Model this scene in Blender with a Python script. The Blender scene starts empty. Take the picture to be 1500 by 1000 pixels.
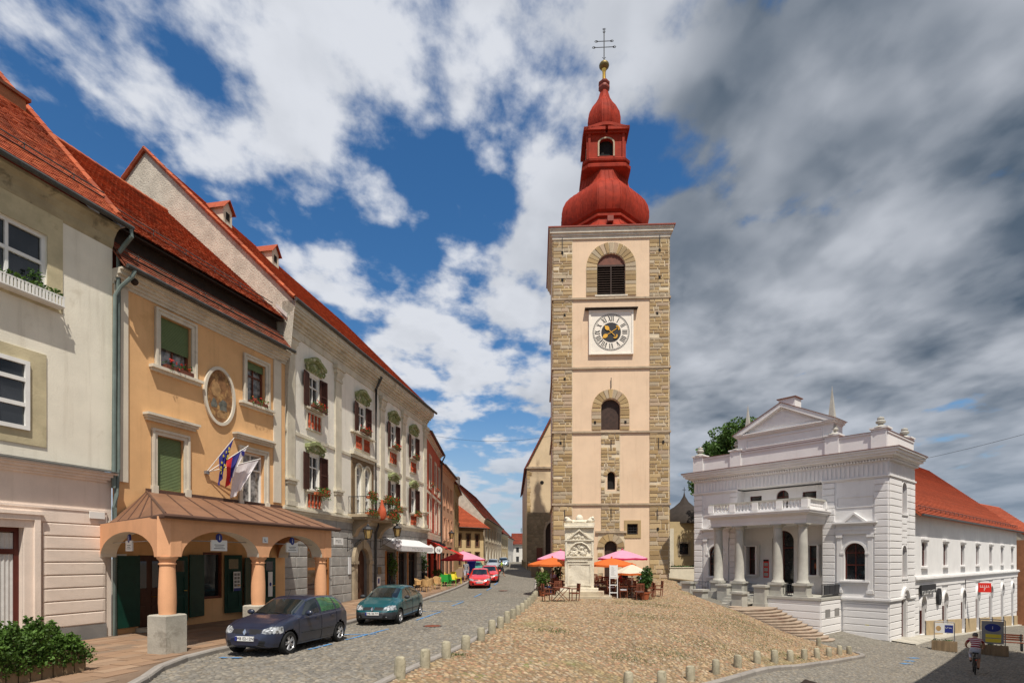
import bpy, bmesh, math, random
import numpy as np
from mathutils import Vector, Matrix
R = math.radians
PI = math.pi
random.seed(7)
rng = np.random.default_rng(11)
scene = bpy.context.scene
col = scene.collection

# ------------------------------------------------------------------ camera
cam_data = bpy.data.cameras.new('camera')
cam = bpy.data.objects.new('camera', cam_data)
col.objects.link(cam)
cam.location = (0, 0, 2.5)
cam.rotation_euler = (R(90), 0, 0)
cam_data.sensor_width = 36
cam_data.lens = 815 / 1500 * 36
cam_data.shift_y = 318 / 1500
cam_data.clip_end = 3000
scene.camera = cam

# ------------------------------------------------------------------ sky, sun, exposure
SUN_EL = R(62)
sun_h = Vector((0.27, -0.963)).normalized()
to_sun = Vector((sun_h.x * math.cos(SUN_EL), sun_h.y * math.cos(SUN_EL), math.sin(SUN_EL)))
world = bpy.data.worlds.new('World')
scene.world = world
world.use_nodes = True
wt = world.node_tree
wt.nodes.clear()


def nd(nt, typ, **kw):
    n = nt.nodes.new(typ)
    for k, v in kw.items():
        setattr(n, k, v)
    return n


def mth(nt, op, a, b=None, c=None, clamp=False):
    n = nt.nodes.new('ShaderNodeMath')
    n.operation = op
    n.use_clamp = clamp
    for i, v in enumerate((a, b, c)):
        if v is None:
            continue
        if isinstance(v, (int, float)):
            n.inputs[i].default_value = v
        else:
            nt.links.new(v, n.inputs[i])
    return n.outputs[0]


def sstep(nt, v, lo, hi, a=0.0, b=1.0):
    n = nt.nodes.new('ShaderNodeMapRange')
    n.interpolation_type = 'SMOOTHSTEP'
    n.clamp = True
    nt.links.new(v, n.inputs[0])
    for i, x in zip((1, 2, 3, 4), (lo, hi, a, b)):
        if isinstance(x, (int, float)):
            n.inputs[i].default_value = x
        else:
            nt.links.new(x, n.inputs[i])
    return n.outputs[0]


def mixc(nt, f, a, b, mode='MIX'):
    n = nt.nodes.new('ShaderNodeMix')
    n.data_type = 'RGBA'
    n.blend_type = mode
    for i, v in ((0, f), (6, a), (7, b)):
        if isinstance(v, (int, float)):
            n.inputs[i].default_value = v
        elif isinstance(v, (tuple, list)):
            n.inputs[i].default_value = (*v[:3], 1)
        else:
            nt.links.new(v, n.inputs[i])
    return n.outputs[2]


def noise(nt, vec, scale, detail=6, rough=0.55, dist=0.0):
    n = nt.nodes.new('ShaderNodeTexNoise')
    n.inputs['Scale'].default_value = scale
    n.inputs['Detail'].default_value = detail
    n.inputs['Roughness'].default_value = rough
    n.inputs['Distortion'].default_value = dist
    if vec is not None:
        nt.links.new(vec, n.inputs['Vector'])
    return n.outputs[0]


sky = nd(wt, 'ShaderNodeTexSky', sky_type='NISHITA', sun_disc=False)
sky.sun_elevation = SUN_EL
sky.sun_rotation = math.atan2(sun_h.x, sun_h.y)
sky.air_density = 1.0
sky.dust_density = 0.6
sky.ozone_density = 2.5
tc = nd(wt, 'ShaderNodeTexCoord')
sep = nd(wt, 'ShaderNodeSeparateXYZ')
wt.links.new(tc.outputs['Generated'], sep.inputs[0])
sx, sy, sz = sep.outputs
zz = mth(wt, 'ADD', mth(wt, 'MAXIMUM', sz, 0.0), 0.16)
comb = nd(wt, 'ShaderNodeCombineXYZ')
wt.links.new(mth(wt, 'DIVIDE', sx, zz), comb.inputs[0])
wt.links.new(mth(wt, 'DIVIDE', sy, zz), comb.inputs[1])
comb.inputs[2].default_value = 3.7
mp = nd(wt, 'ShaderNodeMapping')
mp.inputs['Location'].default_value = (7.78, 0.70, 0)
mp.inputs['Rotation'].default_value = (0, 0, R(-20))
mp.inputs['Scale'].default_value = (1.0, 0.80, 1.0)
wt.links.new(comb.outputs[0], mp.inputs[0])
P = mp.outputs[0]
big = noise(wt, P, 1.3, 2, 0.5, 0.0)
puff = noise(wt, P, 4.6, 8, 0.48, 0.08)
fine = noise(wt, P, 17.0, 5, 0.6, 0.1)
right = sstep(wt, sx, -0.10, 0.30)                       # weather closing in on one side
dens = mth(wt, 'ADD', mth(wt, 'MULTIPLY', big, 0.34), mth(wt, 'MULTIPLY', puff, 0.74))
dens = mth(wt, 'ADD', dens, mth(wt, 'MULTIPLY', fine, 0.15))
dens = mth(wt, 'ADD', dens, mth(wt, 'MULTIPLY', right, 0.165))
cover = sstep(wt, dens, 0.555, 0.675)
thick = sstep(wt, dens, 0.66, 0.90)
# the same cloud sampled a little toward the sun: lit edges against shaded bodies
mp2 = nd(wt, 'ShaderNodeMapping')
mp2.inputs['Location'].default_value = (0.03, -0.07, 0)
wt.links.new(P, mp2.inputs[0])
puff2 = noise(wt, mp2.outputs[0], 4.6, 5, 0.48, 0.08)
relief = sstep(wt, mth(wt, 'SUBTRACT', puff2, puff), -0.09, 0.11)
slow = noise(wt, P, 2.0, 4, 0.5, 0.1)
sh_l = mth(wt, 'ADD', mth(wt, 'MULTIPLY', thick, 0.16), mth(wt, 'MULTIPLY', relief, 0.14))
sh_r = mth(wt, 'ADD', sstep(wt, slow, 0.32, 0.68, 0.22, 0.88), mth(wt, 'MULTIPLY', relief, 0.16))
sh_r = mth(wt, 'ADD', sh_r, mth(wt, 'MULTIPLY', thick, 0.10))
mxs = nd(wt, 'ShaderNodeMix')
wt.links.new(right, mxs.inputs[0]); wt.links.new(sh_l, mxs.inputs[2]); wt.links.new(sh_r, mxs.inputs[3])
shade = mth(wt, 'SUBTRACT', mxs.outputs[0], 0.03, clamp=True)
cloud = mixc(wt, shade, (0.65, 0.675, 0.73), (0.082, 0.115, 0.16))
hsv = nd(wt, 'ShaderNodeHueSaturation')
hsv.inputs['Saturation'].default_value = 1.30
hsv.inputs['Value'].default_value = 0.108
wt.links.new(sky.outputs[0], hsv.inputs['Color'])
air = mixc(wt, cover, hsv.outputs[0], cloud)
haze_f = sstep(wt, sz, -0.03, 0.30, 0.85, 0.0)
air = mixc(wt, haze_f, air, mixc(wt, right, (0.37, 0.46, 0.57), (0.26, 0.32, 0.40)))
bg = nd(wt, 'ShaderNodeBackground')
bg.inputs['Strength'].default_value = 1.0
wt.links.new(air, bg.inputs[0])
wo = nd(wt, 'ShaderNodeOutputWorld')
wt.links.new(bg.outputs[0], wo.inputs[0])

sun_data = bpy.data.lights.new('sun', 'SUN')
sun = bpy.data.objects.new('sun', sun_data)
col.objects.link(sun)
sun_data.energy = 5.0
sun_data.angle = R(0.53)
sun_data.color = (1.0, 0.94, 0.84)
sun.location = (20, -40, 80)
sun.rotation_euler = to_sun.to_track_quat('Z', 'Y').to_euler()

scene.view_settings.view_transform = 'Standard'
scene.view_settings.look = 'None'
scene.view_settings.exposure = 0.12
scene.view_settings.gamma = 1.0
scene.view_settings.use_curve_mapping = False

# ------------------------------------------------------------------ helpers
def tag(o, label=None, cat=None, group=None, kind=None):
    if label: o['label'] = label
    if cat: o['category'] = cat
    if group: o['group'] = group
    if kind: o['kind'] = kind
    return o


def empty(name, loc=(0, 0, 0), rz=0.0, label=None, cat=None, group=None):
    o = bpy.data.objects.new(name, None)
    o.empty_display_size = 0.3
    o.location = loc
    o.rotation_euler = (0, 0, rz)
    col.objects.link(o)
    return tag(o, label, cat, group)


def link(name, me, parent=None, loc=None, rot=None, scale=None):
    o = bpy.data.objects.new(name, me)
    col.objects.link(o)
    if parent: o.parent = parent
    if loc is not None: o.location = loc
    if rot is not None: o.rotation_euler = rot
    if scale is not None: o.scale = scale
    return o


def copy_tree(o, parent=None):
    c = o.copy()
    col.objects.link(c)
    c.parent = parent
    for ch in list(o.children):
        copy_tree(ch, c)
    return c


class MB:
    """collects shapes for one mesh; house-local axes: x along the front, -y outwards, z up"""
    def __init__(s):
        s.v = []; s.f = []

    def add(s, vs, fs):
        b = len(s.v)
        s.v.extend([tuple(p) for p in vs])
        s.f.extend([tuple(i + b for i in f) for f in fs])
        return s

    def quad(s, a, b, c, d): return s.add((a, b, c, d), ((0, 1, 2, 3),))

    def box(s, x0, x1, y0, y1, z0, z1):
        if x1 < x0: x0, x1 = x1, x0
        if y1 < y0: y0, y1 = y1, y0
        if z1 < z0: z0, z1 = z1, z0
        return s.add([(x0, y0, z0), (x1, y0, z0), (x1, y1, z0), (x0, y1, z0), (x0, y0, z1), (x1, y0, z1), (x1, y1, z1), (x0, y1, z1)],
                     [(0, 3, 2, 1), (4, 5, 6, 7), (0, 1, 5, 4), (1, 2, 6, 5), (2, 3, 7, 6), (3, 0, 4, 7)])

    def fb(s, s0, s1, t0, t1, z0, z1): return s.box(s0, s1, -t1, -t0, z0, z1)

    def prism(s, pts, y0, y1):
        """polygon in x,z pushed from y0 to y1"""
        n = len(pts)
        vs = [(x, y0, z) for x, z in pts] + [(x, y1, z) for x, z in pts]
        fs = [tuple(range(n)), tuple(range(2 * n - 1, n - 1, -1))]
        fs += [(i, i + n, (i + 1) % n + n, (i + 1) % n) for i in range(n)]
        return s.add(vs, fs)

    def prismx(s, pts, x0, x1):
        """polygon in y,z pushed from x0 to x1"""
        n = len(pts)
        vs = [(x0, y, z) for y, z in pts] + [(x1, y, z) for y, z in pts]
        fs = [tuple(range(n - 1, -1, -1)), tuple(range(n, 2 * n))]
        fs += [(i, (i + 1) % n, (i + 1) % n + n, i + n) for i in range(n)]
        return s.add(vs, fs)

    def prismz(s, pts, z0, z1):
        n = len(pts)
        vs = [(x, y, z0) for x, y in pts] + [(x, y, z1) for x, y in pts]
        fs = [tuple(range(n - 1, -1, -1)), tuple(range(n, 2 * n))]
        fs += [(i, (i + 1) % n, (i + 1) % n + n, i + n) for i in range(n)]
        return s.add(vs, fs)

    def lathe(s, prof, c=(0, 0, 0), n=16, sq=0.0, rot=0.0, cap=True):
        """profile (r,z); sq: 0 round, else a squared octagon with that corner cut"""
        vs = []; fs = []
        for r, z in prof:
            for k in range(n):
                a = rot + 2 * PI * k / n
                if sq:
                    ca, sa = math.cos(a), math.sin(a)
                    q = max(abs(ca), abs(sa))
                    q2 = (abs(ca) + abs(sa)) / sq
                    rr = r / max(q, q2)
                else:
                    rr = r
                vs.append((c[0] + rr * math.cos(a), c[1] + rr * math.sin(a), c[2] + z))
        m = len(prof)
        for i in range(m - 1):
            for k in range(n):
                k2 = (k + 1) % n
                fs.append((i * n + k, i * n + k2, (i + 1) * n + k2, (i + 1) * n + k))
        if cap:
            fs.append(tuple(range(n - 1, -1, -1)))
            fs.append(tuple(range((m - 1) * n, m * n)))
        return s.add(vs, fs)

    def tube(s, path, r, n=6, r1=None):
        path = [Vector(p) for p in path]
        m = len(path)
        vs = []; fs = []
        up = Vector((0, 0, 1))
        for i, p in enumerate(path):
            d = (path[min(i + 1, m - 1)] - path[max(i - 1, 0)])
            if d.length < 1e-9: d = Vector((0, 0, 1))
            d.normalize()
            a = d.cross(up)
            if a.length < 1e-3: a = d.cross(Vector((0, 1, 0)))
            a.normalize()
            b = d.cross(a)
            rr = r if r1 is None else r + (r1 - r) * i / (m - 1)
            for k in range(n):
                t = 2 * PI * k / n
                vs.append(p + a * (rr * math.cos(t)) + b * (rr * math.sin(t)))
        for i in range(m - 1):
            for k in range(n):
                k2 = (k + 1) % n
                fs.append((i * n + k, i * n + k2, (i + 1) * n + k2, (i + 1) * n + k))
        fs.append(tuple(range(n - 1, -1, -1)))
        fs.append(tuple(range((m - 1) * n, m * n)))
        return s.add(vs, fs)

    def ball(s, c, r, n=8, m=6, sx=1, sy=1, sz=1):
        prof = [(max(1e-3, math.sin(PI * i / m)) * r, -math.cos(PI * i / m) * r) for i in range(m + 1)]
        vs = []; fs = []
        for q, z in prof:
            for k in range(n):
                a = 2 * PI * k / n
                vs.append((c[0] + q * math.cos(a) * sx, c[1] + q * math.sin(a) * sy, c[2] + z * sz))
        for i in range(m):
            for k in range(n):
                k2 = (k + 1) % n
                fs.append((i * n + k, i * n + k2, (i + 1) * n + k2, (i + 1) * n + k))
        return s.add(vs, fs)

    def leaves(s, c, rad, n, size, shell=0.5, flat=0.0):
        """n leaf faces scattered through an ellipsoid"""
        for _ in range(n):
            while True:
                p = Vector((random.uniform(-1, 1), random.uniform(-1, 1), random.uniform(-1, 1)))
                l = p.length
                if 1e-3 < l <= 1: break
            p = p / l * (shell + (1 - shell) * l) if random.random() < 0.75 else p
            q = Vector((c[0] + p.x * rad[0], c[1] + p.y * rad[1], c[2] + p.z * rad[2]))
            a = Vector((random.gauss(0, 1), random.gauss(0, 1), random.gauss(0, 1) * (1 - flat))).normalized()
            b = a.cross(Vector((random.gauss(0, 1), random.gauss(0, 1), random.gauss(0, 1))))
            if b.length < 1e-3: continue
            b.normalize()
            L = size * random.uniform(0.7, 1.35)
            s.add((q - a * L * .5, q + b * L * .28, q + a * L * .5, q - b * L * .28), ((0, 1, 2, 3),))
        return s

    def mesh(s, name, mat=None, smooth=False, angle=38):
        me = bpy.data.meshes.new(name)
        me.from_pydata(s.v, [], s.f)
        if mat is not None:
            me.materials.append(M[mat] if isinstance(mat, str) else mat)
        if smooth:
            me.shade_smooth()
            me.set_sharp_from_angle(angle=R(angle))
        me.update()
        return me

    def build(s, name, mat, parent=None, smooth=False, kind=None, loc=None, rot=None):
        o = link(name, s.mesh(name, mat, smooth), parent, loc, rot)
        if kind: o['kind'] = kind
        return o


def arc(cx, cz, rx, rz, a0, a1, n):
    return [(cx + rx * math.cos(a0 + (a1 - a0) * i / n), cz + rz * math.sin(a0 + (a1 - a0) * i / n)) for i in range(n + 1)]


def wall(mb, s0, s1, z0, z1, openings, t=0.0, depth=0.25):
    """upright wall face with real openings: (a,b,lo,hi[,arch rise]); reveals go in by depth"""
    xs = sorted({s0, s1, *[o[0] for o in openings], *[o[1] for o in openings]})
    zs = sorted({z0, z1, *[o[2] for o in openings], *[o[3] for o in openings]})
    xs = [x for x in xs if s0 <= x <= s1]; zs = [z for z in zs if z0 <= z <= z1]
    for i in range(len(xs) - 1):
        for j in range(len(zs) - 1):
            mx, mz = (xs[i] + xs[i + 1]) / 2, (zs[j] + zs[j + 1]) / 2
            if any(o[0] < mx < o[1] and o[2] < mz < o[3] for o in openings): continue
            mb.quad((xs[i], -t, zs[j]), (xs[i + 1], -t, zs[j]), (xs[i + 1], -t, zs[j + 1]), (xs[i], -t, zs[j + 1]))
    for o in openings:
        a, b, lo, hi = o[:4]
        rise = o[4] if len(o) > 4 else 0
        y0, y1 = -t, -t + depth
        sp = hi - rise
        mb.quad((a, y0, lo), (a, y1, lo), (a, y1, sp), (a, y0, sp))
        mb.quad((b, y1, lo), (b, y0, lo), (b, y0, sp), (b, y1, sp))
        mb.quad((a, y0, lo), (b, y0, lo), (b, y1, lo), (a, y1, lo))
        if rise:
            A = arc((a + b) / 2, sp, (b - a) / 2, rise, PI, 0, 14)
            for (xa, za), (xb, zb) in zip(A, A[1:]):
                mb.quad((xa, y0, za), (xb, y0, zb), (xb, y1, zb), (xa, y1, za))
                mb.quad((xa, y0, za), (xb, y0, zb), (xb, y0, hi), (xa, y0, hi))
        else:
            mb.quad((a, y0, hi), (b, y0, hi), (b, y1, hi), (a, y1, hi))
    return mb


def window(parent, a, b, lo, hi, t=-0.16, mat='white_paint', pane='glass', nx=2, nz=(0.62,), fw=0.07, rise=0.0, bw=0.045, name='window'):
    """frame with bars set in an opening; each pane its own piece"""
    mb = MB()
    y = -t
    d = 0.05
    cx = (a + b) / 2
    sp = hi - rise
    if rise:
        A = arc(cx, sp, (b - a) / 2, rise, PI, 0, 12); B = arc(cx, sp, (b - a) / 2 - fw, rise - fw, PI, 0, 12)
        for i in range(12):
            mb.prism([A[i], A[i + 1], B[i + 1], B[i]], y - d, y + d)
    else:
        mb.box(a + fw, b - fw, y - d, y + d, hi - fw, hi)
    mb.box(a, a + fw, y - d, y + d, lo, sp if rise else hi)
    mb.box(b - fw, b, y - d, y + d, lo, sp if rise else hi)
    mb.box(a + fw, b - fw, y - d, y + d, lo, lo + fw)
    xs = [a + fw + (b - a - 2 * fw) * i / nx for i in range(nx + 1)]
    top = hi - fw * .6
    zs = [lo + fw] + [lo + (hi - lo) * k for k in nz] + [top]
    for x in xs[1:-1]:
        xt = top
        if rise: xt = sp + (rise - fw * .5) * math.sqrt(max(0, 1 - ((x - cx) / ((b - a) / 2)) ** 2))
        mb.box(x - bw / 2, x + bw / 2, y - d * .8, y + d * .8, lo + fw, xt)
    for z in zs[1:-1]:
        hw = (b - a) / 2 - fw * .5
        if rise and z > sp: hw *= math.sqrt(max(0, 1 - ((z - sp) / rise) ** 2))
        mb.box(cx - hw, cx + hw, y - d * .9, y + d * .9, z - bw * .6, z + bw * .6)
    w = mb.build(name, mat, parent)
    if rise:
        A = arc(cx, sp, (b - a) / 2 - .01, rise - .01, 0, PI, 14)
        p = MB()
        p.add([(x, y + .02, z) for x, z in [(a + .01, lo), (b - .01, lo)] + A], [tuple(range(len(A) + 2))])
        p.build('pane', pane, w)
    else:
        for i in range(nx):
            for j in range(len(zs) - 1):
                p = MB()
                tl = random.uniform(-.006, .006)
                p.quad((xs[i], y + .02 + tl, zs[j]), (xs[i + 1], y + .02 - tl, zs[j]), (xs[i + 1], y + .02 - tl, zs[j + 1]), (xs[i], y + .02 + tl, zs[j + 1]))
                p.build('pane', pane, w)
    return w


def surround(mb, a, b, lo, hi, w, t0, t1, bottom=False, step=0.4):
    """moulded frame of two fasciae round an opening"""
    for k, (ww, tt) in enumerate(((w, t1 * .55), (w * step, t1))):
        mb.fb(a - ww if k == 0 else a - w, a if k == 0 else a - w + ww, t0, tt, lo, hi + (w if k else w * (1 - step)))
        mb.fb(b if k == 0 else b + w - ww, b + ww if k == 0 else b + w, t0, tt, lo, hi + (w if k else w * (1 - step)))
        mb.fb(a if k == 0 else a - w + ww, b if k == 0 else b + w - ww, t0, tt, hi if k == 0 else hi + w - ww, hi + w * (1 - step) if k == 0 else hi + w)
    if bottom: mb.fb(a - w, b + w, t0, t1 * .8, lo - w, lo)
    return mb


def cornice(mb, s0, s1, z, steps, end=True):
    """stacked mouldings: list of (height, projection) from the bottom up"""
    for h, p in steps:
        mb.fb(s0 - (p if end else 0), s1 + (p if end else 0), -.05, p, z, z + h)
        z += h
    return mb


def shutters(parent, a, b, lo, hi, w, mat='shutter_brown', ang=8, t=0.03):
    """a pair of louvred leaves folded back against the wall"""
    for side in (-1, 1):
        mb = MB()
        st = .07
        mb.box(0, w, -.025, .025, 0, st); mb.box(0, w, -.025, .025, hi - lo - st, hi - lo)
        mb.box(0, w, -.024, .024, (hi - lo) * .5 - st / 2, (hi - lo) * .5 + st / 2)
        mb.box(0, st, -.025, .025, st, hi - lo - st); mb.box(w - st, w, -.025, .025, st, hi - lo - st)
        z = st + .03
        while z < hi - lo - st - .03:
            mb.add([(st, -.02, z - .02), (w - st, -.02, z - .02), (w - st, .02, z + .025), (st, .02, z + .025)], [(0, 1, 2, 3)])
            z += .05
        mb.box(st, w - st, .012, .018, st, hi - lo - st)
        o = mb.build('shutter', mat, parent)
        if side < 0:
            o.location = (a, -t - .03, lo); o.rotation_euler = (0, 0, PI + R(ang))
        else:
            o.location = (b, -t - .03, lo); o.rotation_euler = (0, 0, -R(ang))


def flower_box(parent, a, b, z, t, mat='terracotta', n=90, bloom=40, fall=.16, box=True, name='flower_box', top=.16):
    """window box with leaves and red blooms, part of the window ledge"""
    w = .1
    if box:
        mb = MB().fb(a, b, t - w, t + w, z, z + .14)
        o = mb.build(name, mat, parent)
    else:
        o = MB().fb(a, b, t - .02, t + .02, z + .05, z + .07).build(name, mat, parent)
    lf = MB()
    L = b - a
    k = max(2, int(L / .22))
    for i in range(k):
        c = (a + L * (i + .5) / k, -t - .03, z + .2 + random.uniform(-.04, .04))
        lf.leaves(c, (L / k * .75, .17, top), n // k, .085, .3)
        if random.random() < .6: lf.leaves((c[0], -t - .12, z + .02), (L / k * .6, .1, fall), n // (2 * k), .075, .3)
    lf.build('foliage', 'geranium_leaf', o, kind='stuff')
    bl = MB()
    for _ in range(bloom):
        p = (random.uniform(a, b), -t - random.uniform(-.05, .2), z + random.uniform(.1, .26 + top * .6))
        bl.leaves(p, (.045, .045, .04), 5, .06, .8)
    bl.build('bloom', 'geranium_bloom', o, kind='stuff')
    return o


_cache = {}


def shared(key, fn):
    if key not in _cache: _cache[key] = fn()
    return _cache[key]


def block_mesh(mat):
    """unit stone block with worn edges, centred on x,z, back at y=0, front at y=-1"""
    def mk():
        e = .06
        mb = MB()
        f = [(-.5, 0, -.5), (.5, 0, -.5), (.5, 0, .5), (-.5, 0, .5)]
        m = [(-.5, -.82, -.5), (.5, -.82, -.5), (.5, -.82, .5), (-.5, -.82, .5)]
        n = [(-.5 + e, -1, -.5 + e), (.5 - e, -1, -.5 + e * .8), (.5 - e * .7, -1, .5 - e), (-.5 + e, -1, .5 - e * .9)]
        mb.add(f + m + n, [(0, 1, 5, 4), (1, 2, 6, 5), (2, 3, 7, 6), (3, 0, 4, 7), (4, 5, 9, 8), (5, 6, 10, 9), (6, 7, 11, 10), (7, 4, 8, 11), (8, 9, 10, 11)])
        return mb.mesh('block', mat)
    return shared(('block', mat), mk)


def block(parent, name, mat, s0, s1, z0, z1, t0, t1):
    """one proud stone as its own object"""
    return link(name, block_mesh(mat), parent, ((s0 + s1) / 2, -t0, (z0 + z1) / 2), None, (s1 - s0, t1 - t0, z1 - z0))


def tiles(mb, o, ux, vx, nrm, L, S, tw=.18, ex=.16, th=.018, jit=.006, clip=None, skip=None):
    """plain tiles laid in courses on a roof plane: origin o, ux along the eave, vx up the slope"""
    o, ux, vx, nrm = Vector(o), Vector(ux).normalized(), Vector(vx).normalized(), Vector(nrm).normalized()
    rows = int(S / ex) + 1
    cols = int(L / tw) + 1
    out = []
    for r in range(rows):
        for c in range(cols + 1):
            x0 = c * tw - (tw / 2 if r % 2 else 0)
            x1 = min(x0 + tw - .006, L); x0 = max(x0, 0)
            if x1 - x0 < .03: continue
            y0 = r * ex; y1 = min(y0 + ex * 1.25, S)
            if clip and not clip((x0 + x1) / 2, (y0 + y1) / 2): continue
            j = random.uniform(-jit, jit); k = random.uniform(-jit, jit)
            lift = th * 1.6
            pa = o + ux * x0 + vx * (y0 + j) + nrm * (lift + j)
            pb = o + ux * x1 + vx * (y0 + j + k) + nrm * (lift + k)
            pc = o + ux * x1 + vx * y1
            pd = o + ux * x0 + vx * y1
            dn = nrm * th
            out.append(((x0 + x1) / 2, y0))
            mb.add([pa, pb, pc, pd, pa - dn, pb - dn], [(0, 1, 2, 3), (0, 4, 5, 1), (0, 3, 4), (1, 5, 2)])
    return out


def gutter(parent, pts, r=.07, mat='zinc_dark', name='gutter'):
    return MB().tube(pts, r, 8).build(name, mat, parent, smooth=True)


def text_mesh(parent, txt, size, mat, loc, rot, align='CENTER', depth=.002, sx=1.0):
    cu = bpy.data.curves.new('lettering', 'FONT')
    cu.body = txt; cu.size = size; cu.align_x = align; cu.align_y = 'CENTER'; cu.extrude = depth; cu.resolution_u = 2
    o = bpy.data.objects.new('tmp', cu)
    col.objects.link(o)
    dg = bpy.context.evaluated_depsgraph_get()
    me = bpy.data.meshes.new_from_object(o.evaluated_get(dg))
    bpy.data.objects.remove(o); bpy.data.curves.remove(cu)
    me.materials.clear(); me.materials.append(M[mat])
    return link('lettering', me, parent, loc, rot, (sx, 1, 1))


def marks(parent, x0, x1, z, h, y, mat, n=6):
    """letter-like strokes for print too small to read"""
    m_ = MB(); w = (x1 - x0) / n
    for k in range(n):
        a = x0 + w * k; b = a + w * random.uniform(.55, .8); q = h * random.uniform(.75, 1.0)
        m_.box(a, a + w * .18, y - .004, y, z - q / 2, z + q / 2)
        m_.box(a + w * .18, b, y - .004, y, *((z + q * .3, z + q * .5) if random.random() < .5 else (z - q * .5, z - q * .3)))
    return m_.build('lettering', mat, parent, kind='stuff')


FRONT = (R(90), 0, 0)      # text that reads from the -y side

# ------------------------------------------------------------------ materials
M = {}


def mat(name, c, rough=.8, var=.14, scale=2.0, bump=0.0, bscale=30.0, c2=None, c2lo=.55, c2hi=.7, c2scale=1.2, metal=0.0, spec=.3,
        island=0.0, objr=0.0, streak=0.0, fine=.06, stretch=None, coat=0.0, trans=0.0, island_cols=None, bdist=.02):
    m = bpy.data.materials.new(name)
    m.use_nodes = True
    nt = m.node_tree
    b = nt.nodes['Principled BSDF']
    t = nd(nt, 'ShaderNodeTexCoord')
    vec = t.outputs['Object']
    if stretch:
        mp_ = nd(nt, 'ShaderNodeMapping')
        mp_.inputs['Scale'].default_value = stretch
        nt.links.new(vec, mp_.inputs[0])
        vec = mp_.outputs[0]
    n1 = noise(nt, vec, scale, 5, .6)
    cur = mixc(nt, sstep(nt, n1, .3, .7), [x * (1 - var) for x in c], [min(1, x * (1 + var * .7)) for x in c])
    if c2 and not island_cols:
        n2 = noise(nt, vec, c2scale, 7, .62, .4)
        cur = mixc(nt, sstep(nt, n2, c2lo, c2hi), cur, c2)
    if fine:
        n3 = noise(nt, vec, bscale * 1.7, 3, .7)
        cur = mixc(nt, 1.0, cur, mixc(nt, n3, [1 - fine * 2] * 3, [1 + fine * 2] * 3), 'MULTIPLY')
    if streak:
        mp2 = nd(nt, 'ShaderNodeMapping')
        mp2.inputs['Scale'].default_value = (2.2, 2.2, .16)
        nt.links.new(t.outputs['Object'], mp2.inputs[0])
        n4 = noise(nt, mp2.outputs[0], 1.6, 6, .62)
        cur = mixc(nt, sstep(nt, n4, .5, .74, 0, streak), cur, mixc(nt, 1.0, cur, (.52, .47, .40), 'MULTIPLY'))
    if island or island_cols:
        g = nd(nt, 'ShaderNodeNewGeometry')
        rnd = g.outputs['Random Per Island']
    if objr:
        oi = nd(nt, 'ShaderNodeObjectInfo')
        rnd = oi.outputs['Random']
    if island_cols:
        rp = nd(nt, 'ShaderNodeValToRGB')
        rp.color_ramp.interpolation = 'CONSTANT'
        el = rp.color_ramp.elements
        k = len(island_cols)
        el[0].color = (*island_cols[0], 1)
        el[1].position = 1 / k; el[1].color = (*island_cols[1], 1)
        for i in range(2, k):
            e = el.new(i / k); e.color = (*island_cols[i], 1)
        nt.links.new(rnd, rp.inputs[0])
        cur = mixc(nt, .72, cur, rp.outputs[0])
        if c2:      # weathering lies over the single pieces
            n2 = noise(nt, vec, c2scale, 7, .62, .4)
            cur = mixc(nt, sstep(nt, n2, c2lo, c2hi, 0, .62), cur, c2)
    if island or objr:
        q = island or objr
        w = mth(nt, 'FRACT', mth(nt, 'MULTIPLY', rnd, 17.31))
        mr = nd(nt, 'ShaderNodeMapRange')
        nt.links.new(w, mr.inputs[0]); mr.inputs[3].default_value = 1 - q; mr.inputs[4].default_value = 1 + q * .8
        hs = nd(nt, 'ShaderNodeHueSaturation')
        nt.links.new(cur, hs.inputs['Color']); nt.links.new(mr.outputs[0], hs.inputs['Value'])
        cur = hs.outputs[0]
    nt.links.new(cur, b.inputs['Base Color'])
    b.inputs['Roughness'].default_value = rough
    b.inputs['Metallic'].default_value = metal
    b.inputs['Specular IOR Level'].default_value = spec
    b.inputs['Coat Weight'].default_value = coat
    if coat: b.inputs['Coat Roughness'].default_value = .04
    if trans:
        b.inputs['Subsurface Weight'].default_value = 0
        tr = nd(nt, 'ShaderNodeBsdfTranslucent'); nt.links.new(cur, tr.inputs[0])
        mx = nd(nt, 'ShaderNodeMixShader'); mx.inputs[0].default_value = trans
        nt.links.new(b.outputs[0], mx.inputs[1]); nt.links.new(tr.outputs[0], mx.inputs[2])
        nt.links.new(mx.outputs[0], nt.nodes['Material Output'].inputs[0])
    if bump:
        nb = noise(nt, vec, bscale, 6, .62)
        bp = nd(nt, 'ShaderNodeBump')
        bp.inputs['Strength'].default_value = bump; bp.inputs['Distance'].default_value = bdist
        nt.links.new(nb, bp.inputs['Height']); nt.links.new(bp.outputs[0], b.inputs['Normal'])
    M[name] = m
    return m


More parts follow.
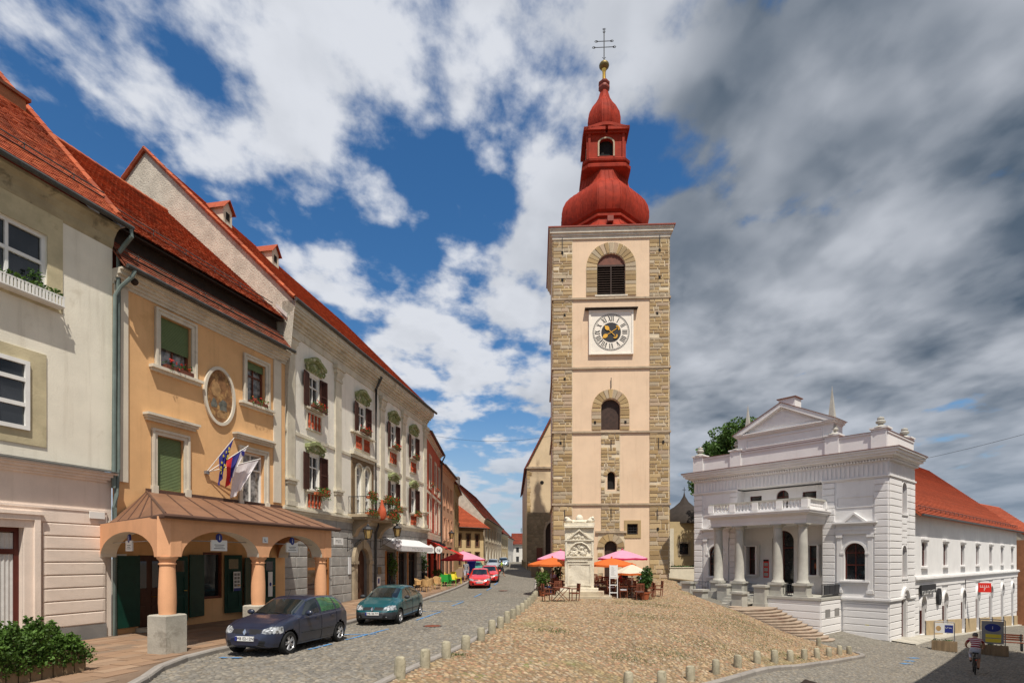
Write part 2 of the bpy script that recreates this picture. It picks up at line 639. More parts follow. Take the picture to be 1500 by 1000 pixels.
# plaster and paint of the houses
mat('plaster_white', (.80, .75, .63), .9, .08, .7, .35, 22, c2=(.63, .57, .45), c2lo=.58, c2hi=.78, streak=.28)
mat('plaster_pinkish', (.77, .655, .565), .9, .08, 1.0, .3, 24, streak=.25)
mat('plaster_ochre_band', (.52, .45, .29), .9, .16, 1.5, .35, 22, c2=(.33, .28, .17), c2lo=.56, c2hi=.72)
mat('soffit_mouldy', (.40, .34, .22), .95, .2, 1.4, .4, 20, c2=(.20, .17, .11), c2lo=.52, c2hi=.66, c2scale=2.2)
mat('plaster_orange', (.71, .425, .205), .9, .09, .8, .22, 26, c2=(.62, .36, .16), c2lo=.55, c2hi=.75, streak=.22)
mat('portico_orange', (.70, .365, .195), .9, .08, 1.2, .22, 26, streak=.18)
mat('arch_cream', (.62, .56, .46), .9, .08, 1.2, .2, 26)
mat('trim_cream', (.62, .56, .46), .85, .12, 1.6, .25, 30, c2=(.45, .40, .32), c2lo=.58, c2hi=.75, c2scale=2.5, streak=.3)
mat('trim_stucco', (.60, .55, .44), .85, .13, 1.4, .25, 30, c2=(.42, .37, .27), c2lo=.56, c2hi=.74, c2scale=2.0, streak=.35)
mat('plaster_baroque', (.80, .76, .67), .9, .06, .8, .28, 22, c2=(.66, .61, .51), c2lo=.6, c2hi=.78, streak=.28)
mat('stucco_green', (.24, .27, .12), .85, .2, 3.0, .3, 26, c2=(.46, .45, .30), c2lo=.5, c2hi=.64, c2scale=4.0)
mat('gable_render', (.50, .45, .37), .95, .16, 2.0, .9, 14, fine=.1, bdist=.05)
mat('red_baluster', (.44, .085, .035), .75, .14, 3)
mat('stone_grey', (.36, .35, .33), .9, .14, 1.5, .4, 18, objr=.13, c2=(.46, .43, .36), c2lo=.56, c2hi=.7)
mat('stone_grey_base', (.22, .21, .20), .95, .14, 1.5, .3, 18)
mat('portal_stone', (.36, .29, .20), .9, .18, 1.5, .4, 20, c2=(.22, .18, .13), c2lo=.55, c2hi=.7)
mat('brown_stucco', (.20, .135, .075), .85, .2, 3, .3, 24)
mat('plaster_red', (.52, .115, .06), .9, .1, 1.0, .2, 24, streak=.2)
mat('plaster_salmon', (.66, .37, .23), .9, .08, 1.0, .2, 24, streak=.2)
mat('plaster_tan', (.46, .32, .16), .9, .1, 1.0, .2, 24, streak=.2)
mat('plaster_yellow', (.62, .47, .26), .9, .1, 1.0, .2, 24, streak=.2)
mat('plaster_beige', (.52, .43, .32), .9, .1, 1.0, .2, 24, streak=.2)
mat('plaster_far_white', (.66, .64, .60), .9, .08, 1.0, .2, 24, streak=.2)
mat('plaster_chapel', (.50, .39, .22), .9, .1, 1.0, .2, 24, streak=.25)
mat('trim_offwhite', (.64, .58, .46), .85, .1, 1.6, .2, 30)
mat('brick_wall', (.34, .15, .075), .9, .16, 2, .3, 24)

# theatre
mat('theatre_white', (.70, .685, .67), .85, .05, .8, .15, 26, streak=.12, fine=.03)
mat('theatre_block', (.715, .695, .68), .85, .04, .8, .15, 26, streak=.10, fine=.03, objr=.02)
mat('theatre_stone', (.40, .385, .34), .85, .12, 1.6, .25, 26, c2=(.32, .31, .27), c2lo=.56, c2hi=.74)
mat('theatre_flash', (.20, .10, .075), .6, .12, 3)
mat('plinth_tan', (.44, .33, .19), .9, .12, 2, .3, 22)
mat('step_stone', (.36, .28, .21), .85, .16, 2.5, .3, 26, c2=(.28, .19, .14), c2lo=.54, c2hi=.68, objr=.1)

# tower
mat('tower_plaster', (.70, .52, .36), .9, .07, .5, .2, 20, c2=(.64, .46, .31), c2lo=.56, c2hi=.76, c2scale=.6, streak=.2)
mat('tower_mortar', (.62, .52, .37), .95, .16, 1.2, .5, 14, c2=(.55, .43, .28), c2lo=.56, c2hi=.74)
STN = [(.46, .39, .29), (.43, .33, .245), (.38, .32, .24), (.40, .285, .14), (.33, .225, .11), (.47, .35, .19), (.38, .28, .16), (.48, .36, .21), (.31, .215, .115), (.44, .32, .165)]
mat('tower_stone', (.40, .28, .14), .9, .18, 1.2, .55, 16, objr=.16, island_cols=STN)
mat('tower_stone_joined', (.40, .28, .14), .9, .18, 1.2, .55, 16, island=.16, island_cols=STN)
mat('tower_string', (.42, .33, .23), .9, .18, 1.2, .4, 18, c2=(.30, .23, .17), c2lo=.55, c2hi=.7)
mat('roof_red_metal', (.30, .031, .014), .75, .24, 1.4, .3, 9, c2=(.23, .026, .013), c2lo=.5, c2hi=.7, c2scale=1.0, spec=.15, streak=.35)
mat('roof_red_dark', (.24, .05, .032), .6, .16, 1.5, .2, 12)
mat('church_plaster', (.64, .50, .32), .9, .1, .6, .3, 20, c2=(.54, .41, .25), c2lo=.56, c2hi=.75, streak=.3)
mat('church_stone', (.30, .235, .145), .95, .2, 1.0, .5, 12, objr=.2)
mat('church_wall', (.27, .21, .13), .95, .2, .8, .5, 12)
mat('gold', (.80, .47, .10), .28, .1, 4, metal=1.0)
mat('gold_dull', (.20, .15, .055), .5, .2, 4, metal=.6)
mat('gilt_hand', (.74, .40, .06), .45, .1, 4, metal=.4)
mat('iron', (.025, .025, .028), .55, .2, 5)
mat('clock_white', (.78, .72, .62), .7, .05, 2)
mat('ink', (.018, .018, .02), .6, .1, 4)
mat('clock_black', (.03, .03, .033), .6, .1, 4)
mat('white_stone', (.69, .625, .50), .9, .12, 2.2, .5, 18, c2=(.52, .44, .33), c2lo=.57, c2hi=.75, c2scale=3, streak=.2, bdist=.03)
mat('base_stone', (.46, .39, .28), .9, .14, 2.0, .4, 20, c2=(.34, .25, .18), c2lo=.55, c2hi=.7)

# roofs
TIL = [(.46, .115, .045), (.38, .085, .036), (.52, .14, .055), (.32, .07, .03), (.48, .12, .048)]
mat('tile_clay', (.36, .074, .03), .85, .18, 2.5, .3, 30, c2=(.20, .055, .028), c2lo=.48, c2hi=.66, c2scale=.9, island=.22, island_cols=TIL)
mat('tile_piece', (.36, .074, .03), .85, .18, 2.5, .3, 30, objr=.16, island_cols=TIL)
mat('tile_clay_old', (.22, .06, .03), .9, .25, 2.0, .3, 30, island=.25, c2=(.13, .06, .035), c2lo=.5, c2hi=.65)
mat('roof_clay', (.38, .080, .032), .85, .18, 1.2, .4, 20, c2=(.29, .058, .026), c2lo=.5, c2hi=.68, island=.14)
mat('roof_clay_dark', (.20, .042, .022), .85, .2, 1.2, .4, 20, island=.14)
mat('roof_slate', (.034, .026, .021), .85, .2, 1.5, .4, 16)
mat('roof_brown_metal', (.21, .105, .06), .55, .14, 1.0, .12, 10, c2=(.16, .08, .048), c2lo=.52, c2hi=.7, spec=.3, streak=.3)
mat('roof_brown_dark', (.105, .055, .038), .6, .14, 2.0)
mat('flashing', (.52, .50, .47), .7, .12, 3)
mat('zinc_dark', (.075, .075, .072), .5, .2, 3, metal=.3)
mat('zinc_green', (.16, .20, .185), .55, .22, 1.5, metal=.3)
mat('dark_timber', (.035, .022, .016), .85, .25, 3)

# windows, doors, shops
mat('white_paint', (.76, .75, .72), .5, .05, 3, fine=.02)
mat('brown_frame', (.15, .05, .028), .5, .2, 4)
mat('red_frame', (.095, .02, .014), .45, .12, 4)
mat('shutter_brown', (.055, .018, .013), .6, .2, 4)
mat('shutter_green', (.006, .045, .030), .42, .2, 3)
mat('door_brown', (.085, .034, .018), .5, .25, 4, stretch=(4, 4, .6))
mat('door_dark', (.05, .028, .02), .6, .25, 4)
mat('wood_warm', (.34, .13, .035), .5, .2, 4, stretch=(5, 5, .5))
mat('blind_green', (.14, .19, .085), .65, .08, 3)
mat('curtain', (.55, .54, .52), .9, .08, 5)
mat('dark_inside', (.014, .012, .011), .9, .2, 2, fine=0)
mat('cloth_white', (.72, .72, .74), .8, .05, 3)
mat('awning_grey', (.62, .62, .63), .75, .05, 3)
mat('awning_red', (.62, .035, .02), .7, .06, 3, trans=.2)
mat('black_paint', (.016, .016, .018), .5, .15, 4)
mat('grey_metal', (.30, .30, .31), .45, .1, 4, metal=.6)
mat('sign_white', (.74, .73, .70), .5, .03, 3, fine=.01)
mat('sign_blue', (.022, .035, .20), .5, .05, 3, fine=.01)
mat('sign_red', (.62, .025, .015), .5, .05, 3, fine=.01)
mat('sign_yellow', (.68, .56, .06), .5, .05, 3, fine=.01)
mat('flag_blue', (.035, .035, .22), .75, .06, 3, trans=.15)
mat('flag_red', (.60, .03, .035), .75, .06, 3, trans=.15)
mat('flag_white', (.70, .66, .68), .75, .04, 3, trans=.15)
mat('amber_glass', (.38, .26, .10), .2, .2, 5)
mat('terracotta', (.42, .12, .05), .8, .15, 4)
mat('fresco', (.23, .115, .05), .8, .4, 4.5, .1, 30, c2=(.42, .25, .10), c2lo=.48, c2hi=.62, c2scale=3.2)
mat('fresco_blue', (.13, .13, .11), .8, .4, 6)
mat('fresco_light', (.34, .20, .09), .8, .3, 6)

# plants
mat('leaf_dark', (.045, .10, .018), .6, .3, 4, island=.45, trans=.25)
mat('leaf_bright', (.075, .145, .022), .6, .3, 4, island=.40, trans=.3)
mat('leaf_tree', (.075, .15, .028), .6, .3, 2, island=.45, trans=.25)
mat('geranium_leaf', (.065, .15, .028), .6, .25, 5, island=.4, trans=.25)
mat('geranium_bloom', (.70, .035, .02), .6, .15, 5, island=.3, trans=.2)
mat('bark', (.10, .07, .045), .9, .25, 4, .5, 20)
mat('grass', (.06, .13, .025), .8, .3, 4, island=.4)

# ground
mat('kerb', (.27, .245, .22), .85, .14, 2, .3, 24, objr=.10)
mat('paver_piece', (.26, .17, .11), .85, .14, 2, .25, 26, objr=.14, island_cols=[(.27, .17, .105), (.24, .15, .095), (.31, .21, .14), (.22, .16, .115)])
mat('paver_base', (.19, .13, .09), .9, .16, 1.2, .3, 26)
mat('paver_far', (.26, .165, .105), .9, .16, 1.2, .3, 26, island=.12)
COB = [(.29, .19, .105), (.22, .14, .08), (.34, .24, .14), (.245, .195, .14), (.29, .15, .09), (.40, .31, .205), (.27, .22, .16), (.175, .11, .068), (.32, .215, .12)]
mat('cobble', (.29, .205, .12), .85, .25, .35, .3, 30, c2=(.19, .175, .075), c2lo=.52, c2hi=.70, c2scale=.38, island=.28, island_cols=COB)
SET = [(.195, .175, .145), (.155, .14, .118), (.235, .21, .17), (.17, .16, .142), (.22, .185, .138)]
mat('sett', (.185, .165, .14), .8, .26, .35, .3, 30, c2=(.11, .10, .085), c2lo=.54, c2hi=.70, c2scale=.5, island=.26, island_cols=SET)
mat('square_earth', (.18, .13, .075), .95, .2, .5, .6, 22, c2=(.17, .175, .06), c2lo=.56, c2hi=.68, c2scale=.55)
mat('concrete_old', (.40, .37, .31), .9, .16, 1.6, .5, 20, c2=(.27, .245, .20), c2lo=.52, c2hi=.68, c2scale=2.4)
mat('bollard_stone', (.37, .33, .235), .9, .2, 3.0, .6, 16, c2=(.20, .18, .12), c2lo=.5, c2hi=.66, c2scale=5, objr=.12, streak=.5)
mat('paint_blue', (.07, .21, .42), .8, .2, 3, .1, 40, c2=(.20, .20, .19), c2lo=.50, c2hi=.62, c2scale=4)
mat('paint_white', (.55, .54, .50), .8, .2, 3)
mat('wood_old', (.24, .17, .10), .85, .25, 3, .4, 20, objr=.12, stretch=(1, 1, .3))
mat('wood_rail', (.46, .37, .22), .85, .2, 3, .3, 20)


def glass_mat(name, base, rough=.04, spec=.8, var=.3, scale=1.5):
    m = bpy.data.materials.new(name); m.use_nodes = True
    nt = m.node_tree; b = nt.nodes['Principled BSDF']
    t = nd(nt, 'ShaderNodeTexCoord')
    n1 = noise(nt, t.outputs['Object'], scale, 3, .5)
    nt.links.new(mixc(nt, sstep(nt, n1, .35, .65), [x * (1 - var) for x in base], [x * (1 + var) for x in base]), b.inputs['Base Color'])
    b.inputs['Roughness'].default_value = rough
    b.inputs['Specular IOR Level'].default_value = spec
    M[name] = m


glass_mat('glass', (.018, .020, .023))
glass_mat('glass_curtain', (.20, .195, .19), .08, .6, .6, 5)
glass_mat('glass_warm', (.035, .012, .008))
glass_mat('car_glass', (.014, .018, .018), .03, .9)
glass_mat('car_glass_green', (.030, .11, .045), .05, .8, .4, 2)  # green reflection in the side windows painted into the glass colour


def road_mat():
    m = bpy.data.materials.new('street_paving'); m.use_nodes = True
    nt = m.node_tree; b = nt.nodes['Principled BSDF']
    t = nd(nt, 'ShaderNodeTexCoord'); vec = t.outputs['Object']
    vo = nd(nt, 'ShaderNodeTexVoronoi', feature='F1'); vo.inputs['Scale'].default_value = 8.0
    nt.links.new(vec, vo.inputs['Vector'])
    big_ = noise(nt, vec, .22, 5, .6); med = noise(nt, vec, 1.3, 5, .6)
    base = mixc(nt, sstep(nt, big_, .35, .65), (.15, .138, .117), (.215, .195, .162))
    sp_ = nd(nt, 'ShaderNodeSeparateColor'); nt.links.new(vo.outputs['Color'], sp_.inputs[0])
    base = mixc(nt, .55, base, mixc(nt, sp_.outputs[0], (.105, .096, .082), (.285, .26, .215)))
    base = mixc(nt, sstep(nt, med, .55, .72, 0, .4), base, (.14, .135, .09))
    base = mixc(nt, sstep(nt, vo.outputs['Distance'], .42, .62, 0, .55), base, (.10, .09, .07))
    nt.links.new(base, b.inputs['Base Color'])
    b.inputs['Roughness'].default_value = .85; b.inputs['Specular IOR Level'].default_value = .25
    bp = nd(nt, 'ShaderNodeBump'); bp.inputs['Strength'].default_value = .6; bp.inputs['Distance'].default_value = .03; bp.invert = True
    nt.links.new(vo.outputs['Distance'], bp.inputs['Height']); nt.links.new(bp.outputs[0], b.inputs['Normal'])
    M['street_paving'] = m


road_mat()


def car_paint(name, c, rough=.3, metal=.35, coat=1.0):
    m = bpy.data.materials.new(name); m.use_nodes = True
    nt = m.node_tree; b = nt.nodes['Principled BSDF']
    t = nd(nt, 'ShaderNodeTexCoord')
    n1 = noise(nt, t.outputs['Object'], 3.0, 4, .6)
    nt.links.new(mixc(nt, n1, [x * .9 for x in c], [x * 1.1 for x in c]), b.inputs['Base Color'])
    b.inputs['Roughness'].default_value = rough; b.inputs['Metallic'].default_value = metal
    b.inputs['Coat Weight'].default_value = coat; b.inputs['Coat Roughness'].default_value = .06
    M[name] = m


car_paint('paint_navy', (.013, .018, .040), .3, .0, .6); car_paint('paint_teal', (.002, .062, .075), .3, .0, .6); car_paint('paint_red', (.60, .018, .014), .35, .0)
car_paint('paint_silver', (.42, .46, .49)); car_paint('paint_green', (.02, .22, .12), .4, .0); car_paint('paint_paleblue', (.35, .45, .52))
mat('bumper_grey', (.035, .037, .042), .6, .1, 4)
mat('tyre', (.015, .015, .015), .85, .1, 6)
mat('alloy', (.48, .48, .49), .35, .08, 6, metal=.7)
mat('chrome', (.65, .65, .66), .18, .05, 5, metal=.9)
glass_mat('lamp_clear', (.26, .27, .28), .06, .9, .7, 14)
glass_mat('lamp_red', (.40, .02, .015), .1, .8)
mat('plastic_blue', (.01, .04, .42), .45, .05, 4)
mat('plastic_green', (.03, .33, .05), .5, .06, 4)
mat('plastic_yellow', (.72, .62, .05), .5, .06, 4)
mat('cafe_wood', (.17, .052, .026), .55, .2, 4)
mat('wicker', (.48, .30, .13), .75, .2, 8)
mat('parasol_pink', (.78, .36, .50), .8, .05, 3, trans=.3)
mat('parasol_pink_edge', (.60, .03, .12), .8, .05, 3, trans=.3)
mat('parasol_orange', (.74, .17, .035), .8, .05, 3, trans=.3)
mat('parasol_cream', (.74, .66, .52), .8, .05, 3, trans=.3)
mat('cushion', (.62, .62, .66), .9, .06, 4)
mat('skin', (.42, .22, .14), .6, .08, 6)
mat('hair_grey', (.13, .12, .11), .8, .2, 10)
mat('hair_dark', (.03, .02, .015), .8, .2, 10)
mat('cloth_pale', (.42, .43, .50), .9, .08, 6)
mat('cloth_black', (.016, .016, .02), .9, .1, 6)
mat('cloth_lime', (.35, .50, .06), .9, .1, 6)
mat('cloth_check', (.24, .24, .26), .9, .7, 22)
mat('cloth_red', (.40, .04, .05), .9, .1, 6)
mat('cloth_blue', (.06, .09, .22), .9, .1, 6)


def stripe_mat():
    m = bpy.data.materials.new('cloth_striped'); m.use_nodes = True
    nt = m.node_tree; b = nt.nodes['Principled BSDF']
    t = nd(nt, 'ShaderNodeTexCoord'); sp_ = nd(nt, 'ShaderNodeSeparateXYZ'); nt.links.new(t.outputs['Object'], sp_.inputs[0])
    f = mth(nt, 'FRACT', mth(nt, 'MULTIPLY', mth(nt, 'ADD', sp_.outputs[2], mth(nt, 'MULTIPLY', sp_.outputs[1], .5)), 9.0))
    nt.links.new(mixc(nt, mth(nt, 'GREATER_THAN', f, .68), (.24, .022, .035), (.62, .58, .58)), b.inputs['Base Color'])
    b.inputs['Roughness'].default_value = .9
    M['cloth_striped'] = m


stripe_mat()

# ------------------------------------------------------------------ lie of the land
CP = np.array([
    (-8, 9, 0), (-3, 9, 0), (-2.5, 17, 0), (-6, 21, 0), (-5.5, 27, .03), (-5, 34, .14), (-3, 42, .33), (-2.5, 48, .48), (-1, 56, .68), (0, 71, 1.12), (0, 90, 1.35), (0, 120, 1.5),
    (-13, 15, 0), (-11, 25, 0), (-8, 40, .25), (-9, 55, .62), (-9, 75, 1.1), (-14, 0, 0), (0, 0, -.3), (0, 6, -.25),
    (-2.3, 11.3, .03), (0, 12, -.28), (0, 17, -.05), (1, 25, .06), (4, 31, .10), (4, 34, .16), (3, 47, .66), (9, 45, .62), (13.2, 46, .62), (2, 57, .7), (18, 58, .35), (13, 43, .30), (11.5, 38, .08),
    (4.3, 15, -.98), (6.5, 17.2, -1.08), (10, 20.6, -1.42), (13, 23.6, -1.78), (16.3, 26.9, -2.15), (20, 24, -2.42), (14.5, 19, -1.95), (10, 15, -1.45), (6, 11, -1.1),
    (22.7, 33.4, -2.50), (19.5, 31.5, -2.42), (17.3, 31.4, -2.28), (15.9, 32.2, -1.85), (13.9, 33.3, -.85), (12.6, 35, -.30), (12, 30, -.85), (9, 26, -.45), (13.5, 28, -1.5), (7, 21, -.55),
    (30, 39.5, -3.0), (38, 47, -3.7), (54, 61, -4.7), (26, 20, -2.7), (34, 30, -3.1), (50, 45, -4.2), (40, 10, -3.4), (15, 0, -1.6), (70, 80, -5.3),
    (-60, 0, 0), (-60, 80, 1.2), (0, -40, -.3), (60, -40, -3), (0, 200, 1.7), (90, 200, -3), (-90, 200, 1.7), (110, 60, -5.5), (25, 90, .6), (40, 120, .6)], dtype=float)


def _tps(cp):
    n = len(cp)
    d = np.linalg.norm(cp[:, None, :2] - cp[None, :, :2], axis=2)
    K = np.where(d > 0, d ** 2 * np.log(np.maximum(d, 1e-9)), 0) + np.eye(n) * .6
    Pm = np.c_[np.ones(n), cp[:, :2]]
    A = np.zeros((n + 3, n + 3)); A[:n, :n] = K; A[:n, n:] = Pm; A[n:, :n] = Pm.T
    return np.linalg.solve(A, np.r_[cp[:, 2], 0, 0, 0])


_W = _tps(CP)


def gv(x, y):
    x = np.clip(np.asarray(x, float), -90, 110); y = np.clip(np.asarray(y, float), -40, 200)
    sh = x.shape; x = x.ravel(); y = y.ravel()
    r2 = (x[:, None] - CP[None, :, 0]) ** 2 + (y[:, None] - CP[None, :, 1]) ** 2
    U = .5 * r2 * np.log(np.maximum(r2, 1e-12))
    return (U @ _W[:-3] + _W[-3] + _W[-2] * x + _W[-1] * y).reshape(sh)


def g(x, y): return float(gv(np.array([x]), np.array([y]))[0])


def np_mesh(name, co, loops, sizes, mat_name):
    me = bpy.data.meshes.new(name)
    co = np.asarray(co, np.float32); loops = np.asarray(loops, np.int32); sizes = np.asarray(sizes, np.int32)
    me.vertices.add(len(co)); me.vertices.foreach_set('co', co.ravel())
    me.loops.add(len(loops)); me.loops.foreach_set('vertex_index', loops)
    me.polygons.add(len(sizes))
    st = np.r_[0, np.cumsum(sizes)[:-1]].astype(np.int32)
    me.polygons.foreach_set('loop_start', st); me.polygons.foreach_set('loop_total', sizes)
    me.update(calc_edges=True); me.validate()
    me.materials.append(M[mat_name])
    return me


def grid_mesh(name, X, Y, Z, mat_name):
    h, w = X.shape
    co = np.c_[X.ravel(), Y.ravel(), Z.ravel()]
    i = np.arange(h * w).reshape(h, w)
    q = np.stack([i[:-1, :-1], i[:-1, 1:], i[1:, 1:], i[1:, :-1]], -1).reshape(-1)
    me = np_mesh(name, co, q, np.full((h - 1) * (w - 1), 4), mat_name)
    me.shade_smooth()
    return me


def axis(core0, core1, step, far0, far1):
    a = list(np.arange(core0, core1 + .01, step))
    s = step
    x = core0
    while x > far0:
        s *= 1.35; x -= s; a.insert(0, x)
    s = step; x = core1
    while x < far1:
        s *= 1.35; x += s; a.append(x)
    return np.array(a)


gx, gy = np.meshgrid(axis(-16, 60, 1.0, -900, 900), axis(-4, 70, 1.0, -300, 2200))
ground = link('ground', grid_mesh('ground', gx, gy, gv(gx, gy), 'street_paving'))
tag(ground, kind='structure')


def resample(pts, n):
    p = np.array(pts, float)
    # gentle smoothing with Catmull-Rom
    out = []
    for i in range(len(p) - 1):
        p0 = p[max(i - 1, 0)]; p1 = p[i]; p2 = p[i + 1]; p3 = p[min(i + 2, len(p) - 1)]
        for k in range(12):
            t = k / 12
            out.append(.5 * ((2 * p1) + (p2 - p0) * t + (2 * p0 - 5 * p1 + 4 * p2 - p3) * t * t + (3 * p1 - p0 - 3 * p2 + p3) * t ** 3))
    out.append(p[-1])
    q = np.array(out)
    L = np.r_[0, np.cumsum(np.linalg.norm(np.diff(q, axis=0), axis=1))]
    u = np.linspace(0, L[-1], n)
    return np.c_[np.interp(u, L, q[:, 0]), np.interp(u, L, q[:, 1])]


def sheet(name, A, B, lift, mat_name, nw, skirt=.35):
    """paved area lofted between two edge lines, with sides going into the ground"""
    n = len(A)
    f = np.linspace(0, 1, nw)[None, :, None]
    Pq = A[:, None, :] * (1 - f) + B[:, None, :] * f
    X, Y = Pq[..., 0], Pq[..., 1]
    Z = gv(X, Y) + lift
    if skirt:
        X = np.c_[X[:, :1], X, X[:, -1:]]; Y = np.c_[Y[:, :1], Y, Y[:, -1:]]
        Z = np.c_[Z[:, :1] - skirt, Z, Z[:, -1:] - skirt]
    return link(name, grid_mesh(name, X, Y, Z, mat_name))


def inside(poly, x, y):
    poly = np.asarray(poly); c = np.zeros(len(x), bool)
    j = len(poly) - 1
    for i in range(len(poly)):
        xi, yi = poly[i]; xj, yj = poly[j]
        k = ((yi > y) != (yj > y)) & (x < (xj - xi) * (y - yi) / (yj - yi + 1e-12) + xi)
        c ^= k; j = i
    return c


def in_view(x, y, z, m=.03):
    u = x / y * 815 + 750; v = 818 + (2.5 - z) * 815 / y
    return (y > 3) & (u > -1500 * m) & (u < 1500 * (1 + m)) & (v < 1000 * (1 + m))


def cobbles(name, parent, poly, px, py, mat_name, lift, hgt, rot=0.0, jit=.18, sides=6, ymax=99, rowshift=True):
    poly = np.asarray(poly)
    c = poly.mean(0)
    ca, sa = math.cos(rot), math.sin(rot)
    ext = np.abs(poly - c).max() * 1.5
    U, V = np.meshgrid(np.arange(-ext, ext, px), np.arange(-ext, ext, py))
    if rowshift: U = U + (np.arange(U.shape[0]) % 2)[:, None] * px * .5
    U = U.ravel() + rng.normal(0, px * jit * .5, U.size); V = V.ravel() + rng.normal(0, py * jit * .5, V.size)
    x = c[0] + U * ca - V * sa; y = c[1] + U * sa + V * ca
    k = inside(poly, x, y) & (y < ymax)
    x, y = x[k], y[k]
    z = gv(x, y)
    k = in_view(x, y, z); x, y, z = x[k], y[k], z[k]
    n = len(x)
    ang = rot + rng.normal(0, .14, n)
    a0 = np.arange(sides) / sides * 2 * PI + PI / sides
    bx = np.cos(a0)[None] * (px * .55) * rng.uniform(.82, 1.08, (n, 1)); by = np.sin(a0)[None] * (py * .55) * rng.uniform(.82, 1.08, (n, 1))
    wob = rng.uniform(.88, 1.1, (n, sides)); bx = bx * wob; by = by * wob
    if sides == 4: bx *= 1.24; by *= 1.24
    cr, sr = np.cos(ang)[:, None], np.sin(ang)[:, None]
    X = bx * cr - by * sr; Y = bx * sr + by * cr
    hh = hgt * rng.uniform(.7, 1.25, (n, 1))
    tx = rng.normal(0, .07, (n, 1)); ty = rng.normal(0, .07, (n, 1))
    gxn = (gv(x + .05, y) - z)[:, None] / .05; gyn = (gv(x, y + .05) - z)[:, None] / .05
    lo = np.stack([x[:, None] + X, y[:, None] + Y, z[:, None] + lift + X * gxn + Y * gyn], -1)
    m2 = np.stack([x[:, None] + X * .93, y[:, None] + Y * .93, z[:, None] + lift + hh * .7 + X * gxn + Y * gyn], -1)
    tp = np.stack([x[:, None] + X * .62, y[:, None] + Y * .62, z[:, None] + lift + hh + X * (tx + gxn) + Y * (ty + gyn)], -1)
    co = np.concatenate([lo, m2, tp], 1).reshape(-1, 3)
    b = (np.arange(n) * 3 * sides)[:, None]
    k0 = np.arange(sides); k1 = (k0 + 1) % sides
    q1 = np.stack([k0, k1, k1 + sides, k0 + sides], -1).reshape(-1)
    q2 = q1 + sides
    top = k0 + 2 * sides
    loops = np.concatenate([b + q1[None], b + q2[None], b + top[None]], 1).reshape(-1)
    sizes = np.tile(np.r_[np.full(2 * sides, 4), sides], n)
    o = link(name, np_mesh(name, co, loops, sizes, mat_name), parent)
    o['kind'] = 'stuff'
    return o


# the town square: a cobbled slope between the street and the lower road
SQ_L = [(-2.2, 9.6), (-2.62, 10.2), (-2.45, 11.0), (-1.95, 13.6), (-1.1, 17), (-.3, 21.7), (.35, 26), (.95, 31), (1.45, 36), (1.75, 41), (2.0, 47), (2.1, 56)]
SQ_R = [(-1.6, 9.4), (.6, 10.7), (3.0, 13.1), (5.45, 15.55), (9.3, 19.3), (13.1, 23.0), (16.75, 26.6), (17.45, 28.2), (17.2, 31.4), (15.6, 32.3), (14.0, 33.4), (12.7, 34.8), (12.4, 38), (13.0, 42), (14.2, 47), (21.5, 56)]
LA, RA = resample(SQ_L, 90), resample(SQ_R, 90)
square = sheet('town_square', LA, RA, .05, 'square_earth', 48)
tag(square, kind='structure')
SQ_POLY = np.r_[LA, RA[::-1]]
cobbles('cobble', square, SQ_POLY, .126, .096, 'cobble', .032, .034, R(-12), .5, 6, 48)

# street setts close by
KERB_L = [(-6.2, 3), (-6.8, 8.5), (-7.19, 10.66), (-7.75, 12.4), (-7.78, 14), (-7.3, 16.2), (-6.4, 20.4), (-5.7, 26), (-4.95, 33), (-4.05, 42), (-3.75, 50), (-3.7, 60), (-4.0, 75), (-3.9, 100)]
KL = resample(KERB_L, 160)
road_poly = [(-6.9, 8.0), *[tuple(p) for p in KL if 9 < p[1] < 30], *[tuple(p) for p in LA[::-1] if p[1] < 30], (-2.0, 8.0)]
setts_l = cobbles('street_setts', None, road_poly, .125, .095, 'sett', -.022, .034, R(70), .3, 4, 30)
tag(setts_l, 'small worn grey stone setts paving the street beside the parked cars', 'paving', kind='stuff')
setts_r = cobbles('lower_road_setts', None, [(4.2, 13.2), (5.5, 15.4), (16.9, 26.5), (18.3, 30.6), (22.4, 33.0), (29, 37), (33, 31), (22, 19), (12, 11)], .135, .10, 'sett', -.022, .034, R(45), .3, 4, 40)
tag(setts_r, 'small worn grey stone setts paving the lower road past the white theatre', 'paving', kind='stuff')

# pavements
HOUSE_LINE = [(-16.5, 3), (-14.6, 9), (-13.9, 12.5), (-13.4, 14.2), (-12.9, 15.6), (-12.6, 17.0), (-11.6, 20.6), (-10.3, 24.6), (-9.2, 30), (-8.2, 36), (-7.2, 42), (-7.2, 50), (-7.2, 60), (-7.3, 75), (-6, 100)]
HL = resample(HOUSE_LINE, 160)
pavement = sheet('pavement', HL, KL, .10, 'paver_base', 10)
tag(pavement, kind='structure')
th_walk = sheet('theatre_pavement', resample([(23.9, 32.9), (27.2, 36.0), (40, 48), (58, 63)], 40), resample([(22.2, 34.3), (25.0, 38.6), (39, 50), (57, 65)], 40), .07, 'concrete_old', 6)
tag(th_walk, kind='structure')
rk = [(18.9, 17.0), (20.6, 20.4), (22.9, 23.8), (26.2, 26.8), (31.4, 30.6), (41, 38)]
far_walk = sheet('shaded_pavement', resample(rk, 60), resample([(24, 14), (25, 17), (27, 20), (30, 24), (36, 28), (46, 35)], 60), .11, 'paver_base', 8)
tag(far_walk, kind='structure')


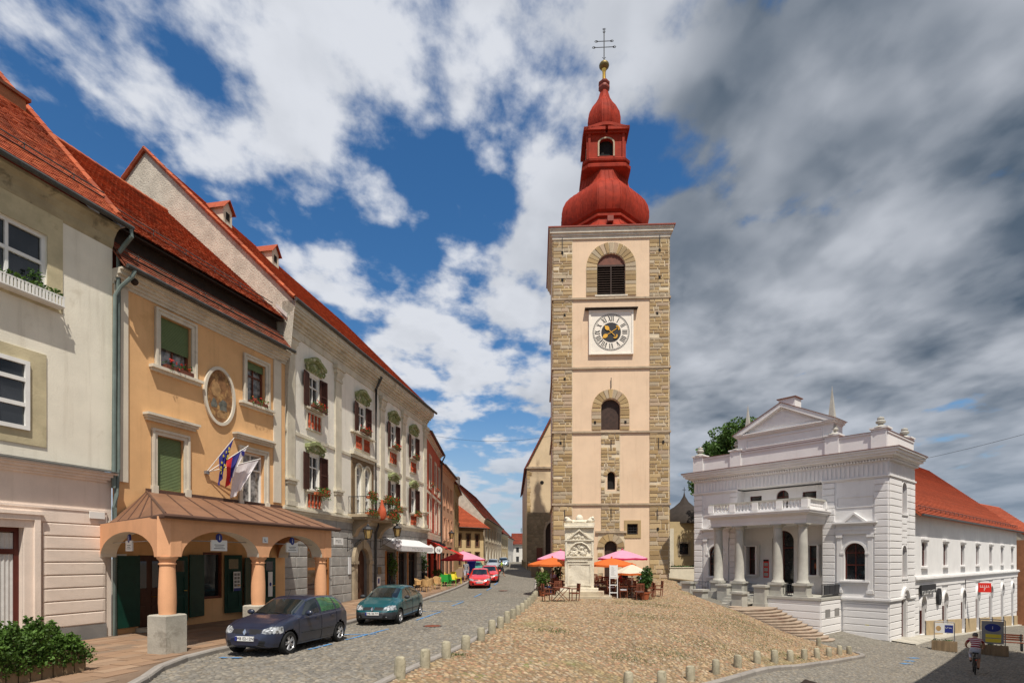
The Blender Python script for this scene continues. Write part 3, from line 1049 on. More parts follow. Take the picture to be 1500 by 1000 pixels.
def kerb(line, parent, n, lift, w=.16, name='kerb_stone', h=.3, offset=0.0):
    """single kerb stones laid along a line, each its own piece"""
    me = shared('kerbmesh', lambda: MB().add(
        [(-.5, -.5, -1), (.5, -.5, -1), (.5, .5, -1), (-.5, .5, -1), (-.5, -.5, -.12), (.5, -.5, -.12), (.5, .5, -.12), (-.5, .5, -.12), (-.49, -.38, 0), (.49, -.38, 0), (.49, .38, 0), (-.49, .38, 0)],
        [(0, 3, 2, 1), (0, 1, 5, 4), (1, 2, 6, 5), (2, 3, 7, 6), (3, 0, 4, 7), (4, 5, 9, 8), (5, 6, 10, 9), (6, 7, 11, 10), (7, 4, 8, 11), (8, 9, 10, 11)]).mesh('kerb_stone', 'kerb'))
    P_ = resample(line, n + 1)
    for a, b in zip(P_, P_[1:]):
        m = (a + b) / 2; d = b - a; L = float(np.linalg.norm(d))
        nrm = np.array([d[1], -d[0]]) / L
        m = m + nrm * offset
        za, zb = g(*a), g(*b)
        link(name, me, parent, (m[0], m[1], (za + zb) / 2 + lift), (0, -math.atan2(zb - za, L), math.atan2(d[1], d[0])), (L * .985, w, h))


kerb(KERB_L, pavement, 84, .135, .2)
kerb(SQ_L[:11], square, 38, .12, .18)
kerb(SQ_R[:8], square, 26, .13, .22)
kerb(rk, far_walk, 24, .14, .18)

# paving slabs by the arcade, laid in rows along the house fronts
pm = MB().add([(-.5, -.5, -1), (.5, -.5, -1), (.5, .5, -1), (-.5, .5, -1), (-.49, -.49, 0), (.49, -.49, 0), (.49, .49, 0), (-.49, .49, 0)],
              [(0, 1, 5, 4), (1, 2, 6, 5), (2, 3, 7, 6), (3, 0, 4, 7), (4, 5, 6, 7)]).mesh('paving_slab', 'paver_piece')
rest = MB()
walk_poly = np.array([tuple(p) for p in KL if 7 < p[1] < 46] + [tuple(p) for p in HL[::-1] if 7 < p[1] < 46])
# shrink the kerb side a little so that slabs stop at the kerb stones
d2 = Vector((.3134, .9496)); n2 = Vector((.9496, -.3134))
cand = []
row = 0
t = -3.0
while t < 9.0:
    w = .42 + .06 * math.sin(row * 2.1)
    s = -9.0 + random.uniform(0, .6)
    while s < 30:
        L = random.uniform(.5, .85)
        c = Vector((-12.53, 17.45)) + d2 * (s + L / 2) + n2 * (t + w / 2)
        qs = [c + d2 * (L / 2 * e) + n2 * ((w / 2 + (.14 if f > 0 else .0)) * f) for e in (-1, 1) for f in (-1, 1)]
        ok = -17 < c.x < -3 and 6 < c.y < 47 and inside(walk_poly, np.array([q.x for q in qs]), np.array([q.y for q in qs])).all()
        if ok:
            z = g(c.x, c.y)
            if in_view(np.array([c.x]), np.array([c.y]), np.array([z]))[0]: cand.append((c.y, c, L, w, z))
        s += L
    t += w; row += 1
cand.sort(key=lambda q: q[0])
for i, (_, c, L, w, z) in enumerate(cand):
    tl = random.uniform(-.004, .004)
    if i < 300:
        link('paving_slab', pm, pavement, (c.x, c.y, z + .122 + tl), (0, 0, math.atan2(d2.y, d2.x)), (L - .012, w - .012, .06))
    else:
        vs = []
        for (a, b) in ((-1, -1), (1, -1), (1, 1), (-1, 1)):
            q = c + d2 * ((L / 2 - .006) * a) + n2 * ((w / 2 - .006) * -b)
            vs.append((q.x, q.y, g(q.x, q.y) + .122 + tl))
        b0 = [(x, y, zz_ - .06) for x, y, zz_ in vs]
        rest.add(vs + b0, [(0, 1, 2, 3), (4, 5, 1, 0), (5, 6, 2, 1), (6, 7, 3, 2), (7, 4, 0, 3)])
rest.build('paving_slabs', 'paver_far', pavement, kind='stuff')

# painted parking lines: thin sheets just above the setts
mk = MB()


def strip(a, b, w, lift=.022):
    a, b = Vector(a), Vector(b)
    d = (b - a).normalized(); nn = Vector((d.y, -d.x)) * w / 2
    k = max(1, int((b - a).length / .4))
    for i in range(k):
        p, q = a.lerp(b, i / k), a.lerp(b, (i + 1) / k)
        mk.add([(p.x - nn.x, p.y - nn.y, g(p.x - nn.x, p.y - nn.y) + lift), (p.x + nn.x, p.y + nn.y, g(p.x + nn.x, p.y + nn.y) + lift),
                (q.x + nn.x, q.y + nn.y, g(q.x + nn.x, q.y + nn.y) + lift), (q.x - nn.x, q.y - nn.y, g(q.x - nn.x, q.y - nn.y) + lift)], [(0, 1, 2, 3)])


strip((-6.15, 18.0), (-4.45, 18.25), .12); strip((-5.05, 16.9), (-4.35, 19.6), .12); strip((-5.45, 14.9), (-5.2, 16.0), .12)
strip((-7.2, 13.7), (-6.6, 13.6), .12); strip((-3.85, 22.2), (-3.3, 25.6), .12); strip((-5.2, 25.9), (-3.2, 26.1), .12)
strip((-3.1, 28.5), (-2.7, 31), .12); strip((-4.6, 31.2), (-2.7, 31.4), .12); strip((-2.3, 34), (-2.0, 36.5), .12); strip((-1.75, 39), (-1.55, 41.5), .12); strip((-1.4, 44), (-1.2, 47), .12)
for k in range(3):
    c = Vector((17.9 + k * 1.15, 25.6 + k * 1.35))
    strip(c, c + Vector((.62, .25)), .3)
tag(mk.build('parking_lines', 'paint_blue'), kind='structure')

# ------------------------------------------------------------------ left row: frames of the fronts
RZ2 = math.atan2(.9496, .3134)
RZ3 = math.atan2(.983, .181)


def frame(ox, oy, rz, z=0.0):
    d = Vector((math.cos(rz), math.sin(rz)))
    return lambda s, t, z_=0.0: Vector((ox + d.x * s + d.y * t, oy + d.y * s - d.x * t, z_ + z))


def snow_guard(parent, s0, s1, t, z, slope=1.0):
    mb = MB()
    mb.tube([(s0, -t, z + .22), (s1, -t, z + .22)], .02, 5)
    mb.tube([(s0, -t, z + .08), (s1, -t, z + .08)], .015, 5)
    k = s0 + .5
    while k < s1:
        mb.tube([(k, -t, z + .26), (k, -t + .02, z - .05)], .015, 4)
        mb.tube([(k, -t, z + .24), (k, -t + .25, z + .2 * slope)], .012, 4)
        k += 1.3
    return mb.build('snow_guard', 'zinc_dark', parent)


# ================================================= pale house at the end of the row (house 1)
h1 = empty('pale_house', (-15.04, 9.85, 0), RZ2, 'pale plastered house with rusticated pink ground floor and clay tiled roof beside the orange house', 'house')
W1 = 8.0
mb = wall(MB(), 0, W1, 5.25, 12.35, [(4.15, 5.68, 6.0, 7.88), (4.3, 6.15, 10.0, 11.6)], 0, .26)
mb.quad((W1, 0, 5.25), (W1, 8, 5.25), (W1, 8, 12.9), (W1, 0, 12.9))
mb.build('upper_wall', 'plaster_white', h1)
mb = wall(MB(), 0, W1 - .03, -.3, 5.0, [(3.6, 5.55, .1, 3.35)], .0, .3)
mb.quad((W1 - .03, 0, -.3), (W1 - .03, 8, -.3), (W1 - .03, 8, 5.2), (W1 - .03, 0, 5.2))
mb.build('ground_floor_wall', 'plaster_pinkish', h1)
mb = MB()
cornice(mb, 0, W1 - .28, 4.86, [(.07, .07), (.08, .13), (.08, .2), (.06, .27)], True)
mb.build('cornice', 'plaster_pinkish', h1)
MB().prismx([(-.33, 5.15), (-.33, 5.17), (.0, 5.27), (0, 5.2)], 0, W1).build('cornice_flashing', 'zinc_dark', h1)
MB().fb(0, W1 - .21, -.02, .05, 3.55, 3.92).build('band', 'plaster_pinkish', h1)
MB().fb(0, W1 - .21, -.02, .07, 3.92, 3.98).build('band_lip', 'plaster_pinkish', h1)
MB().fb(5.95, W1 - .21, -.02, .05, -.3, .5).build('plinth', 'stone_grey_base', h1)
for i in range(8):
    z = .54 + i * .375
    block(h1, 'rustic_block', 'plaster_pinkish', 6.02, 7.76, z, z + .345, -.01, .05)
mb = surround(MB(), 3.6, 5.55, .1, 3.35, .36, -.02, .14)
mb.fb(3.1, 6.0, .0, .18, 3.71, 3.80)
mb.build('shop_surround', 'plaster_pinkish', h1)
window(h1, 3.6, 5.55, .1, 3.35, -.2, 'red_frame', 'glass', 2, (.8,), .12, 0, .12, 'shop_window')
mb = MB()
for k in range(9):
    x = 5.02 + k * .05
    mb.add([(x, .18 + .02 * (k % 2), .3), (x + .05, .18 + .02 * ((k + 1) % 2), .3), (x + .05, .18 + .02 * ((k + 1) % 2), 3.2), (x, .18 + .02 * (k % 2), 3.2)], [(0, 1, 2, 3)])
mb.build('curtain', 'curtain', h1)
# upper windows
mb = MB().fb(3.7, 4.15, -.01, .03, 5.62, 8.22).fb(5.68, 6.12, -.01, .03, 5.62, 8.22).fb(4.15, 5.68, -.01, .03, 7.88, 8.22).fb(4.15, 5.68, -.01, .03, 5.62, 6.0)
mb.build('window_surround', 'plaster_ochre_band', h1)
mb = MB().fb(3.9, 4.3, -.01, .025, 9.55, 12.3).fb(6.15, 6.55, -.01, .025, 9.55, 12.3).fb(4.3, 6.15, -.01, .025, 11.6, 12.3).fb(4.3, 6.15, -.01, .025, 9.55, 10.0)
mb.build('window_surround', 'plaster_ochre_band', h1)
window(h1, 4.15, 5.68, 6.0, 7.88, .04, 'white_paint', 'glass', 2, (.36, .72), .11, 0, .09)
w = window(h1, 4.3, 6.15, 10.0, 11.6, -.12, 'white_paint', 'glass', 2, (.5,), .1, 0, .08)
MB().fb(4.2, 6.2, -.2, .1, 9.93, 10.0).build('sill', 'white_paint', w)
mb = MB()
for k in range(26):
    x = 4.25 + k * .084
    mb.fb(x, x + .05, .30, .325, 9.66, 9.92)
mb.fb(4.2, 6.42, .296, .328, 9.90, 9.93).fb(4.2, 6.42, .296, .328, 9.64, 9.67).fb(4.2, 6.42, .02, .3, 9.62, 9.645)
bx = mb.build('balcony_box', 'white_paint', h1)
lf = MB()
for k in range(12): lf.leaves((4.3 + k * .18, -.2, 9.98), (.16, .14, .13), 26, .1, .3)
lf.build('foliage', 'leaf_bright', bx, kind='stuff')
mb = MB()
mb.leaves((5.85, -.02, 10.33), (.2, .12, .22), 60, .1, .3)
mb.build('potted_plant', 'leaf_dark', h1, kind='stuff')
# coved eaves
mb = MB()
prof = [(0, 12.2), (-.05, 12.3), (-.09, 12.5), (-.2, 12.68), (-.34, 12.78), (-.34, 12.86), (.1, 12.86), (.1, 12.2)]
mb.prismx(prof, 0, W1).build('eaves_cove', 'soffit_mouldy', h1)
gutter(h1, [(0, -.56, 12.87), (W1 + .25, -.56, 12.87)], .08)
# roof plane: eave (t .5, z 12.9) to ridge
SL = math.radians(46.5)
mb = MB()
ridge_t, ridge_z = 6.1, 12.88 + 6.6 * math.tan(SL)
mb.add([(0, -.5, 12.86), (W1 + .1, -.5, 12.86), (W1 + .1, ridge_t, ridge_z - .03), (0, ridge_t, ridge_z - .03), (W1 + .1, 2 * ridge_t, 12.9), (0, 2 * ridge_t, 12.9)], [(0, 1, 2, 3), (3, 2, 4, 5)])
mb.add([(W1 - .02, 0, 12.2), (W1 - .02, ridge_t, ridge_z - .2), (W1 - .02, ridge_t * 2, 12.2)], [(0, 1, 2)])
roof1 = mb.build('roof', 'roof_clay_dark', h1)
lenS = 6.6 / math.cos(SL)
tl = MB()
tiles(tl, (4.0, -.52, 12.88), (1, 0, 0), (0, math.cos(SL), math.sin(SL)), (0, -math.sin(SL), math.cos(SL)), 4.15, lenS, .17, .15, .02)
# the courses nearest the gutter as single tiles, the rest joined
nrow = 12
tm = MB()
cut = []
pts_f = []
per = 4
v_all, f_all = tl.v, tl.f
first = MB(); n_single = 0
tile_me = None
i = 0
single_faces = set()
idx_groups = [(k * 6, k * 4) for k in range(len(v_all) // 6)]
keep_v = []; keep_f = []
tile_proto = MB().add([(-.5, 0, .03), (.5, 0, .03), (.5, 1, 0), (-.5, 1, 0), (-.5, 0, .01), (.5, 0, .01)], [(0, 1, 2, 3), (0, 4, 5, 1), (0, 3, 4), (1, 5, 2)]).mesh('roof_tile', 'tile_piece')
joined = MB()
for vi, fi in idx_groups:
    vs = v_all[vi:vi + 6]
    if n_single < 300 and abs(vs[1][0] - vs[0][0]) > .14:
        a = Vector(vs[0]); b = Vector(vs[1])
        mid = (a + b) / 2
        link('roof_tile', tile_proto, roof1, (mid.x, mid.y, mid.z - .028), (SL, 0, 0), ((b - a).length, .19, 1))
        n_single += 1
    else:
        joined.add(vs, [(0, 1, 2, 3), (0, 4, 5, 1), (0, 3, 4), (1, 5, 2)])
joined.build('roof_tiles', 'tile_clay', roof1, kind='stuff')
mb = MB()
for k in range(20):
    y = .0 + k * .31
    z = 12.9 + (y + .5) * math.tan(SL)
    mb.tube([(W1 + .08, y - .17, z - .17 * math.tan(SL) + .05), (W1 + .08, y + .17, z + .17 * math.tan(SL) + .03)], .085, 6)
mb.build('verge_tiles', 'tile_clay', roof1, kind='stuff')
snow_guard(roof1, 4, W1, -.35, 13.05 + .75, 1.0)
MB().box(6.9, 7.7, 3.5, 4.15, 16.2, 17.55).build('chimney', 'brick_wall', roof1)
MB().box(6.8, 7.8, 3.4, 4.25, 17.5, 17.6).build('chimney_cap', 'tile_clay_old', roof1)
MB().prismx([(-.45, 12.9), (.3, 12.9), (3.4, 16.0), (3.0, 16.05)], W1 + .11, W1 + .16).build('verge_render', 'flashing', roof1)
dp = MB()
dp.tube([(W1 + .18, -.56, 12.85), (W1 + .2, -.56, 12.6), (W1 + .16, -.3, 12.35), (W1 + .1, -.14, 12.1), (W1 + .08, -.13, 5.3), (W1 + .02, -.14, 4.5), (W1 - .05, -.16, 4.1), (W1 + .0, -.12, .1)], .065, 8)
dp.build('downpipe', 'zinc_green', h1, smooth=True)
MB().fb(7.25, 7.7, .07, .1, 3.72, 3.92).build('small_plaque', 'sign_white', h1)

# ================================================= orange house with the arcade (house 2)
h2 = empty('orange_house', (-12.53, 17.45, 0), RZ2, 'orange plastered house with oval wall painting, flags and brown metal arcade roof', 'house')
W2 = 7.72
op2 = [(1.62, 2.86, 9.02, 10.82), (5.48, 6.52, 8.85, 10.62), (1.5, 2.55, 4.85, 6.7), (5.25, 6.45, 4.75, 6.85),
       (.85, 1.85, .12, 2.62), (3.37, 4.3, 1.0, 2.75), (5.65, 6.3, .12, 2.6)]
mb = wall(MB(), 0, W2, -.3, 11.5, op2, 0, .25)
mb.build('wall', 'plaster_orange', h2)
MB().fb(.03, .47, -.02, .06, 4.95, 11.2).build('pilaster', 'arch_cream', h2)
MB().fb(6.98, 7.42, -.02, .06, 4.95, 11.2).build('pilaster', 'arch_cream', h2)
mb = MB()
cornice(mb, .0, W2, 11.12, [(.1, .06), (.1, .12), (.1, .2), (.12, .32), (.06, .4)], False)
mb.build('cornice', 'trim_cream', h2)
for (a, b, lo, hi), low in zip(op2[:4], (0, 0, 1, 1)):
    mb = surround(MB(), a, b, lo, hi, .2, -.02, .1)
    if low:
        mb.fb(a - .42, b + .42, 0, .12, hi + .42, hi + .5).fb(a - .46, b + .46, 0, .2, hi + .5, hi + .58).fb(a - .5, b + .5, 0, .27, hi + .58, hi + .66)
        mb.fb(a - .22, a - .02, 0, .13, lo - .18, lo + .12).fb(b + .02, b + .22, 0, .13, lo - .18, lo + .12)
    else:
        mb.fb(a - .36, b + .36, 0, .10, lo - .19, lo - .1).fb(a - .4, b + .4, 0, .2, lo - .1, lo)
    mb.build('window_surround', 'trim_cream', h2)
for k, (a, b, lo, hi) in enumerate(op2[:4]):
    w = window(h2, a, b, lo, hi, -.2, 'brown_frame' if k < 2 else 'white_paint', 'glass_curtain', 2, (.68,), .08)
    drop = (.58, .16, .985, .0)[k]
    if drop:
        bl = MB(); z = hi - .02
        while z > hi - (hi - lo) * drop:
            bl.add([(a + .04, .1, z), (b - .04, .1, z), (b - .04, .085, z - .045), (a + .04, .085, z - .045)], [(0, 1, 2, 3)])
            bl.add([(a + .04, .085, z - .045), (b - .04, .085, z - .045), (b - .04, .1, z - .05), (a + .04, .1, z - .05)], [(0, 1, 2, 3)])
            z -= .05
        bl.build('blind', 'blind_green', w)
    if k < 2: flower_box(w, a + .1, b - .05, lo, .1, 'brown_frame', 60, 14, .08, True, top=.12)
# oval painting
mb = MB()
A = arc(4.1, 8.72, .74, 1.12, 0, 2 * PI, 48); B = arc(4.1, 8.72, .63, 1.0, 0, 2 * PI, 48)
for i in range(48): mb.prism([A[i], A[i + 1], B[i + 1], B[i]], -.09, .02)
mb.build('medallion_frame', 'arch_cream', h2)
pt = MB().prism(B[:-1], -.02, .02).build('medallion_painting', 'fresco', h2)
for (cx, cz, rx, rz_, mm) in ((4.28, 8.38, .2, .26, 'fresco_blue'), (4.25, 8.05, .28, .14, 'fresco_light'), (3.95, 8.95, .2, .3, 'fresco_light'), (4.3, 9.2, .17, .24, 'fresco'), (3.85, 8.4, .16, .2, 'fresco_blue')):
    q = [(x + random.uniform(-.05, .05), z + random.uniform(-.05, .05)) for x, z in arc(cx, cz, rx, rz_, 0, 2 * PI, 11)[:-1]]
    MB().prism(q, -.024, -.021).build('painted_figure', mm, pt)
MB().ball((.4, -.42, 11.3), .11, 8, 6).build('boss', 'dark_timber', h2)
# roof in two stages
mb = MB()
mb.prismx([(-.52, 11.58), (-.52, 11.62), (.32, 12.62), (.32, 12.5)], 0, W2 - .15)
r2 = mb.build('lower_roof', 'tile_clay_old', h2)
tl = MB()
tiles(tl, (.02, -.56, 11.63), (1, 0, 0), (0, .84, 1.0), (0, -1.0, .84), W2 - .15, 1.3, .17, .15, .02)
tl.build('roof_tiles', 'tile_clay_old', r2, kind='stuff')
gutter(h2, [(.02, -.62, 11.6), (W2 - .1, -.62, 11.6)], .075)
snow_guard(r2, .2, W2 - .3, .2, 12.05, 1.0)
MB().fb(0, W2 - .1, -.45, -.36, 12.4, 13.3).build('attic_shade_boards', 'dark_timber', h2)  # near-black boards stand in for the shade in the gap between roof stages
MB().prismx([(.0, 13.0), (.0, 13.06), (.5, 13.5), (.5, 13.1)], -.05, W2 - .1).build('attic_soffit', 'dark_timber', h2)
mb = MB()
mb.add([(-.1, -.05, 13.08), (W2 - .02, -.05, 13.08), (W2 - .02, 6.0, 18.58), (-.1, 6.0, 18.58), (W2 - .02, 12, 12.8), (-.1, 12, 12.8)], [(0, 1, 2, 3), (3, 2, 4, 5)])
r2b = mb.build('roof', 'roof_clay_dark', h2)
a2 = math.atan2(5.5, 6.05)
tl = MB()
tiles(tl, (-.1, -.1, 13.09), (1, 0, 0), (0, math.cos(a2), math.sin(a2)), (0, -math.sin(a2), math.cos(a2)), W2 + .06, 8.15, .17, .15, .02)
tl.build('roof_tiles', 'tile_clay', r2b, kind='stuff')
mb = MB()
for k in range(25): mb.tube([(-.1 + k * .31, 6.0, 18.66), (.25 + k * .31, 6.0, 18.64)], .1, 6)
mb.build('ridge_tiles', 'tile_clay', r2b, kind='stuff')
snow_guard(r2b, 0, W2 - .2, -.5, 13.65, 1)
MB().prismx([(-.15, 13.2), (-.15, 13.37), (6.0, 18.95), (6.0, 18.72)], W2 - .06, W2 - .01).build('flashing', 'flashing', r2b)
dp = MB()
dp.tube([(.25, -.62, 11.55), (.2, -.6, 11.35), (.05, -.3, 11.0), (-.05, -.18, 10.7), (-.08, -.16, 4.7)], .06, 8)
dp.build('downpipe', 'zinc_green', h2, smooth=True)

# ground floor under the arcade
def green_leaf(parent, x, t, z0, z1, w, ang, mat_='shutter_green', name='door_leaf'):
    mb_ = MB(); h = z1 - z0; st = .1
    mb_.box(0, w, -.02, .02, 0, h)
    for (a, b) in ((.08, .38), (.42, .70)):
        for (xx0, xx1, zz0, zz1) in ((st, w - st, h * a, h * a + .05), (st, w - st, h * b - .05, h * b), (st, st + .05, h * a + .05, h * b - .05), (w - st - .05, w - st, h * a + .05, h * b - .05)):
            mb_.box(xx0, xx1, -.045, -.02, zz0, zz1)
    mb_.box(st, w - st, -.03, -.02, h * .74, h * .95)
    o = mb_.build(name, mat_, parent)
    o.location = (x, -t, z0); o.rotation_euler = (0, 0, R(ang))
    MB().box(st + .05, w - st - .05, -.034, -.03, h * .76, h * .93).build('grille_pane', 'glass_warm', o)
    MB().tube([(w - .08, -.02, h * .47), (w - .08, -.09, h * .47), (w - .2, -.09, h * .47)], .012, 5).build('handle', 'gold', o)
    return o


for (a, b, lo, hi), mm in ((op2[4], 'door_brown'), (op2[6], 'door_brown')):
    mb = MB().fb(a, b, -.2, -.15, lo, hi)
    for k in (0, 1):
        x0 = a + (b - a) * k / 2
        for z0, z1 in ((lo + .15, lo + .8), (lo + .9, lo + 1.3)):
            mb.fb(x0 + .08, x0 + (b - a) / 2 - .08, -.15, -.13, z0, z1)
    dr = mb.build('door', mm, h2)
    for k in (0, 1):
        x0 = a + (b - a) * k / 2
        MB().fb(x0 + .1, x0 + (b - a) / 2 - .1, -.149, -.14, lo + 1.4, hi - .2).build('door_pane', 'glass_warm', dr)
    MB().tube([((a + b) / 2 + .08, .13, lo + 1.1), ((a + b) / 2 + .08, .06, lo + 1.1), ((a + b) / 2 + .2, .06, lo + 1.1)], .014, 5).build('handle', 'gold', dr)
green_leaf(h2, .85, .06, .3, 2.6, .80, 180 + 6)
green_leaf(h2, 1.86, .06, .3, 2.6, .74, -6)
green_leaf(h2, 3.36, .06, .4, 2.65, .70, 180 + 8)
green_leaf(h2, 4.31, .06, .4, 2.65, .66, -22)
green_leaf(h2, 5.64, .06, .3, 2.55, .60, 180 + 24)
green_leaf(h2, 6.31, .06, .3, 2.55, .66, -6)
window(h2, 3.37, 4.3, 1.0, 2.75, -.12, 'brown_frame', 'glass', 1, (), .09)
MB().fb(.75, 1.95, 0, .5, -.1, .24).build('doorstep', 'base_stone', h2)
MB().fb(.85, 1.6, .5, .8, -.1, .17).build('doorstep', 'base_stone', h2)
nb = MB().fb(-.02, .36, .1, .13, 1.75, 2.65).build('notice_board', 'sign_white', h2)
for k in range(9): MB().fb(.02, .02 + random.uniform(.15, .3), .131, .133, 2.5 - k * .07, 2.52 - k * .07).build('print_line', 'ink', nb)
pn = MB().fb(4.5, 4.84, .30, .32, 1.25, 2.0).build('poster', 'sign_white', h2)
MB().fb(4.5, 4.84, .321, .323, 1.25, 1.36).build('poster_band', 'sign_blue', pn)
for k in range(4):
    for j in range(2): MB().fb(4.53 + j * .15, 4.65 + j * .15, .321, .323, 1.42 + k * .14, 1.52 + k * .14).build('poster_photo', 'stone_grey_base', pn)
pn = MB().fb(6.5, 6.75, .16, .18, .9, 1.95).build('poster', 'sign_white', h2)
MB().prism(arc(6.625, 1.42, .06, .08, 0, 2 * PI, 14)[:-1], -.184, -.181).build('poster_mark', 'sign_blue', pn)

# arcade: columns, arches and the hipped metal roof (a lean-to porch joined to the house)
C1 = Vector((-2.07, -4.75)); C2 = Vector((.99, -4.75)); C3 = Vector((3.95, -4.75)); C0 = Vector((-.18, -.02))
for c in (C1, C2, C3):
    pdz = .10
    ped = MB().add([(c.x - .3, c.y - .3, -.1), (c.x + .3, c.y - .3, -.1), (c.x + .3, c.y + .3, -.1), (c.x - .3, c.y + .3, -.1), (c.x - .3, c.y - .3, 1.08), (c.x + .3, c.y - .3, 1.08), (c.x + .3, c.y + .3, 1.08), (c.x - .3, c.y + .3, 1.08),
                    (c.x - .27, c.y - .27, 1.11), (c.x + .27, c.y - .27, 1.11), (c.x + .27, c.y + .27, 1.11), (c.x - .27, c.y + .27, 1.11)],
                   [(0, 1, 5, 4), (1, 2, 6, 5), (2, 3, 7, 6), (3, 0, 4, 7), (4, 5, 9, 8), (5, 6, 10, 9), (6, 7, 11, 10), (7, 4, 8, 11), (8, 9, 10, 11)]).build('pedestal', 'concrete_old', h2)
    MB().lathe([(.19, 1.1), (.205, 1.4), (.20, 1.75), (.18, 2.2), (.172, 2.34), (.2, 2.36), (.2, 2.39), (.175, 2.41), (.19, 2.46), (.23, 2.5), (.24, 2.56)], (c.x, c.y, 0), 20).build('column', 'portico_orange', h2, smooth=True)


def arch_wall(P0, P1, th, z_sp, z_top, e0, e1, crown):
    """wall over an arch between two points; e0,e1: solid width at the ends"""
    d = (P1 - P0); L = d.length; d.normalize(); nn = Vector((d.y, -d.x))
    A_ = [(0, z_sp)] + arc((e0 + L - e1) / 2, z_sp, (L - e0 - e1) / 2, crown, PI, 0, 18) + [(L, z_sp)]
    vs = []; fs = []
    m_ = MB(); s_ = MB()
    def P(x, z, o): q = P0 + d * x + nn * o; return (q.x, q.y, z)
    for (xa, za), (xb, zb) in zip(A_, A_[1:]):
        m_.quad(P(xa, za, th / 2), P(xb, zb, th / 2), P(xb, z_top, th / 2), P(xa, z_top, th / 2))
        m_.quad(P(xa, za, -th / 2), P(xb, zb, -th / 2), P(xb, z_top, -th / 2), P(xa, z_top, -th / 2))
        s_.quad(P(xa, za, th / 2 - .002), P(xb, zb, th / 2 - .002), P(xb, zb, -th / 2 + .002), P(xa, za, -th / 2 + .002))
    m_.quad(P(0, z_sp, th / 2), P(0, z_sp, -th / 2), P(0, z_top, -th / 2), P(0, z_top, th / 2))
    m_.quad(P(L, z_sp, th / 2), P(L, z_sp, -th / 2), P(L, z_top, -th / 2), P(L, z_top, th / 2))
    return m_, s_


for (a, b, e0, e1) in ((C1, C2, .22, .2), (C2, C3, .2, .2), (C0, C1, .12, .28)):
    m_, s_ = arch_wall(a, b, .44 if a is not C0 else .42, 2.55, 3.56, e0, e1, .70)
    m_.build('arcade_wall', 'portico_orange', h2)
    s_.build('arch_soffit', 'arch_cream', h2)
MB().box(C3.x - .05, C3.x + .30, C3.y - .23, C3.y + .22, 2.552, 3.562).build('arcade_corner', 'portico_orange', h2)
MB().add([(C1.x - .27, C1.y + .02, 2.556), (C1.x - .1, C1.y - .225, 2.556), (C1.x + .2, C1.y - .235, 2.556), (C1.x + .2, C1.y + .2, 2.556),
          (C1.x - .27, C1.y + .02, 3.558), (C1.x - .1, C1.y - .225, 3.558), (C1.x + .2, C1.y - .235, 3.558), (C1.x + .2, C1.y + .2, 3.558)],
         [(0, 3, 2, 1), (4, 5, 6, 7), (0, 1, 5, 4), (1, 2, 6, 5), (2, 3, 7, 6), (3, 0, 4, 7)]).build('arcade_corner', 'portico_orange', h2)
# right return wall of the arcade, back to the next house
m_, s_ = arch_wall(C3 + Vector((.1, .2)), Vector((7.5, -.05)), .4, 2.552, 3.555, .2, .2, .7)
m_.build('arcade_wall', 'portico_orange', h2); s_.build('arch_soffit', 'arch_cream', h2)
MB().add([(-.1, 0, 3.575), (-2.15, -4.9, 3.575), (4.2, -4.95, 3.575), (7.68, 0, 3.575)], [(0, 1, 2, 3)]).build('arcade_ceiling', 'arch_cream', h2)
EZ_ = 3.60
e0, e1, e2, e3 = (-.22, -.12, EZ_), (-2.4, -5.08, EZ_), (4.5, -5.08, EZ_), (7.9, -.0, EZ_)
t0_, t1_ = (1.15, .0, 4.74), (7.55, 0, 4.74)
hipb = (1.15, -.35, 4.93)
mb = MB()
mb.add([e0, e1, e2, e3, t0_, t1_], [(1, 2, 5, 4), (0, 1, 4), (2, 3, 5)])
mb.add([(p[0], p[1], p[2] - .07) for p in (e0, e1, e2, e3)] + [e0, e1, e2, e3], [(0, 1, 5, 4), (1, 2, 6, 5), (2, 3, 7, 6)])
pr = mb.build('arcade_roof', 'roof_brown_metal', h2)
sm = MB()
def seam(p, q, r_=.022):
    p, q = Vector(p), Vector(q); sm.tube([p + Vector((0, 0, .012)), q + Vector((0, 0, .012))], r_, 4)
for k in range(1, 9):
    f = k / 9
    a = Vector(e1).lerp(Vector(e2), f); b = Vector(t0_).lerp(Vector(t1_), f)
    seam(a, b)
for k in range(1, 5):
    f = k / 5
    a = Vector(e0).lerp(Vector(e1), f); seam(a, Vector(t0_).lerp(Vector(e1), max(0, (f - .25) * .55)))
seam(e1, t0_, .035)
sm.build('roof_seams', 'roof_brown_dark', pr)
gutter(h2, [(-.25, -.1, EZ_ - .05), (-2.45, -5.12, EZ_ - .05), (4.55, -5.12, EZ_ - .05), (4.75, -4.8, EZ_ - .05)], .06, 'roof_brown_dark')
MB().fb(1.1, 7.5, -.01, .05, 4.70, 4.84).build('roof_flashing', 'roof_brown_dark', h2)
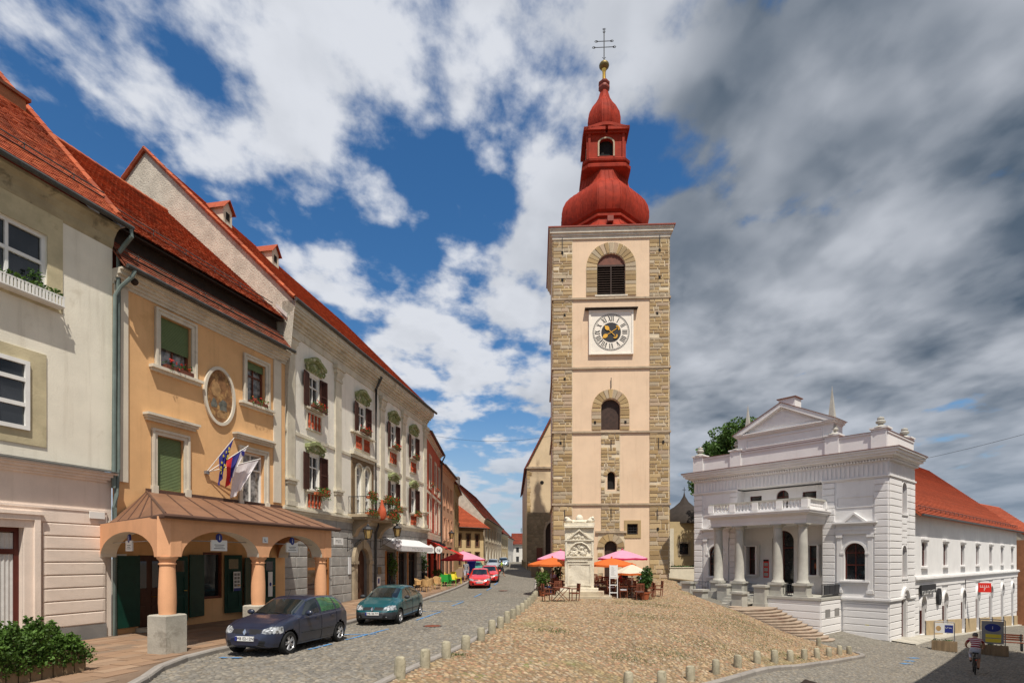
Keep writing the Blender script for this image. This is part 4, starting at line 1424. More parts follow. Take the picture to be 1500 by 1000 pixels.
# tie rods and information signs in the arches
for (a, b, f) in ((C0, C1, .42), (C1, C2, .52), (C2, C3, .5)):
    mid = a.lerp(b, f); d = (b - a).normalized()
    MB().tube([(a.x, a.y, 2.98), (b.x, b.y, 2.98)], .012, 5).build('tie_rod', 'grey_metal', h2)
    ang = math.atan2(d.y, d.x)
    sg = empty('information_sign', h2.matrix_basis @ Vector((mid.x, mid.y, 0)) if False else (0, 0, 0))
    sg.parent = h2; sg.location = (mid.x, mid.y, 2.98); sg.rotation_euler = (0, 0, ang)
    MB().box(-.27, .27, -.02, .02, -.26, .04).build('plate', 'sign_white', sg)
    MB().prism(arc(0, .1, .095, .125, 0, 2 * PI, 20)[:-1], -.025, .02).build('disc', 'sign_blue', sg)
    text_mesh(sg, 'i', .2, 'sign_white', (0, -.028, .1), FRONT)
    for k, w_ in enumerate((.34, .28, .38)): MB().box(-w_ / 2, w_ / 2, -.022, -.0205, -.1 - k * .05, -.085 - k * .05).build('print_line', 'ink', sg)
hn = MB().box(.92, 1.12, -5.0, -4.96, 2.98, 3.16).build('house_number', 'sign_white', h2)
marks(hn, .98, 1.07, 3.07, .1, -5.0, 'sign_blue', 1)
# flags on one bracket
fl = empty('flag_bracket'); fl.parent = h2; fl.location = (3.5, 0, 5.72)
MB().box(-.08, .08, -.1, 0, -.06, .06).build('bracket_plate', 'grey_metal', fl)


def flag(base, tip, lenw, cols, seed, name):
    """pole and hanging cloth in vertical stripes from the hoist side"""
    rr = random.Random(seed)
    b, t_ = Vector(base), Vector(tip)
    pl = MB().tube([b, t_], .015, 6).build('flag_pole', 'white_paint', fl)
    d = (t_ - b)
    n = 10; drop = lenw
    top = [b + d * (.42 + .56 * i / n) for i in range(n + 1)]
    grid = []
    for i, p in enumerate(top):
        colm = []
        for j in range(13):
            f = j / 12
            w_ = math.sin(i * 1.3 + f * 2.2 + seed) * .06 * f
            sh = (top[0] - p) * (.62 * f)
            colm.append((p.x + sh.x + w_, p.y + sh.y + math.cos(i * 1.1 + f * 3 + seed) * .05 * f, p.z - drop * f * (1 - .06 * i / n) + sh.z * .15))
        grid.append(colm)
    k = len(cols)
    for q, c_ in enumerate(cols):
        i0 = round(n * q / k); i1 = round(n * (q + 1) / k)
        m_ = MB()
        for i in range(i0, i1):
            for j in range(12):
                m_.quad(grid[i][j], grid[i + 1][j], grid[i + 1][j + 1], grid[i][j + 1])
        m_.build(name, c_, fl, smooth=True)
    return grid


g1 = flag((-.02, -.1, .05), (.5, -.85, 1.35), 1.1, ['flag_blue'], 1, 'flag_cloth')
st = MB()
for k in range(12):
    a = 2 * PI * k / 12
    i = int(round(5 + 3.2 * math.cos(a))); j = int(round(5.5 + 3.6 * math.sin(a)))
    p = g1[i][j]
    pts = []
    for q in range(10):
        rr_ = .055 if q % 2 == 0 else .024
        pts.append((p[0] + rr_ * math.sin(2 * PI * q / 10), p[2] + rr_ * math.cos(2 * PI * q / 10)))
    st.prism(pts, p[1] - .05, p[1] - .035)
st.build('star', 'sign_yellow', fl)
g2 = flag((.06, -.1, .05), (1.3, -.75, 1.2), 1.1, ['flag_red', 'flag_blue', 'flag_white'], 2, 'flag_cloth')
p = g2[8][2]
MB().prism([(p[0] - .08, p[2] + .09), (p[0] + .08, p[2] + .09), (p[0] + .07, p[2] - .04), (p[0], p[2] - .12), (p[0] - .07, p[2] - .04)], p[1] - .07, p[1] - .05).build('crest', 'flag_blue', fl)
flag((.1, -.1, .05), (2.15, -.55, .85), 1.25, ['flag_white'], 3, 'flag_cloth')

# ================================================= long white baroque house (house 3)
h3 = empty('baroque_house', (-10.2, 24.8, 0), RZ3, 'long white baroque house with dark shutters, green stucco hoods and flower boxes', 'house')
W3 = 19.3
UP = [(2.06, 3.04), (7.3, 8.28), (11.95, 12.9), (15.75, 16.65)]
op3 = [(a, b, 9.85, 11.4) for a, b in UP] + [(a, b, 5.85, 7.55) for i, (a, b) in enumerate(UP) if i != 1] + [(7.0, 7.75, 5.1, 7.9, .37), (8.1, 8.85, 5.1, 7.9, .37)]
mb = wall(MB(), 0, W3, 4.6, 13.3, op3, 0, .22)
mb.quad((0, 0, 4.6), (0, .6, 4.6), (0, .6, 13.3), (0, 0, 13.3))
mb.quad((W3, 0, 4.6), (W3, 12, 4.6), (W3, 12, 14), (W3, 0, 14))
mb.build('upper_wall', 'plaster_baroque', h3)
og = [(7.05, 8.55, .0, 3.12, .75), (11.4, 12.9, .05, 2.95), (13.5, 14.9, .05, 2.95), (15.4, 17.0, .05, 2.95), (2.0, 4.2, .1, 3.0)]
mb = wall(MB(), 0, W3, -.4, 4.62, og, -.03, .3)
mb.build('ground_floor_wall', 'stone_grey_base', h3)
# ashlar on the ground floor, single stones
for rowi in range(9):
    z0 = .12 + rowi * .5; z1 = z0 + .47
    if z0 > 4.2: break
    x = .02
    k = 0
    while x < W3 - .1:
        L = random.uniform(.75, 1.35); x1 = min(x + L, W3 - .02)
        segs = [(x, x1)]
        for a, b, lo, hi, *_ in og:
            pad = .55 if a == 7.05 else .03
            new = []
            for p, q in segs:
                if q <= a - pad or p >= b + pad or z0 >= hi + (.45 if a == 7.05 else 0): new.append((p, q)); continue
                if p < a - pad: new.append((p, a - pad))
                if q > b + pad: new.append((b + pad, q))
            segs = new
        for p, q in segs:
            if q - p > .12: block(h3, 'ashlar_block', 'stone_grey', p, q - .025, z0, min(z1, 4.5), -.02, .035)
        x = x1; k += 1
MB().fb(0, W3, -.02, .06, -.4, .11).build('plinth', 'portal_stone', h3)
mb = MB()
cornice(mb, 0.03, W3, 4.5, [(.1, .06), (.12, .14), (.1, .22), (.08, .12)], True)
mb.build('floor_cornice', 'trim_stucco', h3)
MB().fb(0, W3, -.02, .05, 8.22, 8.36).build('string_course', 'trim_stucco', h3)
mb = MB()
cornice(mb, 0, W3, 12.75, [(.35, .05), (.12, .12), (.12, .2), (.14, .34), (.12, .48), (.1, .56), (.27, .60)], False)
mb.build('main_cornice', 'trim_stucco', h3)
for s in (.2, 4.62, 10.35, 14.0, 18.45):
    w_ = .62
    mb = MB().fb(s, s + w_, -.02, .09, 5.15, 11.9)
    mb.build('pilaster', 'trim_stucco', h3)
    mb = MB().fb(s - .05, s + w_ + .05, 0, .14, 11.9, 12.05).fb(s - .1, s + w_ + .1, 0, .2, 12.3, 12.5).fb(s - .16, s + w_ + .16, 0, .27, 12.5, 12.72)
    mb.prismx([(-.09, 12.05), (-.2, 12.3), (0, 12.3), (0, 12.05)], s, s + w_)
    mb.build('capital', 'trim_stucco', h3)
    MB().fb(s - .12, s + w_ + .12, 0, .22, 6.05, 6.15).fb(s - .06, s + w_ + .06, 0, .16, 5.9, 6.05).build('pilaster_moulding', 'trim_stucco', h3)
    MB().fb(s - .08, s + w_ + .08, .0, .16, 4.92, 5.14).build('pilaster_foot', 'trim_stucco', h3)


def stucco_hood(parent, a, b, z, h=.75, wide=.35):
    c = (a + b) / 2; hw = (b - a) / 2 + wide
    mb_ = MB()
    top = []
    for i in range(17):
        x = -1 + i / 8
        top.append((c + x * hw, z + h * (.62 + .30 * math.cos(x * PI / 2) + (.08 if abs(x) < .3 else 0))))
    low = [(x, zz_ - .16) for x, zz_ in top]
    for i in range(16): mb_.prism([low[i], low[i + 1], top[i + 1], top[i]], -.26, .0)
    low2 = [(c + (x - c) * .92, zz_ - .09) for x, zz_ in low]
    for i in range(16): mb_.prism([low2[i], low2[i + 1], low[i + 1], low[i]], -.16, .0)
    o = mb_.build('stucco_hood', 'stucco_green', parent)
    fr_ = MB()
    fr_.prism([(c - hw * .8, z + .05), (c + hw * .8, z + .05), (c + hw * .86, low2[14][1]), (c, low2[8][1]), (c - hw * .86, low2[2][1])], -.05, 0)
    for (dx, dz, r_) in ((-.45, .28, .13), (.45, .28, .13), (0, .33, .18), (-.75, .15, .1), (.75, .15, .1), (-.25, .16, .09), (.25, .16, .09)):
        fr_.ball((c + dx * hw, -.06, z + dz * h / .75), r_, 8, 5, 1, .55, 1)
        fr_.tube([(c + dx * hw + r_ * 1.3 * math.cos(q * .6), -.07, z + dz * h / .75 + r_ * 1.3 * math.sin(q * .6)) for q in range(9)], .028, 5)
    for sx_ in (-1, 1):
        fr_.tube([(c + sx_ * hw * .95, -.12, low[0][1] + .05), (c + sx_ * (hw * .95 + .03), -.14, low[0][1] - .12), (c + sx_ * hw * .88, -.12, low[0][1] - .26), (c + sx_ * hw * .78, -.1, low[0][1] - .2)], .05, 6)
    fr_.build('stucco_scrolls', 'stucco_green', o)
    return o


def baluster_panel(parent, a, b, lo, hi, n):
    mb_ = MB().fb(a - .09, b + .09, -.01, .07, hi, hi + .09).fb(a - .09, b + .09, -.01, .07, lo - .09, lo).fb(a - .09, a, -.01, .06, lo, hi).fb(b, b + .09, -.01, .06, lo, hi)
    o = mb_.build('parapet_panel', 'trim_stucco', parent)
    MB().fb(a, b, -.01, .006, lo, hi).build('panel_ground', 'trim_stucco', o)
    h = hi - lo
    me = shared(('bal', round(h, 2)), lambda: MB().lathe([(.062, 0), (.062, .05), (.035, .09), (.075, h * .32), (.07, h * .42), (.032, h * .62), (.06, h * .78), (.04, h * .9), (.065, h * .95), (.065, h)], (0, 0, 0), 8).mesh('baluster', 'red_baluster', True))
    for k in range(n):
        link('baluster', me, o, (a + (b - a) * (k + .5) / n, -.045, lo))
    return o


for i, (a, b) in enumerate(UP):
    w = window(h3, a, b, 9.85, 11.4, -.1, 'white_paint', 'glass', 2, (.66,), .08)
    shutters(h3, a - .03, b + .03, 9.8, 11.42, .56 if i != 2 else .5)
    stucco_hood(h3, a, b, 11.5, .82)
    MB().fb(a - .3, b + .3, 0, .14, 9.7, 9.8).build('window_sill', 'trim_stucco', h3)
    if i == 1:
        baluster_panel(h3, 6.95, 7.75, 8.82, 9.52, 4); baluster_panel(h3, 8.0, 8.8, 8.82, 9.52, 4)
        MB().fb(6.4, 9.35, 0, .2, 9.62, 9.7).build('window_sill', 'trim_stucco', h3)
    else:
        baluster_panel(h3, a - .12, b + .12, 8.82, 9.52, 4)
    flower_box(h3, a - .05, b + .12, 9.8, .26, 'brown_frame', 110, 22, .16)
    if i != 1:
        window(h3, a, b, 5.85, 7.55, -.1, 'white_paint', 'glass', 2, (.66,), .08)
        shutters(h3, a - .03, b + .03, 5.8, 7.56, .6 if i != 2 else .5)
        stucco_hood(h3, a, b, 7.66, .55, .3)
        baluster_panel(h3, a - .15, b + .15, 4.98, 5.62, 4)
        MB().fb(a - .3, b + .3, 0, .16, 5.72, 5.81).build('window_sill', 'trim_stucco', h3)
        flower_box(h3, a + .1, b + .35, 5.6, .34, 'terracotta', 300, 24, .3, top=.24)
# balcony doors
mb = MB()
mb.fb(6.5, 6.98, 0, .06, 5.0, 7.9).fb(8.87, 9.35, 0, .06, 5.0, 7.9).fb(6.5, 9.35, 0, .06, 7.92, 8.2)
mb.build('balcony_door_panel', 'brown_stucco', h3)
MB().fb(6.35, 9.5, 0, .24, 8.37, 8.55).fb(6.45, 9.4, 0, .12, 8.21, 8.37).build('balcony_door_hood', 'trim_stucco', h3)
for a, b in ((7.0, 7.75), (8.1, 8.85)):
    A = arc((a + b) / 2, 7.53, .375, .37, PI, 0, 12); B = arc((a + b) / 2, 7.53, .5, .48, PI, 0, 12)
    m_ = MB()
    for i in range(12): m_.prism([A[i], A[i + 1], B[i + 1], B[i]], -.1, .01)
    m_.fb(a - .12, a, .0, .1, 5.0, 7.53).fb(b, b + .12, .0, .1, 5.0, 7.53)
    m_.build('arch_moulding', 'trim_stucco', h3)
    window(h3, a, b, 5.1, 7.9, -.12, 'white_paint', 'glass_curtain', 2, (.3, .8), .08, .37, name='balcony_door')
# balcony
mb = MB()
mb.fb(6.1, 10.75, 0, 1.12, 4.82, 4.98)
mb.fb(6.2, 10.65, 0, 1.0, 4.7, 4.82)
bal = mb.build('balcony_slab', 'portal_stone', h3)
for s in (6.6, 9.9):
    MB().prismx([(0, 3.75), (-.15, 3.8), (-.3, 4.15), (-.6, 4.4), (-.95, 4.55), (-.95, 4.7), (0, 4.7)], s, s + .42).build('console', 'portal_stone', bal)
rl = MB()
pth = [(6.2, 0), (6.2, 1.02), (10.65, 1.02), (10.65, 0)]
for z in (5.05, 5.95):
    rl.tube([(s, -t, z) for s, t in pth], .022, 6)
s = 6.2
pts = []
for (p, q) in zip(pth, pth[1:]):
    L = math.hypot(q[0] - p[0], q[1] - p[1]); n = int(L / .14)
    for k in range(n): pts.append((p[0] + (q[0] - p[0]) * k / n, p[1] + (q[1] - p[1]) * k / n))
for (s, t) in pts:
    ox_ = .12 if t > .9 else 0
    rl.tube([(s, -t, 5.05), (s, -t - ox_, 5.25), (s, -t - ox_ * .6, 5.5), (s, -t, 5.95)], .011, 4)
rl.build('balcony_railing', 'iron', bal)
flower_box(bal, 6.3, 7.4, 5.85, 1.1, 'terracotta', 420, 34, .35, top=.26)
flower_box(bal, 8.6, 10.6, 5.85, 1.1, 'terracotta', 900, 70, .4, top=.28)
flower_box(bal, 6.2, 7.6, 4.95, 1.08, 'terracotta', 260, 30, .2, top=.16)
flower_box(bal, 9.0, 10.8, 4.95, 1.08, 'terracotta', 600, 55, .3, top=.25)
MB().lathe([(.05, 4.75), (.2, 4.85), (.27, 5.1), (.22, 5.4), (.1, 5.65), (.06, 5.95)], (8.15, -1.12, 0), 12).build('bulged_grille', 'red_baluster', bal, smooth=True)
# portal
m_ = MB()
A = arc(7.8, 2.37, .75, .75, PI, 0, 14); B = arc(7.8, 2.37, 1.18, 1.2, PI, 0, 14)
for i in range(14): m_.prism([A[i], A[i + 1], B[i + 1], B[i]], -.16, .03)
m_.fb(6.62, 7.05, -.02, .14, 0, 2.2).fb(8.55, 8.98, -.02, .14, 0, 2.2).fb(6.55, 7.1, -.02, .2, 2.2, 2.37).fb(8.5, 9.05, -.02, .2, 2.2, 2.37)
m_.prism([(7.66, 3.1), (7.94, 3.1), (8.02, 3.68), (7.58, 3.68)], -.24, 0)
m_.build('portal', 'portal_stone', h3)
dm = MB().fb(7.02, 8.58, -.26, -.2, 0, 3.15)
for k in range(2):
    for z in (.2, .9, 1.6): dm.fb(7.12 + k * .74, 7.72 + k * .74, -.2, -.17, z, z + .58)
dm.build('portal_door', 'door_brown', h3)
MB().lathe([(.16, 0), (.16, .25), (.1, .42), (.02, .48)], (8.75, -.22, .08), 10).build('guard_stone', 'concrete_old', h3)
# shop front under the white awning
for a, b in ((11.4, 12.9), (13.5, 14.9), (15.4, 17.0)):
    window(h3, a, b, .05, 2.95, -.22, 'door_dark', 'glass', 2, (.8,), .1, name='shop_door')
window(h3, 2.0, 4.2, .1, 3.0, -.12, 'wood_warm', 'glass_warm', 2, (.66,), .12, 0, .1, name='shop_door')
for s in (11.12, 13.02, 14.97): MB().fb(s, s + .26, .02, .05, .05, 3.0).build('shop_jamb', 'wood_warm', h3)
aw = MB()
aw.add([(10.75, -.05, 3.85), (17.4, -.05, 3.85), (17.4, -1.1, 3.34), (10.75, -1.1, 3.34), (10.75, -1.1, 3.0), (17.4, -1.1, 3.0), (10.75, -.05, 3.45), (17.4, -.05, 3.45)],
       [(0, 1, 2, 3), (3, 2, 5, 4), (0, 3, 4, 6), (1, 7, 5, 2)])
awn = aw.build('awning', 'awning_grey', h3)
marks(awn, 13.2, 15.4, 3.17, .18, -1.102, 'stone_grey', 8)
MB().leaves((10.75, -1.0, 3.45), (.3, .3, .35), 140, .16, .4).build('awning_ornament', 'flag_white', awn, kind='stuff')
sgn = MB().box(1.15, 2.05, -.9, -.86, 3.05, 3.4).build('hanging_sign', 'sign_white', h3)
sgn.location = (1.6, -.1, .15)
marks(sgn, 1.3, 1.9, 3.22, .15, -.9, 'ink', 5)
mb2 = MB().tube([(3.2, -.88, 3.58), (3.2, 0, 3.58)], .015, 5).build('sign_bracket', 'iron', h3)
MB().fb(6.05, 6.32, .05, .1, 1.65, 2.6).build('meter_box', 'awning_grey', h3)
pl = MB().fb(9.95, 10.45, .06, .09, 1.55, 2.0).build('wall_plaque', 'wood_old', h3)
pl = MB().fb(9.55, 10.05, .16, .19, .85, 1.4).build('wall_sign', 'sign_white', h3)
MB().fb(9.68, 9.92, .191, .193, .98, 1.3).build('sign_mark', 'sign_blue', pl)
MB().tube([(9.42, -.56, 13.6), (9.44, -.4, 13.3), (9.48, -.16, 12.9), (9.48, -.14, 5.2), (9.5, -.3, 4.9), (9.5, -.3, 4.5), (9.5, -.14, 4.1), (9.5, -.12, .1)], .075, 8).build('downpipe', 'zinc_dark', h3, smooth=True)
# roof, gable and dormers
E3, P3 = 14.0, R(47)
rt, rz3 = 7.1, 14.0 + 7.6 * math.tan(P3) - .55
mb = MB()
mb.add([(-.12, -.62, 13.96), (W3 + .3, -.62, 13.96), (W3 + .3, rt, rz3), (-.12, rt, rz3), (W3 + .3, 2 * rt, 14), (-.12, 2 * rt, 14)], [(0, 1, 2, 3), (3, 2, 4, 5)])
roof3 = mb.build('roof', 'roof_clay_dark', h3)
tl = MB()
sl = math.atan2(rz3 - 13.96, rt + .62)
tiles(tl, (-.12, -.64, 13.98), (1, 0, 0), (0, math.cos(sl), math.sin(sl)), (0, -math.sin(sl), math.cos(sl)), W3 + .4, math.hypot(rt + .62, rz3 - 13.96), .2, .17, .022)
tl.build('roof_tiles', 'tile_clay', roof3, kind='stuff')
mb = MB()
for (ya, za, yb, zb) in ((-.6, 14.05, rt, rz3 + .06), (2 * rt, 14.05, rt, rz3 + .06)):
    for k in range(30):
        f0, f1 = k / 30, (k + 1.15) / 30
        mb.tube([(-.06, ya + (yb - ya) * f0, za + (zb - za) * f0 + .03), (-.06, ya + (yb - ya) * f1, za + (zb - za) * f1)], .1, 6)
mb.build('verge_tiles', 'tile_clay', roof3, kind='stuff')
mb = MB().add([(0, 0, 8), (0, 2 * rt, 8), (0, 2 * rt, 14.5), (0, rt, rz3 - .06), (0, .0, 13.9 + .62 * math.tan(sl)), (0, -.58, 13.9)], [(0, 1, 2, 3, 4, 5)])
mb.build('gable_wall', 'gable_render', h3)
gutter(h3, [(-.1, -.68, 13.98), (W3 + .35, -.68, 13.98)], .09)
for s in (2.7, 6.8):
    y0 = 5.1; dw = .66
    zb = 13.96 + (y0 + .62) * math.tan(sl)
    dm = MB()
    dm.box(s, s + dw, y0, y0 + 1.2, zb - .2, zb + .85)
    dm.prism([(s, zb + .85), (s + dw, zb + .85), (s + dw / 2, zb + 1.28)], y0, y0 + 1.4)
    d_ = dm.build('dormer', 'trim_offwhite', roof3)
    MB().box(s + .2, s + .46, y0 - .02, y0 + .03, zb + .3, zb + .68).build('dormer_opening', 'dark_inside', d_)
    rf = MB()
    for q in (-1, 1):
        cx = s + dw / 2
        rf.add([(cx, y0 - .15, zb + 1.35), (cx + q * .47, y0 - .15, zb + .76), (cx + q * .47, y0 + 1.6, zb + .76), (cx, y0 + 1.6, zb + 1.35), (cx, y0 - .15, zb + 1.3), (cx + q * .47, y0 - .15, zb + .71)], [(0, 1, 2, 3), (0, 4, 5, 1)])
    rf.build('dormer_roof', 'roof_clay', d_)

# wall lanterns
def lantern(fr_, s, t, z, reach, label):
    p = fr_(s, 0, 0)
    e = empty('wall_lantern', (p.x, p.y, z), RZ3, label, 'lantern')
    m_ = MB()
    m_.box(-.03, .03, -.04, .03, -.55, .25)
    m_.tube([(0, -.02, .12), (0, -reach, .12)], .018, 6)
    m_.tube([(0, -.02, -.5), (0, -reach * .35, -.28), (0, -reach * .8, .1)], .015, 6)
    for k in range(3):
        c = (0, -reach * (.18 + k * .2), -.02 - k * .02)
        m_.tube([(0, c[1] + .09 * math.cos(q * .7), c[2] + .09 * math.sin(q * .7)) for q in range(10)], .010, 4)
    m_.build('bracket', 'iron', e)
    c = (0, -reach, .14)
    l = MB()
    for k in range(6):
        a = PI / 3 * k
        l.tube([(c[0] + .15 * math.cos(a), c[1] + .15 * math.sin(a), c[2]), (c[0] + .25 * math.cos(a), c[1] + .25 * math.sin(a), c[2] + .5)], .014, 4)
    l.lathe([(.13, 0), (.17, .03)], c, 6)
    l.lathe([(.27, .5), (.29, .53), (.17, .66), (.07, .7), (.06, .78), (.015, .84)], c, 6)
    l.build('lamp_frame', 'iron', e)
    MB().lathe([(.145, .03), (.24, .5)], c, 6, cap=False).build('lamp_glass', 'amber_glass', e)
    return e


f3 = frame(-10.2, 24.8, RZ3)
lantern(f3, 6.0, 0, 3.45, 1.25, 'black iron wall lantern with amber glass beside the arched portal')
lantern(f3, 10.4, 0, 3.75, 1.15, 'black iron wall lantern with amber glass above the white awning')

# ------------------------------------------------------------------ houses farther along the street
def roof_slab(parent, pts, mat_, name='roof', th=.12, course=.28):
    """roof plane given as quad eave-left, eave-right, ridge-right, ridge-left, laid as tile courses"""
    a, b, c, d = [Vector(p) for p in pts]
    mb_ = MB()
    n = max(4, int((d - a).length / course))
    nrm = (b - a).cross(d - a)
    nrm = nrm.normalized() if nrm.length > 1e-6 else Vector((0, 0, 1))
    if nrm.z < 0: nrm = -nrm
    for i in range(n):
        p, q = a.lerp(d, i / n), b.lerp(c, i / n); r_, s_ = b.lerp(c, (i + 1) / n), a.lerp(d, (i + 1) / n)
        lift = nrm * .05
        mb_.add([p + lift, q + lift, r_, s_, p - nrm * .02, q - nrm * .02], [(0, 1, 2, 3), (4, 5, 1, 0)])
    mb_.add([p - nrm * th for p in (a, b, c, d)] + [a, b, c, d], [(0, 1, 2, 3), (0, 1, 5, 4), (1, 2, 6, 5), (2, 3, 7, 6), (3, 0, 4, 7)])
    return mb_.build(name, mat_, parent)


def town_house(name, label, ox, oy, ex, ey, zb, eave, wins, wmat, depth=9, pitch=45, rmat='roof_clay', trim='trim_offwhite', over=.4, frame_mat='white_paint', ridge=None, gable=True, ground=None, bands=(), hip=False, surw=.14, bar=(.6,)):
    """row house from point o to e (front on the right of that line); wins: (s centre, w, lo, hi)"""
    L = math.hypot(ex - ox, ey - oy)
    e = empty(name, (ox, oy, 0), math.atan2(ey - oy, ex - ox), label, 'house')
    op = [(c - w / 2, c + w / 2, lo, hi) for c, w, lo, hi in wins] + [(q[0], q[1], q[2], q[3]) for q in (ground or [])]
    mb_ = wall(MB(), 0, L, zb - .6, eave, op, 0, .18)
    mb_.add([(0, 0, zb - .6), (0, depth, zb - .6), (0, depth, eave), (0, 0, eave), (L, 0, zb - .6), (L, depth, zb - .6), (L, depth, eave), (L, 0, eave)], [(0, 3, 2, 1), (4, 5, 6, 7), (1, 2, 6, 5)])
    mb_.build('wall', wmat, e)
    for c, w, lo, hi in wins:
        window(e, c - w / 2, c + w / 2, lo, hi, -.1, frame_mat, 'glass', 2, bar, .08)
        if trim: surround(MB(), c - w / 2, c + w / 2, lo, hi, surw, -.01, .07, True).build('window_surround', trim, e)
    for q in (ground or []):
        window(e, q[0], q[1], q[2], q[3], -.12, 'door_dark', 'glass', 2, (.75,), .1, name='shop_door')
    m2 = MB()
    cornice(m2, 0, L, eave - .45, [(.2, .06), (.12, .16), (.13, .3)], False)
    m2.build('cornice', trim or wmat, e)
    for z, h, p in bands: MB().fb(0, L, 0, p, z, z + h).build('band', trim, e)
    rise = ridge if ridge else math.tan(R(pitch)) * (depth / 2 + over)
    if hip:
        k = depth / 2 * .9
        roof_slab(e, [(-over, -over, eave), (L + over, -over, eave), (L - k, depth / 2, eave + rise), (k, depth / 2, eave + rise)], rmat)
        roof_slab(e, [(-over, depth + over, eave), (-over, -over, eave), (k, depth / 2, eave + rise), (k, depth / 2 + .02, eave + rise)], rmat)
        roof_slab(e, [(L + over, -over, eave), (L + over, depth + over, eave), (L - k, depth / 2 + .02, eave + rise), (L - k, depth / 2, eave + rise)], rmat)
    else:
        roof_slab(e, [(-.08, -over, eave), (L + .08, -over, eave), (L + .08, depth / 2, eave + rise), (-.08, depth / 2, eave + rise)], rmat)
        roof_slab(e, [(L + .08, depth + over, eave), (-.08, depth + over, eave), (-.08, depth / 2, eave + rise), (L + .08, depth / 2, eave + rise)], rmat)
        if gable:
            for x in (.01, L - .01): MB().add([(x, -.1, eave), (x, depth + .1, eave), (x, depth / 2, eave + rise - .15)], [(0, 1, 2)]).build('gable_wall', 'gable_render', e)
    gutter(e, [(-.1, -over - .06, eave), (L + .1, -over - .06, eave)], .07)
    return e


red = town_house('red_house', 'red plastered house with cream window frames beside the white baroque house', -6.78, 43.9, -7.0, 54.2, .3, 12.55,
                 [(2.5, 1.0, 8.5, 10.9), (6.2, 1.0, 8.5, 10.9), (2.5, 1.1, 5.0, 7.5), (6.2, 1.1, 5.0, 7.5), (9.0, .9, 8.5, 10.9), (9.0, .9, 5.0, 7.5)], 'plaster_red', 9, 44, 'roof_clay_dark',
                 ground=[(1.2, 3.4, .35, 3.2), (5.0, 7.4, .35, 3.2), (8.3, 9.8, .35, 3.2)], bands=((4.1, .35, .12), (7.75, .22, .1), (4.5, .2, .06)), surw=.22)
for c in (2.5, 6.2): flower_box(red, c - .5, c + .5, 8.5, .2, 'brown_frame', 60, 14, .1)
MB().tube([(9.9, -.5, 12.4), (9.95, -.2, 11.8), (10.0, -.15, .4)], .07, 6).build('downpipe', 'zinc_dark', red, smooth=True)
sal = town_house('salmon_house', 'salmon plastered house with narrow plain windows beyond the red house', -6.95, 54.4, -6.75, 64.5, .6, 11.7,
                 [(2.2, .95, 7.9, 10.1), (4.9, .95, 7.9, 10.1), (7.6, .95, 7.9, 10.1), (2.2, .95, 4.4, 6.6), (4.9, .95, 4.4, 6.6), (7.6, .95, 4.4, 6.6)], 'plaster_salmon', 9, 44, 'roof_clay_dark', trim='plaster_salmon',
                 ground=[(1, 2.6, .6, 3.1), (4, 5.6, .6, 3.1), (7, 9, .6, 3.1)], surw=.1)
tan = town_house('ochre_house', 'ochre plastered house where the street bends, past the salmon house', -6.75, 64.8, -7.3, 76.0, .9, 11.2,
                 [(3, 1, 7.2, 9.2), (6.5, 1, 7.2, 9.2), (9.6, 1, 7.2, 9.2), (3, 1, 4, 6), (6.5, 1, 4, 6)], 'plaster_tan', 9, 44, 'roof_clay_dark', trim='plaster_tan')
hip = town_house('hipped_roof_house', 'ochre house with red hipped roof and dark narrow windows facing down the street', -9.6, 76.2, -4.15, 81.0, 1.1, 6.9,
                 [(2.9, .6, 4.3, 6.0), (4.5, .6, 4.3, 6.0), (6.1, .6, 4.3, 6.0), (2.9, .7, 1.6, 3.4), (4.5, .7, 1.6, 3.4), (6.1, .7, 1.6, 3.4)], 'plaster_yellow', 8, 45, 'roof_clay', trim='brown_stucco', frame_mat='brown_frame', hip=True, ridge=4.6, over=.7)
grey = town_house('grey_gabled_house', 'grey beige two storey house with arched window hoods and steep red roof', -4.15, 82.5, -2.1, 112, 1.2, 8.5,
                  [(3 + k * 4.6, 1.6, 5.3, 7.4) for k in range(6)] + [(3 + k * 4.6, 1.6, 2.3, 4.3) for k in range(6)], 'plaster_beige', 10.5, 49, 'roof_clay_dark')
MB().box(3.0, 4.4, 4.3, 5.2, 13.6, 15.2).build('chimney', 'stone_grey_base', grey)
yel = town_house('yellow_far_house', 'small yellow house beyond the grey gabled house', -2.1, 112.5, -.9, 124, 1.3, 7.6, [(2, 1.3, 4.8, 6.6), (5.5, 1.3, 4.8, 6.6), (9, 1.3, 4.8, 6.6), (2, 1.3, 1.9, 3.8), (5.5, 1.3, 1.9, 3.8)], 'plaster_yellow', 9, 45, 'roof_clay_dark')
gr2 = town_house('plain_grey_house', 'plain pale grey house at the far bend of the street', -.9, 124.5, .25, 140, 1.4, 7.2, [(3, 1.3, 4.6, 6.3), (7, 1.3, 4.6, 6.3), (11, 1.3, 4.6, 6.3), (3, 1.3, 1.9, 3.6), (7, 1.3, 1.9, 3.6)], 'plaster_far_white', 9, 45, 'roof_clay_dark', trim=None)
wh = town_house('white_far_house', 'low white house closing the far end of the street', .2, 141, 9.5, 141.5, 1.4, 6.1, [(1.2 + k * 1.75, .75, 4.1, 5.4) for k in range(5)] + [(1.2 + k * 1.75, .75, 1.7, 3.1) for k in range(5)], 'plaster_far_white', 9, 32, 'roof_clay_dark', trim=None, bar=(), frame_mat='grey_metal')
MB().box(4.5, 5.6, 3.5, 4.2, 7.8, 9.6).build('chimney', 'brick_wall', wh)
mb = MB()
for dx in (0, .9): mb.tube([(2.5 + dx, 4.4, 8.6), (2.5 + dx, 4.4, 10.6)], .04, 4)
for k in range(4): mb.tube([(2.2, 4.4, 9.7 + k * .22), (3.7, 4.4, 9.7 + k * .22)], .025, 4)
